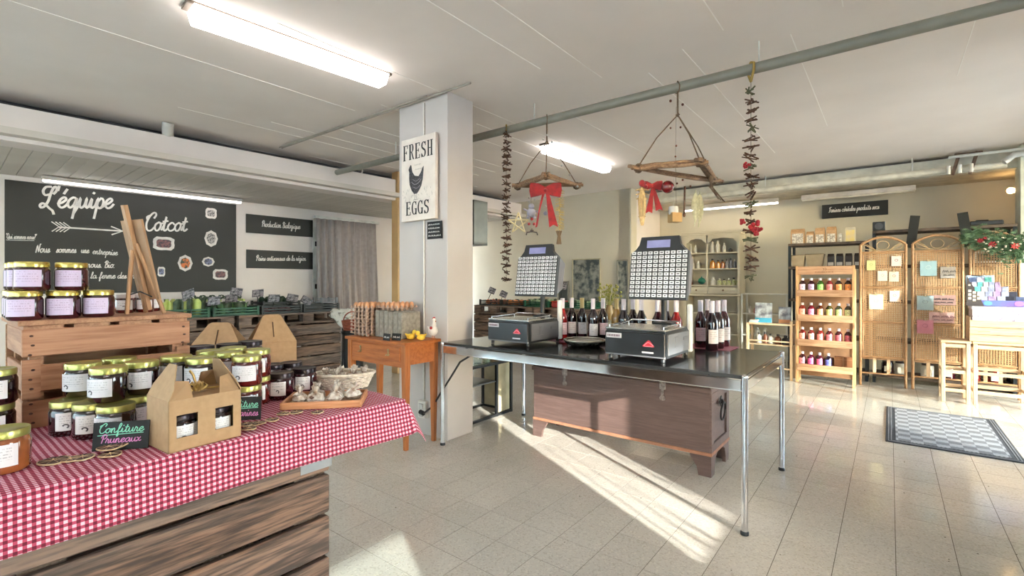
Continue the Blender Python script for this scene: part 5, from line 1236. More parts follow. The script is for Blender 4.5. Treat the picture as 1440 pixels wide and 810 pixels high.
for x0, x1, ya, yb, txt, lab, sx in ((346, 440, 300.5, 327, 'Production Biologique', 'black wall sign reading Production Biologique beside the curtain', (368, 318.5, 422, 322)), (346.5, 440, 350.8, 377, 'Pains artisanaux de la région', 'black wall sign reading Pains artisanaux de la région, lower of two', (360, 366.5, 430, 366.5))):
    _, zt = wl_px(x0, ya, .012); _, zb = wl_px(x0, yb, .012)
    t2, w2_, c2 = on_wall('wall_sign', lab, 'sign', x0, x1, zb, zt)
    fn = lambda px, py, c2=c2, zb=zb: (wl_px(px, py, .016)[0]-c2, wl_px(px, py, .016)[1]-zb)
    write(t2, 'lettering', txt, (sx[0], sx[1]), (sx[2], sx[3]), .040 if sx[0] > 362 else .036, .0085 if sx[0] > 362 else .008, fn=fn)

# curtain with rail
cur_m = M('curtain_grey', (176, 166, 162), .9, rgb2=(166, 156, 152), scale=20, sheen=.3)
s0, _ = wl_px(446, 300, .16); s1, _ = wl_px(529, 300, .16)
t = thing('curtain', 'long pleated grey curtain hanging beside the wall signs', 'curtain', wl(s0, 0, .14), WRZ)
b = B(); n = 120; vs_ = []; Lc = s1-s0
for i in range(n+1):
    u = i/n; x = u*Lc; fold = .030*sin(u*2*pi*9+.9*sin(u*9))+.009*sin(u*2*pi*19)
    for j, z in enumerate((2.08, 1.6, 1.1, .6, .04)):
        vs_.append((x*(1+.05*j/4*u), -fold*(.7+.2*j)-.01*j, z))
b.add(vs_, [(i*5+j, (i+1)*5+j, (i+1)*5+j+1, i*5+j+1) for i in range(n) for j in range(4)], True); o = obj('drape', b, cur_m, t)
md = o.modifiers.new('s', 'SOLIDIFY'); md.thickness = .004
b = B(); b.bb((-.03, -.03, 2.08), (Lc+.05, .03, 2.115)); obj('rail', b, white_metal, t)
# door hinges and white strip left of the curtain
sd, _ = wl_px(443, 300, .02); s0 = sd+.045
b = B(); b.box(wl(s0-.05, 1.05, .012), (.05, .02, 2.1), (0, 0, WRZ), .003); dd1 = struct('door_2', b, white_metal)
for z in (.5, 1.1, 1.72):
    b = B(); b.box(wl(s0-.035, z, .025), (.025, .012, .07), (0, 0, WRZ)); obj('hinge', b, black_metal, dd1)

# ================================================================== PRODUCE STANDS
green_c = M('green_crate', (22, 84, 56), .5, rgb2=(16, 66, 44)); black_c = M('black_crate', (34, 38, 36), .5)
leaf_a = M('leek_leaf', (74, 92, 66), .6, rgb2=(46, 62, 44), scale=20); leaf_b = M('pale_green', (176, 194, 96), .5, rgb2=(196, 206, 128), scale=14)
card_p = M('card_print', (66, 66, 68), .4, rgb2=(138, 130, 134), scale=26, contrast=(.46, .56))
def stand(label, loc, rz, L_, dp_, n, h=.80, group='pallet stands for produce'):
    t = thing('pallet_stand', label, 'stand', loc, rz)          # local x along the front, y deeper, origin front left floor
    for k in range(5):
        z0 = .02+.128*k
        for y in (0, dp_-.022):
            b = B(); b.box((0, 0, 0), (L_-.01, .022, .116), None, .003); obj('plank', b, oldwood, t, (L_/2, y+.011, z0+.058))
    for x in (.01, L_-.03):
        for k in range(5):
            b = B(); b.bb((x, .024, .02+.128*k), (x+.02, dp_-.024, .136+.128*k)); obj('plank', b, oldwood2, t)
    for x in (.05, L_/2, L_-.05):
        for y in (.06, dp_-.06): b = B(); b.bb((x-.035, y-.035, 0), (x+.035, y+.035, .665)); obj('post', b, oldwood2, t)
    nb = n
    for k in range(nb):
        x = .07+(L_-.14)*k/(nb-1)
        for y in (.06, dp_/2, dp_-.06): b = B(); b.bb((x-.065, y-.05, .69), (x+.065, y+.05, .775)); obj('block', b, oldwood, t)
    b = B(); b.bb((0.005, .005, .665), (L_-.005, dp_-.005, .69)); obj('deck', b, oldwood2, t)
    for k in range(7):
        y = .005+(dp_-.13)*k/6
        b = B(); b.box((0, 0, 0), (L_-.006, .12, .02), None, .002); obj('top_plank', b, oldwood, t, (L_/2, y+.06, .787))
    return t
def lw(x, y, z=0): return (Vector((-2.16, 6.17, 0)) + WD*x - WN*y + Vector((0, 0, z)))      # x along the wall from the right end, y towards the wall
stand('weathered pallet stand at the far right end of the left wall, by the curtain', lw(-1.22, 0), WRZ, 1.20, .95, 4)
stand('weathered pallet stand under the right half of the blackboard', lw(-2.46, 0), WRZ, 1.20, .95, 4)
SZ = .798
def crate_box(label, p, rz, sx, sy, h, m_, tilt=0):
    t = thing('produce_crate', label, 'crate', p, rz); t.rotation_euler = (tilt, 0, rz)
    b = B(); b.bb((-sx/2, -sy/2, 0), (sx/2, sy/2, .008)); obj('base', b, m_, t)
    for k in range(3):
        z0 = .012+(h-.012)*k/3; z1 = z0+(h-.012)/3-.012
        b = B()
        for q in (-1, 1): b.bb((-sx/2, q*sy/2-.005, z0), (sx/2, q*sy/2+.005, z1)); b.bb((q*sx/2-.005, -sy/2, z0), (q*sx/2+.005, sy/2, z1))
        obj('wall_slat', b, m_, t)
    for x in (-1, 1):
        for y in (-1, 1): b = B(); b.bb((x*sx/2-.012, y*sy/2-.012, 0), (x*sx/2+.012, y*sy/2+.012, h)); obj('corner', b, m_, t)
    return t
def leek(label, p, rz, grp, L_=.3):
    t = thing('leek', label, 'vegetable', p, rz, grp)
    b = B(); b.tube([(-L_*.5, 0, .02), (0, 0, .022)], .014, 8); obj('stalk', b, leaf_b, t)
    b = B()
    for k in range(5):
        a = -.5+.25*k; b.add([(0, -.012, .02), (0, .012, .02), (L_*.5*cos(a), L_*.5*sin(a)+.014, .06+.02*(k % 2)), (L_*.5*cos(a), L_*.5*sin(a)-.014, .055+.02*(k % 2))], [(0, 1, 2, 3)])
    o = obj('leaf', b, leaf_a, t); o.modifiers.new('s', 'SOLIDIFY').thickness = .003; return t
def head(label, p, grp, m_=leaf_b, r=.05, h=.13, name='celery_head', seed=0):
    rn = random.Random(seed); t = thing(name, label, 'vegetable', p, rn.uniform(0, 6), grp)
    b = B(); b.lathe([(0, 0), (r*.8, .004), (r, h*.35), (r*.95, h*.7), (r*.6, h*.95), (0, h)], 14); obj('heart', b, m_, t)
    for k in range(5):
        a = 2*pi*k/5+rn.uniform(-.2, .2); c, s_ = cos(a), sin(a); b = B()
        pts = [(r*.95, .01), (r*1.15, h*.5), (r*1.25, h*.95), (r*1.6, h*1.15)]; vs_ = []
        for i, (q, z) in enumerate(pts):
            w_ = (.02, .03, .034, .012)[i]; vs_ += [(c*q-s_*w_, s_*q+c*w_, z), (c*q+s_*w_, s_*q-c*w_, z)]
        b.add(vs_, [(0, 1, 3, 2), (2, 3, 5, 4), (4, 5, 7, 6)], True); o = obj('leaf', b, m_ if k % 2 else leaf_a, t); o.modifiers.new('s', 'SOLIDIFY').thickness = .002
    return t
def round_veg(name, label, p, grp, m_, r, stem_m=None):
    t = thing(name, label, 'vegetable' if name not in ('apple', 'orange', 'pear') else 'fruit', p, random.uniform(0, 6), grp)
    b = B(); b.lathe([(0, r*.1), (r*.5, 0), (r*.95, r*.5), (r, r), (r*.8, r*1.6), (r*.3, r*1.85), (0, r*1.75)], 14); obj('flesh', b, m_, t)
    b = B(); b.tube([(0, 0, r*1.7), (.004, 0, r*2.1)], .003, 5); obj('stem', b, stem_m or leaf_a, t); return t
def pcard(label, p, rz, w_=.15, h_=.10, lean=.3, roll=0):
    t = thing('price_card', label, 'sign', p, rz); t.rotation_euler = (-lean, roll, rz)
    b = B(); b.bb((-w_/2, 0, .03), (w_/2, .003, h_+.03)); obj('board', b, card_p, t)
    b = B(); b.bb((-.004, .003, SZ+.03-p.z), (.004, .006, .06)); obj('clip', b, black_pl, t)
    b = B(); scrib(b, -w_*.38, .03+h_*.58, w_*.7, h_*.16, .002, -.0015); scrib(b, -w_*.38, .03+h_*.2, w_*.5, h_*.16, .002, -.0015); obj('lettering', b, chalk, t); return t
random.seed(11)
cr_list = [(-2.22, .22, 'dark crate at the left end of the pallet stand, behind the fruit crate', black_c), (-1.72, .22, 'green crate of celery hearts on the pallet stand', green_c), (-1.23, .22, 'green crate right of the celery crate', green_c), (-.74, .22, 'black crate with dark cards on the pallet stand', black_c), (-.26, .22, 'low black crate at the right end of the pallet stand by the curtain', black_c),
           (-2.0, .68, 'dark crate in the back row behind the celery crates', black_c), (-1.25, .68, 'dark crate in the back row under the wall signs', black_c), (-.55, .68, 'dark crate in the back row near the curtain', black_c)]
for x, y, lab, m_ in cr_list: crate_box(lab, lw(x, y, SZ), WRZ, .44, .36, .10 if y < .5 else .13, m_)
for k in range(4): head('pale green celery heart in the green crate, %s' % ['left end', 'second from the left', 'third from the left', 'right end'][k], lw(-1.90+.11*k, .14, SZ+.010), 'celery hearts in the green crate', seed=k, h=.16)
for k in range(4): head('leafy green cabbage in the crate right of the celery, %s' % ['left front', 'right front', 'left back', 'right back'][k], lw(-1.32+.15*(k % 2), .14+.15*(k//2), SZ+.010), 'cabbages in the green crate', M('cabbage', (92, 128, 76), .6, rgb2=(60, 92, 56), scale=14), .058, .12, 'cabbage', 10+k)
for k in range(5): leek('leek lying on the back row crate, %s' % ['first from the left', 'second from the left', 'middle', 'second from the right', 'last on the right'][k], lw(-1.46+.11*k, .58, SZ+.135), WRZ+1.2+.1*k, 'leeks on the back row')
for k in range(6): round_veg('potato', 'brown potato in the dark crate at the left end of the stand', lw(-2.36+.07*k+.01*(k % 2), .12+.05*(k % 2), SZ+.012), 'potatoes in the left dark crate', M('potato', (168, 140, 100), .8, rgb2=(140, 112, 76), scale=14), .033)
for k in range(8): round_veg('carrot' if 0 else 'radish', 'dark radish in the black crate with dark cards', lw(-.90+.085*(k % 4), .12+.1*(k//4), SZ+.012), 'radishes in the black crate', M('radish', (88, 38, 46), .5, scale=14), .035)
for k in range(6): head('dark leafy bunch in the back row crate near the curtain', lw(-.68+.13*(k % 3), .62+.12*(k//3), SZ+.010), 'leafy bunches near the curtain', M('dark_leaf', (52, 84, 56), .6, rgb2=(36, 58, 42), scale=14), .045, .15, 'salad_head', 30+k)
for k in range(4): head('dark leafy bunch in the back row crate behind the celery', lw(-2.14+.15*(k % 2), .62+.12*(k//2), SZ+.010), 'leafy bunches behind the celery', M('dark_leaf', (52, 84, 56)), .045, .17, 'salad_head', 50+k)
for (px, py, D, lab, ro) in [(266, 414, 4.95, 'tilted grey price card at the left end of the produce stand', -.35), (300, 424, 5.05, 'dark price card in front of the celery crate', -.1), (325, 420, 5.3, 'dark price card left of the celery hearts', -.15), (330, 410, 5.6, 'dark price card standing behind the celery hearts', .1), (362, 412, 5.7, 'dark price card above the leeks', -.1),
                             (384, 419, 5.75, 'wide dark price card under the left part of the lower wall sign', 0), (409, 418, 5.95, 'green-edged price card right of the wide dark one', .15), (426, 421, 6.05, 'slanted price card at the right end of the wall signs', .5)]:
    z = H-(py+9-HY)*D/F; pcard(lab, at(px, py+9, D), WRZ-.9, .14, .09, .25, ro)
t = crate_box('small clear grey crate at the right end of the pallet stand', lw(-.12, .22, SZ+.10), WRZ, .2, .2, .07, M('grey_crate', (120, 122, 126), .4))
# things left of the side table
t = thing('white_cloth', 'crumpled white patterned cloth hanging at the end of the pallet stand', 'cloth', onz_x(483, 5.6, 0))
b = B(); random.seed(4); vs_ = []
for i in range(9):
    for j in range(7): vs_.append((-.13+.04*i+.015*sin(j*2), -.06+.03*sin(i*1.7+j), .86-.05*j*(.3+.12*i)+.01*sin(i*3)))
b.add(vs_, [(i*7+j, (i+1)*7+j, (i+1)*7+j+1, i*7+j+1) for i in range(8) for j in range(6)], True); o = obj('drape', b, M('cloth_print', (214, 206, 192), .9, rgb2=(130, 120, 104), scale=26, contrast=(.36, .46)), t); o.modifiers.new('s', 'SOLIDIFY').thickness = .004
b = B(); b.tube([(0, 0, 0), (0, 0, .80)], .02, 8); b.bb((-.12, -.02, .78), (.18, .02, .80)); obj('stand_rod', b, black_metal, t)
t = thing('bin', 'black bin behind the left leg of the side table', 'bin', onz_x(497, 5.3, 0))
b = B(); b.lathe([(0, 0), (.10, 0), (.12, .60), (.125, .62), (.11, .62), (.10, .05), (0, .05)], 20); obj('body', b, black_pl, t)
b = B(); b.lathe([(.126, .60), (.13, .63), (.118, .635)], 20); obj('rim', b, black_metal, t)
t = thing('basket', 'reddish round basket between the pallet stand and the egg trays', 'basket', onz_x(496, 5.3, .64))
b = B()
for k in range(6): b.tube([((.09+.004*k)*cos(a), (.09+.004*k)*sin(a), .01+.018*k) for a in [2*pi*j/20 for j in range(20)]], .010, 6, closed=True)
obj('weave', b, M('reddish_wicker', (150, 74, 48), .7, scale=40), t)
b = B(); b.tube([(.10*cos(a), 0, .10+.10*sin(a)) for a in [pi*j/12 for j in range(13)]], .007, 6); obj('handle', b, M('reddish_wicker', (150, 74, 48)), t)

# second stand along the back wall
stand('dark pallet stand in front of the back wall, seen past the white pillar', AB(5.72, -5.25), RZ, 1.15, .8, 4)
stand('dark pallet stand behind the left scale, right one of the pair at the back wall', AB(5.72, -4.08), RZ, 1.0, .8, 4)
random.seed(21)
fr_o = M('orange_skin', (206, 116, 44), .5); fr_b = M('brown_skin', (120, 78, 48), .6, scale=14); fr_r = M('apple_red', (160, 60, 48), .4, rgb2=(190, 120, 70), scale=10); fr_g = M('pear_green', (160, 170, 96), .5)
for i, (b0, lab, m_) in enumerate(((-4.95, 'dark fruit crate nearest the pillar on the back stand', black_c), (-4.50, 'dark fruit crate with tilted cards on the back stand', black_c), (-4.06, 'green crate of salad behind the left scale', green_c), (-3.38, 'green crate at the right end of the back stand', green_c))):
    crate_box(lab, AB(5.98, b0, SZ), RZ, .42, .4, .09, m_)
    for k in range(6):
        a_, bb_ = 5.87+.13*(k//3), b0-.12+.12*(k % 3)
        if i < 2: round_veg('orange' if i == 1 else 'apple', ['red-brown apple in the crate nearest the pillar', 'orange in the crate with tilted cards'][i], AB(a_, bb_, SZ+.011), ['apples on the back stand', 'oranges on the back stand'][i], fr_r if i == 0 else fr_o, .042)
        else: head(['loose salad head in the green crate behind the left scale', 'loose salad head in the green crate at the right end of the back stand'][i-2], AB(a_, bb_, SZ+.011), ['salad heads behind the left scale', 'salad heads at the right end of the back stand'][i-2], M('salad', (120, 150, 110), .6, rgb2=(170, 186, 150), scale=14), .05, .09, 'salad_head', 70+k+6*i)
for px, py, lab, ro in ((689, 405, 'tilted grey price card behind the left garland', .3), (705, 410, 'tilted grey price card left of the left scale keypad', .35), (790, 400, 'dark price card right of the left scale head', 0)): pcard(lab, at(px, py+10, ray_a(px, 5.95)), -.6, .13, .1, .3, ro)
t = thing('red_crate', 'red plastic box on the back stand behind the left scale', 'crate', AB(5.95, -3.72, SZ), RZ)
b = B(); b.bb((-.10, -.15, .0), (.10, .15, .08), .01); obj('box', b, M('red_plastic', (170, 44, 36), .5), t)
b = B(); b.bb((-.105, -.155, .08), (.105, .155, .095), .005); obj('lid', b, M('red_plastic_lid', (184, 60, 48), .5), t)

# ------------------------------------------------------------------ low black rack right of the pillar
t = thing('metal_rack', 'low black metal rack with a glass shelf between the pillar and the chest', 'rack', AB(2.87, -2.86), RZ)
w_, d_, h_ = .33, .56, .46; b = B()
for z in (.012, h_):
    b.bb((-w_/2, -.01, z-.01), (w_/2, .01, z+.01)); b.bb((-w_/2, d_-.01, z-.01), (w_/2, d_+.01, z+.01)); b.bb((-w_/2-.01, 0, z-.01), (-w_/2+.01, d_, z+.01)); b.bb((w_/2-.01, 0, z-.01), (w_/2+.01, d_, z+.01))
obj('frame', b, black_metal, t)
for x in (-w_/2, w_/2):
    for y in (0, d_): b = B(); b.bb((x-.012, y-.012, 0), (x+.012, y+.012, h_+.01)); obj('post', b, black_metal, t)
b = B(); b.bb((w_/2-.011, .35, 0), (w_/2+.011, .372, h_)); obj('middle_post', b, black_metal, t)
b = B(); b.bb((-w_/2, 0, h_+.01), (w_/2, d_, h_+.016)); obj('glass_shelf', b, M('smoked_glass', (60, 64, 62), .08, coat=.5), t)
b = B(); b.bb((-w_/2, .0, .30), (w_/2, .36, .31)); obj('shelf', b, M('grey_shelf', (96, 98, 98), .4), t)
b = B(); b.bb((-w_/2+.02, d_-.006, .02), (w_/2-.02, d_+.004, h_-.01)); obj('rear_panel', b, M('beige_panel', (190, 176, 140), .6), t)
b = B(); b.bb((w_/2-.008, .385, .03), (w_/2+.002, d_-.02, h_-.01)); obj('side_panel', b, M('beige_panel', (190, 176, 140), .6), t)
RZ_ = h_+.016
for (y, x, lab, m_, r_, hh_) in ((.06, .11, 'tall yellow jar on the low rack next to the pillar', yellow_m, .028, .11), (.19, .10, 'clear glass jar on the low rack, middle one', glassy('clear_jar', (225, 235, 235), .9), .035, .085), (.30, .10, 'clear glass jar with green sweets on the low rack, right one', M('green_sweets', (150, 176, 140), .2, rgb2=(210, 220, 210), scale=60, coat=1), .036, .085)):
    t = thing('storage_jar', lab, 'jar', AB(2.87+y, -2.86+x, RZ_), RZ)
    b = B(); b.lathe([(0, 0), (r_*.9, 0), (r_, .006), (r_, hh_*.8), (r_*.85, hh_*.88), (0, hh_*.88)], 18); obj('body', b, m_, t)
    b = B(); b.lathe([(r_*.9, hh_*.88), (r_*.9, hh_), (0, hh_)], 18); obj('lid', b, white_metal, t)
t = thing('paper_cone', 'crumpled kraft paper at the right end of the low rack', 'paper', AB(3.33, -2.80, RZ_), RZ)
b = B(); b.add([(-.05, -.06, .0), (.07, -.05, .0), (.09, .07, .02), (-.04, .08, .0), (0, 0, .05), (.03, .03, .045)], [(0, 1, 4), (1, 5, 4), (1, 2, 5), (2, 3, 5), (3, 4, 5), (3, 0, 4)]); obj('sheet', b, M('beige_paper', (196, 170, 128), .8), t)
# tall framed display case mounted on the far side of the pillar
t = thing('display_case', 'dark-framed glass case with a blue poster, mounted beside the pillar', 'display case', AB(2.87, -2.755, 1.46), RZ)
b = B()
for (x0, x1, z0, z1) in ((-.2, .2, 0, .02), (-.2, .2, .33, .35), (-.2, -.18, 0, .35), (.18, .2, 0, .35)): b.bb((x0, -.08, z0), (x1, .08, z1))
obj('frame', b, M('frame_grey', (120, 120, 112), .4, .5), t)
b = B(); b.prism([(-.18, .02), (.18, .02), (.18, .10), (.02, .20), (-.18, .20)], .01, Matrix.Rotation(pi/2, 4, 'X')); obj('poster', b, M('poster_dark', (74, 82, 96), .5, rgb2=(140, 170, 200), scale=9, contrast=(.55, .7)), t)
b = B(); b.bb((-.18, -.078, .02), (-.176, .078, .33)); obj('glass_side', b, glassy('case_glass'), t)

# framed pictures on the back wall
def framed(label, x0, x1, y0, y1, a, m_, fm, cat='picture', name='framed_picture'):
    D0, D1 = ray_a(x0, a), ray_a(x1, a); p0, p1 = at(x0, y1, D0), at(x1, y1, D1); zt = H-(y0-HY)*D1/F; zb = p1.z
    w_ = (Vector(p1.xy)-Vector(p0.xy)).length; c = (p0+p1)/2
    t = thing(name, label, cat, (c.x, c.y, zb), RZ); h_ = zt-zb
    b = B()
    for (u0, u1, v0, v1) in ((-w_/2, w_/2, 0, .02), (-w_/2, w_/2, h_-.02, h_), (-w_/2, -w_/2+.02, 0, h_), (w_/2-.02, w_/2, 0, h_)): b.bb((u0, -.02, v0), (u1, .002, v1), .002)
    obj('frame', b, fm, t)
    b = B(); b.bb((-w_/2+.02, -.008, .02), (w_/2-.02, .0, h_-.02)); obj('print', b, m_, t); return t
art = M('art_print', (150, 150, 140), .5, rgb2=(60, 70, 72), scale=9, contrast=(.42, .6), detail=8)
framed('framed dark botanical picture on the back wall between the scales', 805, 845, 363, 442, 6.78, art, M('thin_gold_frame', (190, 180, 150), .4))
framed('second framed picture partly behind the right scale', 868, 884, 365, 440, 6.78, art, M('thin_grey_frame', (140, 136, 124), .5))
framed('dark picture just right of the left scale head', 785, 800, 395, 440, 6.78, M('art_dark', (70, 76, 74), .5, scale=20), M('thin_grey_frame', (140, 136, 124), .5))
t = thing('bouquet', 'yellow-green dried bouquet in a vase left of the right scale', 'plant', onz_x(857, 6.0, 0))
b = B(); b.lathe([(0, 0), (.16, 0), (.16, .68), (.18, .70), (0, .70)], 20); obj('pedestal', b, M('pedestal', (170, 160, 140), .7), t)
b = B(); b.lathe([(0, .70), (.05, .70), (.07, .78), (.04, .86), (.045, .88)], 16); obj('vase', b, M('vase', (150, 120, 70), .4), t)
b = B(); random.seed(8)
for k in range(60):
    a = random.uniform(0, 2*pi); r_ = random.uniform(.02, .16); z_ = 1.14-random.uniform(0, .2); b.tube([(0, 0, .86), (r_*.5*cos(a), r_*.5*sin(a), (z_+.9)/2), (r_*cos(a), r_*sin(a), z_)], .002, 3); b.ball((r_*cos(a), r_*sin(a), z_), .016, 5, 4)
stuff(obj('flowers', b, M('dried_yellow', (168, 160, 84), .8, rgb2=(120, 124, 60), scale=20), t))
# ================================================================== HANGING DECORATIONS
PA = 3.1
def hang_pt(px): D = ray_a(px, PA); return at(px, HY, D)
straw = M('straw', (206, 180, 130), .8, rgb2=(176, 148, 100), scale=60); gold_star = M('pale_gold', (212, 196, 150), .5)
pearl = M('bead_silver', (200, 196, 190), .3, .5); ball_red = M('ball_red', (110, 14, 20), .25, rgb2=(76, 8, 12), scale=60, coat=.5)
def knot(b, c, r=.02, n=5, seed=0):
    rn = random.Random(seed)
    for k in range(n):
        ax = Vector((rn.uniform(-1, 1), rn.uniform(-1, 1), rn.uniform(-1, 1))).normalized(); u = ax.orthogonal().normalized(); v_ = ax.cross(u)
        b.tube([Vector(c)+u*r*cos(a)+v_*r*sin(a) for a in [2*pi*j/8 for j in range(8)]], r*.22, 5, closed=True)
def ribbon_loop(b, c, dx, s):      # one loop of a bow
    pts = [(0, 0), (dx*.055, .022), (dx*.062, -.012), (0, -.004)]; vs_ = []
    for x, z in [(0, .012), (dx*.03, .028), (dx*.062, .03), (dx*.066, 0), (dx*.06, -.028), (dx*.03, -.022), (0, -.012)]: vs_ += [(c[0]+x*s, c[1]-.018, c[2]+z*s), (c[0]+x*s, c[1]+.018, c[2]+z*s)]
    b.add(vs_, [(2*i, 2*i+1, 2*i+3, 2*i+2) for i in range(6)], True)
    b.add([vs_[i] for i in range(0, 14, 2)], [list(range(7))]); return b
def branch_mobile(label, px, zr, cs, seed, ztop=2.39):
    rn = random.Random(seed); p = hang_pt(px); t = thing('branch_mobile', label, 'decoration', (p.x, p.y, 0), 0)
    zk = ztop-.15
    b = B(); b.tube([(0, 0, ztop+.0), (0, 0, zk)], .006, 6); b.tube([(.0, -.0, ztop-.012), (.0, -.033, ztop+.0), (0, -.036, ztop+.03), (0, -.0, ztop+.066), (0, .036, ztop+.03), (0, .033, ztop), (0, 0, ztop-.012)], .004, 6); knot(b, (0, 0, zk), .012, 4, seed)
    for x, y in cs: b.tube([(0, 0, zk), (x*.55, y*.55, (zk+zr)/2+.02), (x, y, zr+.02)], .0042, 5)
    obj('rope', b, twine, t)
    for i in range(3):
        (x0, y0), (x1, y1) = cs[i], cs[(i+1) % 3]; dx, dy = x1-x0, y1-y0
        for k in range(3):
            e = .10; o_ = .036*(k-1); z_ = zr+.012*k+rn.uniform(-.006, .006)
            b = B(); b.tube([(x0-dx*e, y0-dy*e+o_, z_), (x0+dx*.3, y0+dy*.3+o_+rn.uniform(-.01, .01), z_+rn.uniform(-.008, .008)), (x0+dx*.7, y0+dy*.7+o_, z_+rn.uniform(-.008, .008)), (x1+dx*e, y1+dy*e+o_, z_)], [.012, .0145, .0135, .011], 7); obj('branch', b, driftwood, t)
    for i, (x, y) in enumerate(cs): b = B(); knot(b, (x, y, zr+.006), .026, 7, seed+i); obj('twine_knot', b, twine, t)
    return t, cs
# right mobile
t, cs = branch_mobile('right hanging triangle of branches with a large red ribbon and straw ornaments', 953, 1.865, [(-.28, -.11), (.04, -.26), (.33, .24)], 1)
def in_local(root, px, py, D):
    q = at(px, py, D); return root.matrix_basis.inverted() @ q
zr = 1.865; D0 = hang_pt(953).y
b = B(); c = in_local(t, 916, 262, D0-.12)
Minv = Matrix.Identity(4)
def facing_local(c, fn):
    bb_ = B(); fn(bb_); out = B()
    M4 = Matrix.Translation(c) @ Minv @ (Matrix.Scale(1.3, 4) if fn.__name__ in ('straw_fig', 'feather', 'star', 'snowman') else Matrix.Identity(4))
    out.add(bb_.v, bb_.f, False, M4); out.sm = bb_.sm[:]; return out
def bow1(b):
    ribbon_loop(b, (0, 0, 0), 1, 1.0); ribbon_loop(b, (0, 0, 0), -1, 1.0); b.ball((0, -.01, 0), .014, 8, 6)
    for dx, L_ in ((-.02, .17), (.045, .155)):
        b.add([(0, -.012, 0), (dx-.022, -.014, -L_), (dx, -.014, -L_+.012), (dx+.022, -.014, -L_+.003), (.012, -.012, 0)], [(0, 1, 2, 3, 4)])
o = obj('red_bow', facing_local(c, lambda b: bow1(b)), red_felt, t); o.modifiers.new('s', 'SOLIDIFY').thickness = .002; o['label'] = 'red ribbon bow'
def straw_fig(b):     # straw figure: bundled stalks
    for k in range(14):
        a = 2*pi*k/14; b.tube([(0, 0, .07), (.016*cos(a), .010*sin(a), .0), (.013*cos(a), .010*sin(a), -.07), (.004*cos(a), 0, -.12)], .0028, 4)
    for z in (.04, .0, -.04, -.08): b.tube([(.016*cos(a), .011*sin(a), z) for a in [2*pi*j/10 for j in range(10)]], .002, 4, closed=True)
    for z, s_ in ((.05, .03), (.03, .028), (.01, .026)):
        b.tube([(-s_, 0, z-.01), (0, 0, z), (s_, 0, z-.01)], .003, 4)
c = in_local(t, 903, 280, D0-.22); obj('straw_figure', facing_local(c, straw_fig), straw, t)
b = B(); b.ball(in_local(t, 903, 258, D0-.23), .020, 8, 6, (1, .6, 1.1)); b.ball(in_local(t, 908, 262, D0-.23), .012, 8, 6); obj('red_cap', b, red_felt, t)
b = B(); b.ball(in_local(t, 939, 263, D0-.2), .038, 14, 10); obj('red_ball', b, ball_red, t)
def feather(b):
    rn = random.Random(9)
    for k in range(34):
        z = -.004*k; s_ = .020*sin(pi*min(1, (k+5)/38)); b.tube([(0, 0, z), (s_, 0, z-.014)], .002, 3); b.tube([(0, 0, z), (-s_, 0, z-.014)], .002, 3)
    b.tube([(0, 0, .01), (.004, 0, -.07), (-.006, 0, -.165)], .0028, 4)
fe = M('cream_feather', (206, 204, 172), .8, rgb2=(180, 178, 146), scale=60)
for px, py, D, rr in ((984, 272, D0-.05, .12), (978, 270, D0-.1, -.12)):
    c = in_local(t, px, py, D); obj('dried_frond', facing_local(c, feather), fe, t)
b = B(); c = in_local(t, 1000, 252, D0); b.tube([c+Vector((0, 0, .03)), c], .003, 5); b.ball(c, .018, 8, 6, (1, 1, 1.4))
for k in range(6): b.tube([c, c+Vector((.01*cos(k), .01*sin(k), -.05)), c+Vector((.04+.008*k, .02*sin(k), -.11-.008*k))], .003, 4)
obj('twine_tassel', b, twine, t)
for px, py in ((943, 142), (960, 147), (943, 180), (951, 205), (957, 179), (950, 220), (952, 258), (960, 253), (971, 262)):
    b = B(); b.ball(in_local(t, px, py, D0), .009 if py < 170 else .007, 8, 6); obj('bell', b, M('bell_brown', (120, 74, 60), .3, .6), t)
b = B(); b.tube([in_local(t, 951, 150, D0), in_local(t, 950, 220, D0), in_local(t, 951, 290, D0)], .0012, 4); obj('bell_string', b, twine, t)
b = B(); b.tube([in_local(t, 963, 262, D0-.03), in_local(t, 962, 300, D0-.03)], .006, 6); b.ball(in_local(t, 962, 302, D0-.03), .010, 6, 5, (1, 1, 1.6)); obj('stick', b, twig_m, t)
b = B(); q = in_local(t, 949, 306, D0-.05); b.box(q, (.07, .06, .06), (0, 0, .2), .003); obj('kraft_box', b, M('kraft_gift', (196, 160, 104), .7), t)
b = B(); q = in_local(t, 947, 295, D0-.05); b.lathe([(0, -.03), (.030, -.03), (.032, .01), (.028, .02), (0, .02)], 12, q); b.tube([q+Vector((0, 0, .02)), q+Vector((0, 0, .2))], .0015, 4); obj('small_cup', b, M('cup_white', (214, 210, 204), .4), t)
# left mobile
t, cs = branch_mobile('left hanging triangle of branches with a red bow, snowmen and golden star', 769, 1.923, [(-.222, .14), (-.023, -.25), (.244, .11)], 4)
Minv = Matrix.Identity(4); D0 = hang_pt(769).y
def bow2(b):
    ribbon_loop(b, (0, 0, 0), 1, 1.75); ribbon_loop(b, (0, 0, 0), -1, 1.75); b.ball((0, -.012, 0), .016, 8, 6)
    for s_ in (-1, 1): b.add([(0, -.012, 0), (s_*.05-.024, -.016, -.265), (s_*.055, -.016, -.245), (s_*.075+.014, -.016, -.262), (.02*s_, -.012, 0)], [(0, 1, 2, 3, 4)])
o = obj('red_bow', facing_local(in_local(t, 767, 268, D0-.28), bow2), red_felt, t); o.modifiers.new('s', 'SOLIDIFY').thickness = .002; o['label'] = 'large red felt bow'
def star(b):
    for k in range(5):
        a0, a1 = R(90+144*k), R(90+144*(k+1)); b.tube([(.062*cos(a0), 0, .062*sin(a0)), (.062*cos(a1), 0, .062*sin(a1))], .0045, 5)
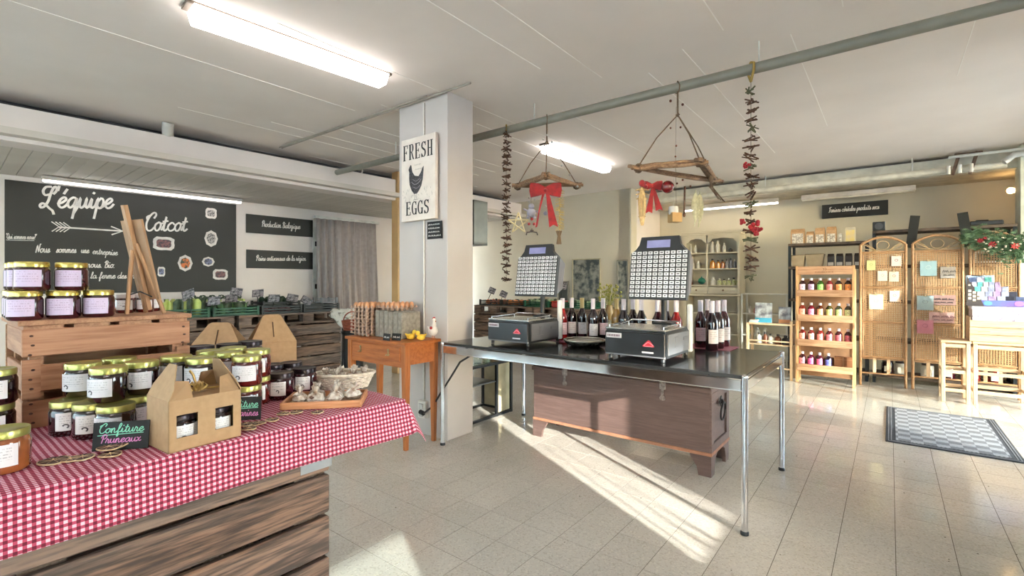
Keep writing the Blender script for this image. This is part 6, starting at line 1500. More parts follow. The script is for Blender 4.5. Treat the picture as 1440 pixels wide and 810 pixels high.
obj('wicker_star', facing_local(in_local(t, 729, 314, D0-.1), star), gold_star, t)
def snowman(b):
    b.ball((0, 0, 0), .026, 10, 8); b.ball((0, 0, .036), .017, 10, 8); b.ball((.018, -.01, -.028), .009); b.ball((-.018, -.01, -.028), .009); b.tube([(-.022, 0, .01), (-.045, 0, .022)], .005, 5); b.tube([(.022, 0, .01), (.045, 0, -.004)], .005, 5)
sn_m = M('felt_grey', (168, 164, 176), .8)
obj('felt_snowman', facing_local(in_local(t, 747, 299, D0-.15), snowman), sn_m, t); obj('felt_snowman', facing_local(in_local(t, 767, 300, D0-.2), lambda b: b.ball((0, 0, 0), .016, 8, 6)), sn_m, t)
b = B()
for px, py in ((747, 290), (744, 315), (751, 315), (748, 308)): b.ball(in_local(t, px, py, D0-.15), .012, 8, 6)
obj('red_hat_and_shoes', b, red_felt, t)
for px, py in ((744, 278), (752, 281), (744, 284), (767, 278), (767, 290), (769, 190), (764, 196), (776, 200), (790, 233), (801, 246), (812, 262)):
    b = B(); b.ball(in_local(t, px, py, D0-.1), .0085, 7, 5); obj('bell', b, pearl, t)
b = B(); b.tube([in_local(t, 747, 270, D0-.15), in_local(t, 747, 322, D0-.15)], .0012, 4); obj('bell_string', b, twine, t)
gl = M('gold_garland', (220, 196, 120), .4, .3, rgb2=(190, 160, 84), scale=60)
def tinsel(b):
    rn = random.Random(3)
    for k in range(90):
        z = -.0035*k; a = rn.uniform(0, 2*pi); b.tube([(0, 0, z), (.036*cos(a), .03*sin(a), z-.008)], .0022, 3)
    b.tube([(0, 0, .02), (0, 0, -.32)], .003, 4)
obj('gold_tinsel', facing_local(in_local(t, 787, 264, D0-.1), tinsel), gl, t)
def sheaf(b):
    for k in range(12): b.tube([(.02*cos(k), .02*sin(k), .05), (.008*cos(k), .008*sin(k), .01), (.016*cos(k), .016*sin(k), -.05)], .004, 4)
obj('straw_sheaf', facing_local(in_local(t, 786, 334, D0-.1), sheaf), M('sheaf_brown', (136, 112, 84), .8), t)
b = B(); q = in_local(t, 748, 324, D0-.15); b.box(q, (.03, .004, .008)); b.box(q, (.008, .004, .03)); b.tube([q+Vector((-.042, 0, -.035)), q+Vector((-.036, 0, -.015)), q+Vector((-.0, 0, -.008+.0)), q+Vector((.036, 0, -.015)), q+Vector((.042, 0, -.035))], .005, 6); obj('wooden_star', b, M('dark_star', (66, 54, 48), .7), t)
# garlands of twigs
def garland(label, px, py0, py1, n, reds, seed, gcol=0):
    rn = random.Random(seed); D = ray_a(px, PA); p = at(px, HY, D); t = thing('twig_garland', label, 'garland', (p.x, p.y, 0))
    z0, z1 = H-(py0-HY)*D/F, H-(py1-HY)*D/F
    b = B(); b.tube([(0, 0, 2.388), (0, 0, z1)], .0018, 4); obj('string', b, twine, t)
    b = B(); b.tube([(0, 0, z0+.03), (.0, -.034, 2.40), (0, -.036, 2.44), (0, 0, 2.457), (0, .036, 2.43), (0, .034, 2.40), (0, 0, z0+.03)], .007, 6); 
    obj('yellow_tie', b, M('yellow_tie', (170, 140, 70), .7), t)
    for k in range(n):
        z = z0+(z1-z0)*(k+.5)/n; b = B(); m_ = 7 if gcol else 5
        for q in range(m_):
            a = rn.uniform(0, 2*pi); tl = rn.uniform(-.5, .5); L_ = rn.uniform(.022, .046); d = Vector((cos(a)*cos(tl), sin(a)*cos(tl), sin(tl)))*L_; c = Vector((rn.uniform(-.012, .012), rn.uniform(-.012, .012), z+rn.uniform(-.012, .012)))
            b.tube([c-d, c+d], rn.uniform(.0035, .006), 5)
        obj('twig_bundle', b, (twig_m if gcol or k % 4 else M('lichen_twig', (96, 98, 70), .9, scale=40)), t)
    for py, dx, r_ in reds:
        z = H-(py-HY)*D/F; b = B()
        for q in range(9): b.ball((dx*D/F+rn.uniform(-r_, r_)*.8, -.02+rn.uniform(-r_, r_)*.5, z+rn.uniform(-r_, r_)*.6), r_*.36, 7, 5)
        obj('red_berries', b, M('berry_red', (176, 26, 38), .5, scale=40), t)
    return t
garland('left twig garland hanging from the grey pipe right of the pillar', 712, 186, 397, 22, [], 5, 1)
garland('right twig garland with red flowers hanging from the grey pipe', 1056, 122, 397, 21, [(234, -8, .022), (312, -12, .022), (318, 0, .038), (326, 6, .03)], 6)

# ================================================================== NICHE, RIGHT
cup_m = M('cream_cupboard', (198, 190, 170), .6, rgb2=(190, 182, 162), scale=4)
# dresser
t = thing('dresser', 'tall cream dresser with open shelves of bottles in the niche', 'cupboard', AB(7.58, -2.12), RZ)   # origin front middle floor
W_, Dp, Ht = .40, .36, 1.93
b = B()
for x in (-W_, W_-.03): b.bb((x, 0, 0), (x+.03, Dp, Ht-.06))
b.bb((-.075, .0, 1.04), (-.05, .02, 1.74)); b.bb((-W_, Dp-.012, 0), (W_, Dp, Ht-.05)); obj('carcass', b, cup_m, t)
b = B(); b.bb((-W_-.02, -.02, Ht-.06), (W_+.02, Dp, Ht-.035), .004); b.bb((-W_-.035, -.035, Ht-.035), (W_+.035, Dp, Ht), .006); obj('cornice', b, cup_m, t)
b = B()
for x0, x1 in ((-W_+.03, -.075), (-.05, W_-.03)):
    c_ = (x0+x1)/2; w_ = (x1-x0)/2
    b.prism([(x0, 1.87), (x0, 1.76), (x0+.04, 1.78), (x0+.06, 1.81), (c_, 1.825), (x1-.06, 1.81), (x1-.04, 1.78), (x1, 1.76), (x1, 1.87)], .018, Matrix.Translation((0, .01, 0)) @ Matrix.Rotation(pi/2, 4, 'X'))
obj('arched_fascia', b, cup_m, t)
shz = (1.61, 1.37, 1.12)
for z in shz: b = B(); b.bb((-W_+.03, .005, z-.018), (W_-.03, Dp-.012, z)); obj('shelf', b, cup_m, t)
b = B(); b.bb((-W_+.03, .01, .985), (-.062, .03, 1.09), .004); d1 = obj('drawer', b, cup_m, t); b = B(); b.ball((-.22, 0.0, 1.04), .014); obj('knob', b, M('brown_knob', (120, 84, 56), .5), d1)
b = B(); b.bb((-.055, .01, .985), (W_-.03, .03, 1.09), .004); d1 = obj('drawer', b, cup_m, t); b = B(); b.ball((.17, 0.0, 1.04), .014); obj('knob', b, M('brown_knob', (120, 84, 56), .5), d1)
b = B(); b.bb((-W_-.015, -.03, .955), (W_+.015, Dp, .98), .004); obj('counter', b, cup_m, t)
for z in (.70, .40, .08): b = B(); b.bb((-W_+.03, .0, z-.02), (W_-.03, Dp, z)); obj('lower_shelf', b, cup_m, t)
def small_bottle(label, p, m_, capm, r, h, grp, name='bottle'):
    key = (name, m_.name, capm.name, r, h)
    if key in PROTO: o = dup(PROTO[key], p, 0, label); o['group'] = grp; return o
    t = thing(name, label, 'bottle' if name == 'bottle' else 'jar', p, 0, grp)
    b = B(); b.lathe([(0, 0), (r, 0), (r, h*.62), (r*.45, h*.76), (r*.4, h*.86)], 12); obj('body', b, m_, t)
    b = B(); b.lathe([(r*.5, h*.80), (r*.5, h*.98), (0, h)], 12); obj('cap', b, capm, t); PROTO[key] = t; return t
wb = M('white_bottle', (216, 212, 202), .4); ob = M('orange_liquid', (214, 140, 40), .2, coat=.5); gb = M('grey_label_bottle', (150, 150, 156), .4, rgb2=(90, 90, 100), scale=60); tb = M('teal_bowl', (40, 120, 104), .3); lb = M('lime_jar', (160, 170, 90), .4, rgb2=(210, 206, 180), scale=40); bc_ = M('black_cap', (40, 38, 40), .4)
row = [(1.61, -.33, wb, wb, .02, .15, 'white tube at the left on the top shelf'), (1.61, -.26, wb, wb, .024, .13, 'short white tube on the top shelf'), (1.61, -.01, wb, wb, .032, .17, 'left white bottle on the top shelf'), (1.61, .07, wb, wb, .032, .18, 'right white bottle on the top shelf'), (1.61, .16, wb, wb, .026, .14, 'white tub right on the top shelf'), (1.61, .25, bc_, bc_, .03, .06, 'small black jar on the top shelf'),
       (1.37, -.30, wb, wb, .022, .13, 'white flask at the left on the second shelf'), (1.37, -.22, wb, wb, .03, .12, 'wide white flask on the second shelf'), (1.37, -.005, ob, bc_, .038, .15, 'orange bottle, leftmost of the orange ones'), (1.37, .075, ob, bc_, .034, .13, 'orange bottle, middle'), (1.37, .14, M('amber_liquid', (170, 92, 40), .2, coat=.5), bc_, .03, .13, 'amber bottle beside the orange ones'), (1.37, .20, gb, bc_, .026, .14, 'grey labelled bottle, left'), (1.37, .255, gb, bc_, .026, .15, 'grey labelled bottle, middle'), (1.37, .31, gb, wb, .024, .13, 'grey labelled bottle, right'), (1.37, .352, wb, wb, .016, .12, 'thin white bottle at the right end of the second shelf'),
       (1.12, -.33, M('brown_jar', (120, 66, 40), .4), bc_, .03, .07, 'brown jar left on the third shelf'), (1.12, .0, wb, wb, .04, .12, 'white pot in the middle of the third shelf'), (1.12, .09, lb, wb, .034, .10, 'lime jar, first'), (1.12, .16, lb, bc_, .03, .09, 'lime jar, second'), (1.12, .225, lb, wb, .032, .10, 'lime jar, third'), (1.12, .295, lb, bc_, .032, .11, 'lime jar, fourth'), (1.12, .35, lb, wb, .018, .10, 'lime jar, last at the right')]
for z, x, m_, cm, r_, h_, lab in row:
    small_bottle(lab+' of the cream dresser' if 'shelf' in lab else lab+' in the cream dresser', AB(7.58+.10, -2.12+x, z), m_, cm, r_, h_, 'bottles and jars in the cream dresser')
t = thing('teal_teapot', 'round teal teapot on the third shelf of the cream dresser', 'teapot', AB(7.72, -2.30, 1.12))
b = B(); b.ball((0, 0, .06), .055, 14, 10, (1, 1, .95)); b.ball((0, 0, .118), .012); obj('pot', b, tb, t); b = B(); b.tube([(.05, 0, .05), (.08, 0, .07), (.09, 0, .10)], .009, 8); obj('spout', b, tb, t)

# white wire rack
t = thing('white_rack', 'low white wire shelf unit between the dresser and the side table', 'shelf', AB(7.45, -1.38), RZ)
for x in (-.28, .28):
    for y in (0, .3): b = B(); b.bb((x-.01, y-.01, 0), (x+.01, y+.01, 1.0)); obj('post', b, white_metal, t)
for z in (.12, .42, .72, 1.0):
    b = B(); b.bb((-.28, 0, z-.012), (.28, .3, z)); obj('shelf', b, white_metal, t)
for i, (x, z, m_) in enumerate(((-.2, .72, wb), (-.12, .72, M('pink_jar', (206, 150, 150), .5)), (-.03, .72, wb), (.06, .72, M('pink_jar', (206, 150, 150), .5)), (-.2, .42, lb), (-.1, .42, wb), (.0, .42, wb))):
    small_bottle(['white jar', 'pink jar', 'second white jar', 'second pink jar', 'greenish jar', 'white pot', 'second white pot'][i]+' on the white wire shelf, %s board' % ('upper' if z > .6 else 'middle'), AB(7.55, -1.38+x, z), m_, wb, .03, .10, 'jars on the white wire shelf', 'jar')

# light wooden side table with leaflets
t = thing('leaflet_table', 'narrow light wooden table holding leaflet stands left of the bottle rack', 'table', AB(6.50, -1.15), RZ)
b = B(); b.bb((-.25, 0, .645), (.25, .28, .665), .003); obj('table_top', b, light_x, t)
b = B(); b.bb((-.24, .01, .40), (.24, .27, .412)); obj('shelf', b, light_x, t)
for x in (-.235, .235):
    for y in (.015, .265): b = B(); b.bb((x-.014, y-.014, 0), (x+.014, y+.014, .70 if x > 0 else .645), .002); obj('leg', b, light_z, t)
b = B()
for z in (.46, .14): b.bb((-.235, .005, z-.015), (.235, .02, z))
obj('rail', b, light_x, t)
poster = M('leaflet_art', (198, 206, 210), .4, rgb2=(120, 120, 130), scale=14, contrast=(.4, .6), detail=8)
for x, w_, h_, lab, foot in ((-.075, .19, .245, 'large pale leaflet stand with a blue foot on the light wooden table', (70, 160, 190)), (.155, .13, .20, 'smaller pale leaflet stand with an orange foot, next to the bottle rack', (214, 150, 100))):
    t = thing('leaflet_stand', lab, 'leaflet stand', AB(6.58, -1.15+x, .666), RZ); t.rotation_euler = (-.12, 0, RZ)
    b = B(); b.bb((-w_/2, 0, .0), (w_/2, .004, h_), .001); obj('panel', b, poster, t); b = B(); b.bb((-w_/2+.004, -.002, .004), (w_/2-.004, 0, h_*.24)); obj('foot_band', b, M('band%d' % foot[0], foot, .5), t)
    b = B(); b.bb((-w_*.3, .005, .0), (w_*.3, .06, .004)); obj('foot', b, white_metal, t)
t = thing('card_stack', 'stack of pale cards at the left end of the light wooden table', 'cards', AB(6.58, -1.33, .666), RZ)
for k in range(3): b = B(); b.bb((-.045+.006*k, -.05, .012*k), (.045+.006*k, .05, .012*k+.011)); obj('card_pack', b, [cream_m, M('pale_blue_card', (170, 200, 214), .6), cream_m][k], t)
for i, (x, m_, r_, h_) in enumerate(((-.13, wb, .03, .13), (-.06, M('brown_jar', (120, 66, 40), .4), .028, .14), (.0, wb, .03, .12), (.08, M('brown_jar', (120, 66, 40), .4), .035, .12), (.16, bc_, .04, .11))):
    small_bottle(['white flask', 'brown flask', 'second white flask', 'wide brown jar', 'black jar'][i]+' on the lower shelf of the light wooden table', AB(6.62, -1.15+x, .412), m_, bc_, r_, h_, 'flasks under the light wooden table')

# ------------------------------------------------------------------ bottle rack
t = thing('bottle_rack', 'tall pine display rack with four shelves of small juice bottles', 'shelf', AB(6.48, -.583), RZ); RK = t
w_ = .283
for x in (-w_, w_-.025): b = B(); b.bb((x, 0, 0), (x+.025, .05, 1.35), .002); obj('front_post', b, pine_z, t)
for x in (-w_, w_-.025): b = B(); b.bb((x, .19, 0), (x+.025, .24, 1.30), .002); obj('rear_post', b, pine_z, t)
rack_z = (1.045, .76, .475, .19)
for z in rack_z:
    b = B(); b.bb((-w_+.02, .01, z-.012), (w_-.02, .24, z)); obj('shelf', b, pine_x, t)
    b = B(); b.bb((-w_+.018, -.012, z-.045), (w_-.018, .004, z+.032), .002); obj('front_rail', b, pine_x, t)
b = B(); b.bb((-w_+.02, .0, 1.25), (w_-.02, .016, 1.345), .002); hb = obj('header', b, pine_x, t)
b = B(); scrib(b, -.09, 1.272, .18, .014, .003, -.0012); b.ribbon([(-.01, 1.30), (.0, 1.315), (-.016, 1.32)], .005, Matrix.Translation((0, -.0012, 0))); b.ribbon([(.008, 1.298), (.02, 1.312), (.005, 1.325)], .005, Matrix.Translation((0, -.0012, 0))); obj('print', b, M('brown_print', (120, 76, 44), .7), hb)
b = B(); b.bb((-w_+.02, .21, .06), (w_-.02, .225, 1.2)); obj('back_panel', b, M('rack_back', (150, 110, 78), .7), t)
cols = [[(196, 170, 190), (176, 150, 190), (120, 190, 80), (206, 100, 100), (220, 130, 60), (226, 120, 40)], [(222, 150, 130), (206, 96, 130), (214, 140, 90), (180, 180, 96), (150, 160, 90), (176, 170, 110)],
        [(226, 150, 140), (214, 150, 130), (206, 110, 100), (190, 90, 100), (176, 70, 80), (170, 60, 70)], [(206, 120, 140), (214, 70, 130), (206, 70, 110), (70, 80, 160)]]
bgl = [[(52, 14, 26), (56, 14, 30), (60, 100, 30), (130, 24, 24), (44, 16, 16), (50, 18, 14)], [(150, 50, 36), (120, 20, 34), (90, 40, 20), (70, 66, 20), (50, 52, 22), (60, 50, 26)], [(130, 36, 30), (120, 36, 30), (130, 30, 26), (90, 16, 22), (80, 14, 20), (80, 14, 20)], [(70, 14, 30), (90, 14, 50), (80, 14, 40), (30, 16, 40)]]
nmc = lambda c: 'green' if c[1] > max(c[0], c[2]) else ('blue' if c[2] > c[0] else ('orange' if c[0] > 200 and c[1] > 110 and c[2] < 100 else ('mauve' if c[2] > 160 else ('olive' if c[1] > 150 and c[2] < 120 else ('pink' if c[0] > 190 else 'dark red')))))
ordn = ['first', 'second', 'third', 'fourth', 'fifth', 'sixth']
def juice(label, p, gm, lm):
    t = thing('juice_bottle', label, 'bottle', p, RZ+random.uniform(-.15, .15), 'juice bottles in the pine rack')
    r_, h_ = .036, .165; b = B(); b.lathe([(0, 0), (r_*.92, 0), (r_, .005), (r_, h_*.62), (r_*.8, h_*.72), (r_*.38, h_*.82), (r_*.36, h_*.88)], 16); obj('bottle_glass', b, gm, t)
    b = B(); b.lathe([(r_*.42, h_*.84), (r_*.42, h_), (0, h_)], 12); obj('cap', b, cap_w, t)
    qs = []; n = 8
    for k in range(n):
        a0, a1 = [-pi/2-.9+1.8*q/n for q in (k, k+1)]; rr = r_+.0008
        qs.append(([(rr*cos(a0), rr*sin(a0), h_*.18), (rr*cos(a1), rr*sin(a1), h_*.18), (rr*cos(a1), rr*sin(a1), h_*.58), (rr*cos(a0), rr*sin(a0), h_*.58)], [(k/n, 0), ((k+1)/n, 0), ((k+1)/n, 1), (k/n, 1)]))
    link(bpy.data.objects.new('label', uvmesh('label', qs, lm)), t); return t
for r_, z in enumerate(rack_z):
    for k, c in enumerate(cols[r_]):
        x = -.222+.088*k if r_ < 3 else -.222+.085*k
        g = bgl[r_][k]
        juice('%s-labelled juice bottle, %s from the left on the %s shelf of the pine rack' % (nmc(c), ordn[k], ['top', 'second', 'third', 'bottom'][r_]), AB(6.48+.065, -.583+x, z), M('juice%d_%d' % (r_, k), g, .1, rgb2=tuple(q*.7 for q in g), coat=.8), printed('jl%d_%d' % (r_, k), tuple(min(255, q+40) for q in c), (60, 40, 50), 10, 20, (.5, .45)))
t = thing('cardboard_box', 'brown cardboard sheet box at the right end of the bottom shelf of the pine rack', 'box', AB(6.60, -.583+.17, .19), RZ)
b = B(); b.bb((-.085, -.03, 0), (.085, .04, .13), .002); obj('body', b, M('brown_card', (150, 96, 60), .8), t)
b = B(); b.bb((-.085, -.031, .10), (.085, -.030, .104)); b.bb((-.004, -.031, 0), (.004, -.030, .13)); obj('tape', b, M('tape', (176, 130, 90), .6), t)

# ------------------------------------------------------------------ black shelving behind the rack and the screens
def shelving(label, b0, b1, zs, a0=7.02, dp_=.38, name='shelving_unit'):
    t = thing(name, label, 'shelf', AB(a0, b0), RZ); L_ = b1-b0; zt = zs[-1]
    for x in (0, L_-.03):
        for y in (0, dp_-.03): b = B(); b.bb((x, y, 0), (x+.03, y+.03, zt-.03)); obj('post', b, black_metal, t)
    for z in zs: b = B(); b.bb((0.0, -.006, z-.03), (L_, dp_, z), .002); obj('shelf_board', b, M('shelf_wood', (96, 80, 66), .7, rgb2=(60, 50, 44), scale=10), t)
    return t
shelving('black metal shelving unit with kraft bags on top, behind the pine rack', -1.02, -.20, (.10, .50, .95, 1.36, 1.65))
shelving('black metal shelving unit rising behind the cane screen', -.16, 1.02, (.10, .50, .95, 1.36, 1.76))
kb = M('kraft_bag', (190, 150, 108), .75, scale=40); kl = M('bag_label', (214, 208, 196), .6, rgb2=(150, 140, 130), scale=50, contrast=(.42, .55))
def bag_up(label, b0, z, w_, h_, m_=kb, lm=kl, a=7.12, lo=.0, hi=.55):
    t = thing('paper_bag', label, 'bag', AB(a, b0, z), RZ, 'paper bags on the black shelving')
    b = B(); b.add([(-w_/2, -.04, 0), (w_/2, -.04, 0), (w_/2, .04, 0), (-w_/2, .04, 0), (-w_/2, -.03, h_*.8), (w_/2, -.03, h_*.8), (w_/2, .03, h_*.8), (-w_/2, .03, h_*.8), (-w_/2+.004, -.004, h_), (w_/2-.004, -.004, h_), (w_/2-.004, .004, h_), (-w_/2+.004, .004, h_)], [(3, 2, 1, 0), (8, 9, 10, 11)]+[(i, (i+1) % 4, (i+1) % 4+4, i+4) for i in range(4)]+[(i+4, (i+1) % 4+4, (i+1) % 4+8, i+8) for i in range(4)]); obj('bag_body', b, m_, t)
    b = B(); y0 = -.0405+.01*lo/.8; y1 = -.0405+.0125*hi
    b.add([(-w_*.4, y0-.001, h_*lo+.004), (w_*.4, y0-.001, h_*lo+.004), (w_*.4, y1-.001, h_*hi), (-w_*.4, y1-.001, h_*hi)], [(0, 1, 2, 3)]); obj('label', b, lm, t); return t
bag_up('wide kraft bag with a rounded white label, leftmost on the black shelving', -.925, 1.651, .155, .19, hi=.68)
bag_up('narrow kraft bag, second from the left on the black shelving', -.79, 1.651, .085, .15, hi=.68)
bag_up('kraft bag with a white lower half, third from the left on the shelving', -.685, 1.651, .105, .19)
bag_up('kraft bag with a white lower half, fourth from the left on the shelving', -.565, 1.651, .105, .195)
bag_up('thin white packet between the kraft bags and the cream bag', -.475, 1.651, .035, .11, wb)
bag_up('cream bag with a golden picture, rightmost on the shelving top', -.375, 1.651, .105, .175, M('cream_bag', (220, 210, 186), .7), M('gold_art', (220, 196, 110), .6, rgb2=(206, 186, 150), scale=20), hi=.8)
for b0, w_, h_, lab in ((-.92, .15, .14, 'beige paper basket at the left on the second shelf'), (-.74, .19, .15, 'wide beige paper basket on the second shelf of the black unit')):
    t = thing('paper_basket', lab, 'basket', AB(7.14, b0, 1.361), RZ)
    b = B(); b.add([(-w_*.4, -.06, 0), (w_*.4, -.06, 0), (w_*.4, .06, 0), (-w_*.4, .06, 0), (-w_*.52, -.085, h_), (w_*.52, -.085, h_), (w_*.52, .085, h_), (-w_*.52, .085, h_)], [(3, 2, 1, 0)]+[(i, (i+1) % 4, (i+1) % 4+4, i+4) for i in range(4)]); o = obj('shell', b, M('basket_paper', (176, 158, 130), .8), t); o.modifiers.new('s', 'SOLIDIFY').thickness = .004
    b = B(); b.tube([(-w_*.52, -.085, h_), (w_*.52, -.085, h_), (w_*.52, .085, h_), (-w_*.52, .085, h_)], .005, 5, closed=True); obj('rim', b, M('basket_rim', (160, 142, 116), .8), t)
dk = M('dark_packet', (62, 52, 46), .5, rgb2=(40, 34, 32), scale=20)
for i, b0 in enumerate((-.57, -.48, -.39, -.30)):
    bag_up('dark packet with a pale foot, %s on the second shelf of the black unit' % ordn[i], b0, 1.361, .07, .15, dk, M('pale_foot', (206, 200, 190), .6), 7.10, 0, .3)
t = thing('black_speaker', 'small black cube speaker on the shelving left of the cane screen', 'speaker', AB(7.10, -.245+.16, 1.761), RZ)
t.location = AB(7.10, -.10, 1.761)
b = B(); b.bb((-.06, -.05, 0), (.06, .05, .105), .006); obj('housing', b, black_pl, t); b = B(); b.lathe([(0, 0), (.038, 0), (.04, .004), (.02, .002), (0, .003)], 18, M=Matrix.Translation((0, -.051, .052)) @ Matrix.Rotation(pi/2, 4, 'X')); obj('cone', b, M('speaker_cone', (70, 72, 76), .4), t)
t = thing('white_appliance', 'white box appliance with a dark grille on the shelving at the right', 'appliance', AB(7.06, .82, 1.361), RZ)
b = B(); b.bb((-.13, -.05, 0), (.13, .12, .13), .01); obj('body', b, white_metal, t); b = B(); b.bb((-.09, -.056, .03), (.09, -.05, .10)); obj('grille', b, black_pl, t)
t = thing('black_tray', 'black box lying on top of the shelving at the right', 'box', AB(7.12, .80, 1.761), RZ)
b = B(); b.bb((-.13, -.06, 0), (.13, .06, .05), .01); obj('body', b, black_pl, t); b = B(); b.bb((-.08, -.03, .05), (.02, .03, .062), .004); obj('knob_strip', b, black_pl, t)
for i, (x, lab, lean_) in enumerate(((.20, 'black leaning board above the joint of the first two screen panels', .12), (.625, 'black leaning board above the joint of the second and third screen panels', -.12))):
    t = thing('black_board', lab, 'board', AB(6.93, x, 1.56), RZ); b = B(); b.box((0, 0, .16), (.085, .012, .36), (R(-6), lean_, 0), .001); obj('panel', b, M('matt_black', (30, 32, 30), .8), t)
    b = B(); b.box((0, -.012, .03), (.05, .014, .02)); obj('clamp', b, black_metal, t)
# sign on the niche wall
D0_, D1_ = ray_a(1156, 7.97), ray_a(1249, 7.97); p0, p1 = at(1156, 307.5, D0_), at(1249, 301.5, D1_)
sw = (Vector(p1.xy)-Vector(p0.xy)).length; c = (p0+p1)/2
t = thing('wall_sign', 'black wall sign about flours, cereals and dry products above the shelving', 'sign', (c.x, c.y, (p0.z+p1.z)/2), RZ)
sh = (307.5-288.5)*D0_/F
b = B(); b.bb((-sw/2, -.012, 0), (sw/2, .02, sh), .001); obj('board', b, M('sign_black', (24, 24, 24), .6), t)
b = B(); pen(b, 'Farines céréales produits secs', -sw*.39, sh*.42, .034, .0075, fit=sw*.76, y=-.0135); obj('lettering', b, chalk, t)

# ------------------------------------------------------------------ cane folding screen
def panel_pts(): return [((-.275, 6.77), (.150, 6.83)), ((.185, 6.83), (.610, 6.86)), ((.645, 6.86), (1.02, 6.84))]
t = thing('folding_screen', 'three-panel folding screen of woven cane with arched tops, cards pinned on it', 'screen', AB(6.8, -.275), RZ)
SCR = t; PAN = []
for i, ((b0, a0), (b1, a1)) in enumerate(panel_pts()):
    ox, oy = b0+.275, a0-6.8; ang = atan2(a1-a0, b1-b0); L_ = hypot(a1-a0, b1-b0)
    X = Matrix.Translation((ox, oy, 0)) @ Matrix.Rotation(ang, 4, 'Z'); PAN.append((X, L_))
    def tub(pts, r, n=10, **k):
        b = B(); b.tube([X @ Vector(p) for p in pts], r, n, **k); return b
    b = tub([(.012, 0, 0), (.012, 0, 1.58)], .014); v = tub([(L_-.012, 0, 0), (L_-.012, 0, 1.58)], .014)
    b.add(v.v, v.f, True)
    arc_ = [(.012+(L_-.024)*u, 0, 1.58+.085*sin(pi*u)**.8) for u in [k/14 for k in range(15)]]
    v = tub(arc_, .013); b.add(v.v, v.f, True); fr = obj('panel_frame', b, rattan, t)
    for z in (1.50, 1.11, .72, .32, .14):
        b = tub([(.02, 0, z), (L_-.02, 0, z)], .010, 8)
        if z > .3: v = tub([(.03, 0, z-.018), (L_-.03, 0, z-.018)], .006, 6); b.add(v.v, v.f, True)
        obj('cross_bar', b, rattan, fr)
    b = tub([(.035, 0, .33), (.035, 0, 1.49)], .006, 6); v = tub([(L_-.035, 0, .33), (L_-.035, 0, 1.49)], .006, 6); b.add(v.v, v.f, True); obj('inner_frame', b, rattan, fr)
    # scroll work under the arch
    c_ = L_/2; b = tub([(c_+.055*cos(a), 0, 1.575+.05*sin(a)) for a in [2*pi*k/18 for k in range(18)]], .004, 6, closed=True)
    for s_ in (-1, 1):
        v = tub([(c_+s_*.06, 0, 1.515), (c_+s_*.10, 0, 1.56), (c_+s_*.16, 0, 1.60), (c_+s_*.18, 0, 1.575), (c_+s_*.165, 0, 1.54), (c_+s_*.12, 0, 1.525), (c_+s_*.06, 0, 1.515)], .004, 6); b.add(v.v, v.f, True)
        v = tub([(c_+s_*.03, 0, 1.512), (c_+s_*.09, 0, 1.535), (c_+s_*.17, 0, 1.59)], .004, 6); b.add(v.v, v.f, True)
    obj('scroll_work', b, M('pale_rattan', (196, 168, 126), .6), fr)
    b = B(); x = .042
    while x < L_-.04:
        b.box(X @ Vector((x, .0008, .905)), (.0095, .0012, 1.17), (0, 0, ang))
        x += .0205
    z = .335
    while z < 1.49:
        b.box(X @ Vector((L_/2, -.0008, z)), (L_-.07, .0012, .0095), (0, 0, ang))
        z += .0205
    stuff(obj('cane_webbing', b, cane, fr))
    # vertical slats in the bottom bay
    for x in (.33, .62):
        b = B(); b.box(X @ Vector((L_*x, .0, .23)), (.03, .008, .18), (0, 0, ang)); obj('bottom_slat', b, light_z, fr)
# cards pegged on the screen
def pegged(label, pi_, px, py0, py1, wpx, col, grp, markc=(70, 66, 66), big=False):
    X, L_ = PAN[pi_]; base = SCR.matrix_basis @ X; n = (base.to_3x3() @ Vector((0, 1, 0))).xy; o_ = (base @ Vector((0, -.016, 0))).xy
    dd0 = Vector(((px-720)/F, 1)); D = (o_.x*n.x+o_.y*n.y)/(dd0.x*n.x+dd0.y*n.y)
    p0 = at(px, py0, D); p1 = at(px, py1, D); h_ = p0.z-p1.z; w_ = wpx*D/F*1.0
    rz = RZ+atan2((PAN[pi_][0] @ Vector((1, 0, 0))-PAN[pi_][0] @ Vector((0, 0, 0))).y, 1)
    t = thing('greeting_card', label, 'card', (p1.x, p1.y, p1.z), rz, grp)
    b = B(); b.bb((-w_/2, -.003, 0), (w_/2, 0, h_)); obj('card', b, M('card%d_%d_%d' % col, col, .7), t)
    b = B(); b.tube([(-.008, -.004, h_-.008), (.0, -.006, h_+.004), (-.008, -.006, h_+.018)], .003, 5); b.tube([(.008, -.004, h_-.008), (0, -.006, h_+.004), (.010, -.006, h_+.018)], .003, 5); obj('peg', b, M('peg_pale', (222, 206, 170), .6), t)
    b = B()
    if big: scrib(b, -w_*.35, h_*.5, w_*.7, h_*.22, .006, -.0042); scrib(b, -w_*.3, h_*.2, w_*.6, h_*.18, .005, -.0042)
    else: b.ribbon([(w_*.16*cos(a), h_*.58+w_*.13*sin(a)) for a in [2*pi*k/8 for k in range(9)]], .0045, Matrix.Translation((0, -.0042, 0)))
    obj('print', b, M('cardprint%d' % sum(markc), markc, .7), t)
g1 = 'cards pegged on the left screen panel'; g2 = 'cards pegged on the middle screen panel'
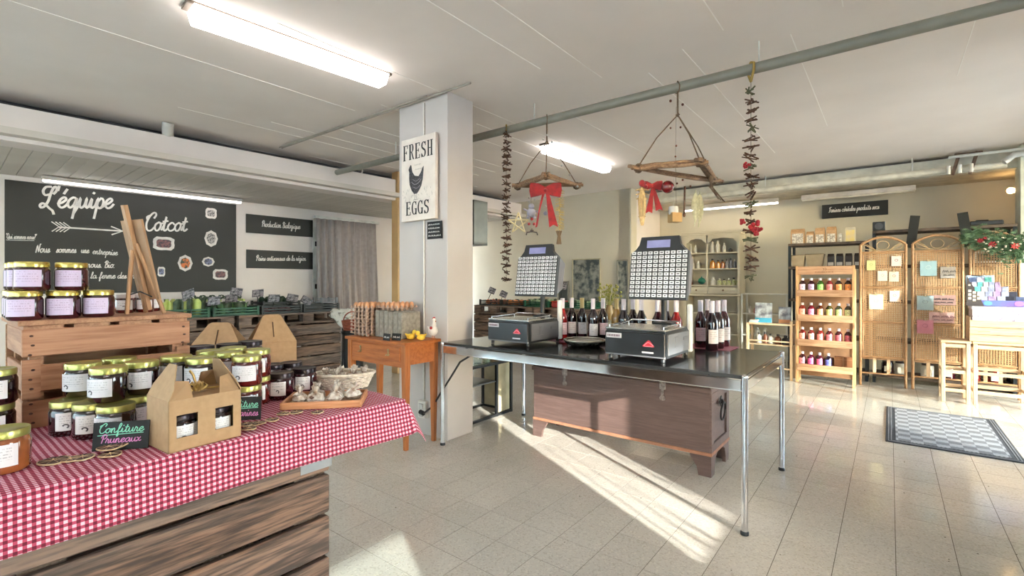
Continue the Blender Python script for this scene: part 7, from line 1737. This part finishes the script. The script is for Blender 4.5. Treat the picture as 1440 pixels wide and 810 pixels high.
for a_ in [('pale green card at the top left of the left screen panel', 0, 1225, 366, 380, 10, (200, 200, 142), g1, (160, 170, 110)), ('pinkish white card at the top right of the left screen panel', 0, 1260.5, 360, 374, 11, (224, 200, 196), g1, (90, 70, 80)),
           ('white card in the middle of the left screen panel, left of a pair', 0, 1241, 381, 395, 11, (226, 214, 198), g1, (130, 140, 150)), ('white card in the middle of the left screen panel, right of a pair', 0, 1257, 382, 396, 11, (222, 206, 190), g1, (130, 120, 110)),
           ('large cream card below the middle bar of the left screen panel', 0, 1232, 414, 435, 16, (232, 216, 168), g1, (206, 190, 150)), ('small pink card below the middle bar of the left screen panel', 0, 1258, 409, 424, 11, (230, 198, 180), g1, (120, 90, 80)),
           ('light blue card at the top left of the middle screen panel', 1, 1305.5, 367, 388, 18, (150, 182, 192), g2, (200, 214, 214)), ('grey card with dark print at the top right of the middle screen panel', 1, 1333, 375, 391, 16, (160, 152, 146), g2, (50, 46, 46), True),
           ('blue-grey card in the second bay of the middle screen panel', 1, 1301, 416, 436, 18, (156, 172, 172), g2, (120, 130, 130)), ('wide mauve card in the second bay of the middle screen panel', 1, 1326, 415, 429, 27, (166, 130, 122), g2, (60, 46, 46), True),
           ('wide pink card below the mauve one on the middle screen panel', 1, 1324, 439, 454, 27, (196, 156, 148), g2, (110, 70, 80), True), ('square magenta card low on the middle screen panel', 1, 1301, 450, 469, 18, (190, 120, 132), g2, (140, 70, 96))]: pegged(*a_)
# jars on the floor shelf behind the screen
for i, (b0, m_) in enumerate(((-.02, jam_dark), (.10, wb), (.33, wb), (.50, jam_plum), (.70, jam_red), (.86, jam_red))):
    t = thing('floor_jar', ['dark jar low behind the left screen panel', 'white jar low behind the left screen panel', 'white and green tin low behind the middle screen panel', 'plum jar low behind the middle screen panel', 'red jar behind the light stools, left', 'red jar behind the light stools, right'][i], 'jar', AB(6.98+.10, b0, .101), RZ)
    b = B(); b.lathe([(0, 0), (.055, 0), (.058, .01), (.058, .12), (.05, .14), (0, .14)], 18); obj('body', b, m_, t); b = B(); b.lathe([(.052, .14), (.052, .155), (0, .155)], 18); obj('lid', b, dark_lid, t)
    b = B(); b.box((0, -.0585, .07), (.06, .003, .06)); obj('label', b, cream_m, t)

# ------------------------------------------------------------------ light stools with crate, patterned box and card display
def stool(label, b0, b1, a0, a1, h_):
    t = thing('light_stool', label, 'stool', AB(a0, b0), RZ); w_, d_ = b1-b0, a1-a0
    b = B(); b.bb((-.006, -.006, h_-.022), (w_+.006, d_, h_), .004); obj('seat', b, light_x, t)
    for x in (.0, w_-.03):
        for y in (0, d_-.03): b = B(); b.bb((x, y, 0), (x+.03, y+.03, h_-.022), .003); obj('leg', b, light_z, t)
    for z in (h_-.05, .30, .12):
        b = B(); b.bb((.03, .006, z-.016), (w_-.03, .022, z+.016)); b.bb((.03, d_-.022, z-.016), (w_-.03, d_-.006, z+.016)); obj('front_rail', b, light_x, t)
        b = B(); b.bb((.006, .03, z-.016), (.022, d_-.03, z+.016)); b.bb((w_-.022, .03, z-.016), (w_-.006, d_-.03, z+.016)); obj('side_rail', b, light_x, t)
    return t
stool('narrow light wooden stool in front of the middle screen panel', .395, .605, 6.30, 6.62, .60)
stool('wider light wooden stool carrying the crate in front of the third screen panel', .625, 1.02, 6.32, 6.70, .60)
t = thing('wine_crate', 'pale wooden wine crate standing on the wider light stool', 'crate', AB(6.33, .60, .601), RZ)
for k in range(3): b = B(); b.bb((0, 0, .068*k+.002), (.40, .012, .068*k+.066), .002); obj('front_slat', b, light_x, t)
for x in (0, .388): b = B(); b.bb((x, .012, 0), (x+.012, .28, .235 if x == 0 else .20), .002); obj('end_board', b, light_x, t)
b = B(); b.bb((0, .28, 0), (.40, .292, .20)); obj('back_board', b, light_x, t); b = B(); b.bb((.012, .012, 0), (.388, .28, .01)); obj('base', b, light_x, t)
b = B(); b.ribbon([(.06, .095), (.10, .10), (.14, .097)], .004, Matrix.Translation((0, -.0006, 0))); obj('burn_mark', b, M('burn', (140, 96, 60), .8), t)
t = thing('patterned_box', 'white box with a pastel floral pattern lying on the wine crate', 'box', AB(6.33, .618, .803), RZ)
b = B(); b.bb((.0, 0, 0), (.41, .26, .125), .004); obj('box_body', b, M('floral', (204, 196, 202), .6, rgb2=(120, 108, 136), scale=38, contrast=(.36, .46), detail=6), t)
b = B(); b.bb((-.004, -.004, .105), (.414, .264, .132), .004); obj('lid', b, M('floral_lid', (208, 202, 208), .6, rgb2=(150, 134, 160), scale=38, contrast=(.34, .42)), t)
# tiered card display
t = thing('card_display', 'tiered dark display of blue and silver cards on top of the patterned box', 'display stand', AB(6.34, .58, .939), RZ+R(-4))
side_m = M('display_dark', (70, 62, 62), .6); prof = [(0, 0), (.0, .07), (.05, .10), (.08, .15), (.12, .19), (.16, .245), (.20, .29), (.26, .30), (.26, 0)]
RM = Matrix.Rotation(pi/2, 4, 'X')
# stairs rise from the right front to the left back: local x is width, the profile is laid along x
P2 = [(.40-.36*(y/.26), z) for y, z in prof]
b = B(); b.prism(P2, .008, Matrix.Translation((0, .24, 0)) @ RM); obj('rear_side', b, side_m, t)
b = B(); b.prism([(.0, 0), (.12, 0), (.10, .06), (.085, .10), (.06, .14), (.045, .19), (.02, .235), (.0, .30)], .008, Matrix.Translation((0, 0, 0)) @ RM); obj('front_side', b, side_m, t)
lbm = M('tiny_label', (222, 208, 190), .6)
for k, (x, z) in enumerate(((.012, .19), (.012, .13), (.012, .095), (.012, .06), (.043, .115), (.043, .08), (.043, .045), (.073, .095), (.073, .06))):
    b = B(); b.bb((x, -.006, z), (x+.022, -.0035, z+.024) if k else (x+.016, -.0035, z+.016)); obj('small_label', b, lbm, t)
b = B(); b.bb((.10, .0, 0), (.40, .012, .055), .002); obj('front_band', b, M('band_blue', (96, 110, 176), .5, rgb2=(120, 90, 170), scale=8), t)
for x, c_ in ((.145, (96, 150, 206)), (.35, (196, 120, 196))):
    b = B(); b.lathe([(0, 0), (.028, 0), (.028, .002), (0, .002)], 16, M=Matrix.Translation((x, -.001, .028)) @ RM @ Matrix.Diagonal((1.1, .8, 1, 1))); obj('round_badge', b, M('badge%d' % c_[0], c_, .5), t)
random.seed(12)
ccs = [(170, 176, 206), (196, 190, 214), (120, 176, 196), (206, 206, 214), (90, 104, 140), (176, 150, 190), (110, 196, 190), (60, 60, 74)]
tiers = [(.02, .055, .30, .13), (.065, .10, .27, .11), (.11, .145, .235, .08), (.155, .19, .20, .05), (.20, .235, .165, .02)]
for j, (y, z, wid, x0) in enumerate(tiers):
    b = B(); b.bb((x0*.6, y, 0 if j == 0 else z-.05), (x0*.6+wid, y+.04, z-.01)); obj('tier', b, side_m, t)
    nC = 5 if j < 4 else 3
    for k in range(nC):
        xx = x0*.6+.012+wid*(k/nC); c_ = ccs[(j*3+k*5) % 8]; ww = wid/nC-.006
        b = B(); b.box((xx+ww/2, y+.014, z+.012), (ww, .012, .05), (R(-18), 0, random.uniform(-.08, .08)), .001); obj('card_pack', b, M('pack%d' % c_[1], c_, .3, rgb2=tuple(q*.75 for q in c_), scale=30, coat=.4), t)
b = B(); b.box((.10, .235, .25), (.20, .01, .085), (R(-10), 0, 0), .002); obj('header_card', b, M('header_blue', (150, 176, 216), .4, rgb2=(190, 214, 226), scale=8), t)
# evergreen garland over the third panel
t = thing('evergreen_garland', 'evergreen christmas garland with red flowers over the third screen panel', 'garland', AB(6.77, .80, 1.55), RZ)
needle = M('fir_green', (40, 72, 42), .7, rgb2=(78, 106, 70), scale=30); random.seed(31)
b = B()
path = [(-.18, .09), (-.10, .05), (0, .01), (.08, -.03), (.16, -.04), (.24, -.02)]
for k in range(760):
    i = random.randrange(5); u = random.random(); x = path[i][0]*(1-u)+path[i+1][0]*u; z = path[i][1]*(1-u)+path[i+1][1]*u
    sp_ = .035+.035*max(0, min(1, (x+.18)/.3)); c = Vector((x+random.gauss(0, .012), random.gauss(0, .02)-.02, z+random.gauss(0, sp_)))
    a = random.uniform(-.7, .7)+(pi if random.random() < .6 else 0); L_ = random.uniform(.03, .075); d = Vector((cos(a), random.uniform(-.5, .3), sin(a)*.8)); d.normalize(); n_ = d.cross(Vector((0, 1, 0))).normalized()*.006
    e = c+d*L_; m_ = c+d*L_*.5; b.add([c, m_+n_, e, m_-n_], [(0, 1, 2, 3)])
    for q in (.3, .55, .8):
        for s_ in (-1, 1): p_ = c+d*L_*q; b.add([p_, p_+n_*s_*3.2+d*.014, p_+d*.006], [(0, 1, 2)])
stuff(obj('fir_sprigs', b, needle, t))
b = B()
for k in range(16):
    b.tube([(.17+.02*random.uniform(-1, 1), -.03, -.06), (.19+.03*random.uniform(-1, 1), -.04, -.12), (.2+.05*random.uniform(-1, 1), -.03, -.20)], .003, 4)
obj('hanging_sprig', b, needle, t)
for k, (x, z, r_) in enumerate(((-.085, .03, .03), (.0, -.01, .036), (.16, -.035, .036), (-.05, .055, .02))):
    b = B()
    for q in range(7):
        a = 2*pi*q/7; c, s_ = cos(a), sin(a); b.add([(x, -.065, z), (x+c*r_*.5-s_*r_*.3, -.07, z+s_*r_*.5+c*r_*.3), (x+c*r_, -.06, z+s_*r_), (x+c*r_*.5+s_*r_*.3, -.07, z+s_*r_*.5-c*r_*.3)], [(0, 1, 2, 3)])
    obj('red_flower', b, M('flower_red', (150, 30, 40), .6) if k != 2 else M('flower_coral', (200, 80, 74), .6), t)
b = B()
for k in range(26): b.ball((random.uniform(-.12, .24), random.uniform(-.08, -.05), random.uniform(-.08, .06)), .008, 6, 4, (1.3, .8, .8))
stuff(obj('pale_berries', b, M('pale_berry', (206, 196, 180), .5), t))

# ------------------------------------------------------------------ door mat
t = thing('door_mat', 'dark grey door mat with a checkered pale centre and striped border', 'mat', AB(5.095, .335, .0), RZ)
mw, ml = .36, .625
b = B(); b.bb((-mw, -ml, .0005), (mw, ml, .007), .003); obj('backing', b, M('mat_dark', (66, 66, 70), .95, rgb2=(54, 54, 58), scale=80, bump=.4), t)
def mat_ck():
    m = bpy.data.materials.new('mat_weave'); m.use_nodes = True; nt = m.node_tree; N = nt.nodes.new; L = nt.links.new; p = nt.nodes['Principled BSDF']
    tc = N('ShaderNodeTexCoord'); mp = N('ShaderNodeMapping'); mp.inputs['Rotation'].default_value = (0, 0, R(0)); L(tc.outputs['Object'], mp.inputs[0])
    ck = N('ShaderNodeTexChecker'); ck.inputs['Scale'].default_value = 14; ck.inputs[1].default_value = (*lin((176, 176, 180)), 1); ck.inputs[2].default_value = (*lin((128, 128, 132)), 1); L(mp.outputs[0], ck.inputs[0])
    br = N('ShaderNodeTexChecker'); br.inputs['Scale'].default_value = 90; br.inputs[1].default_value = (1, 1, 1, 1); br.inputs[2].default_value = (.5, .5, .5, 1); L(mp.outputs[0], br.inputs[0])
    mx = N('ShaderNodeMixRGB'); mx.blend_type = 'MULTIPLY'; mx.inputs[0].default_value = 1; L(ck.outputs[0], mx.inputs[1]); L(br.outputs[0], mx.inputs[2]); L(mx.outputs[0], p.inputs['Base Color']); p.inputs['Roughness'].default_value = .95; return m
b = B(); b.bb((-mw+.06, -ml+.06, .007), (mw-.06, ml-.06, .009)); obj('weave', b, mat_ck(), t)
pale = M('mat_stripe', (136, 136, 140), .9)
for o_ in (.018, .034):
    b = B()
    for s_ in (-1, 1): b.bb((s_*(mw-o_)-.003, -ml+o_, .007), (s_*(mw-o_)+.003, ml-o_, .0085)); b.bb((-mw+o_, s_*(ml-o_)-.003, .007), (mw-o_, s_*(ml-o_)+.003, .0085))
    obj('border_stripe', b, pale, t)

# ornamental grass growing outside, before the sunlit window
t = thing('ornamental_grass', 'clump of dry ornamental grass outside the window by the counter', 'plant', AB(1.30, 1.62, -.10), RZ)
b = B(); random.seed(77)
for k in range(70):
    y = random.uniform(-.36, .36); x = random.uniform(-.06, .10); h_ = random.uniform(.72, .98)+(.25 if random.random() < .12 else 0); b.tube([(x, y, 0), (x+.01, y+random.uniform(-.03, .03), h_*.6), (x+random.uniform(-.03, .03), y+random.uniform(-.07, .07), h_)], [.006, .007, .003], 4)
stuff(obj('grass_blades', b, M('dry_grass', (170, 150, 104), .8), t))
b = B(); b.bb((-.12, -.40, 0), (.16, .40, .30), .01); obj('planter', b, M('planter', (120, 116, 110), .7), t)
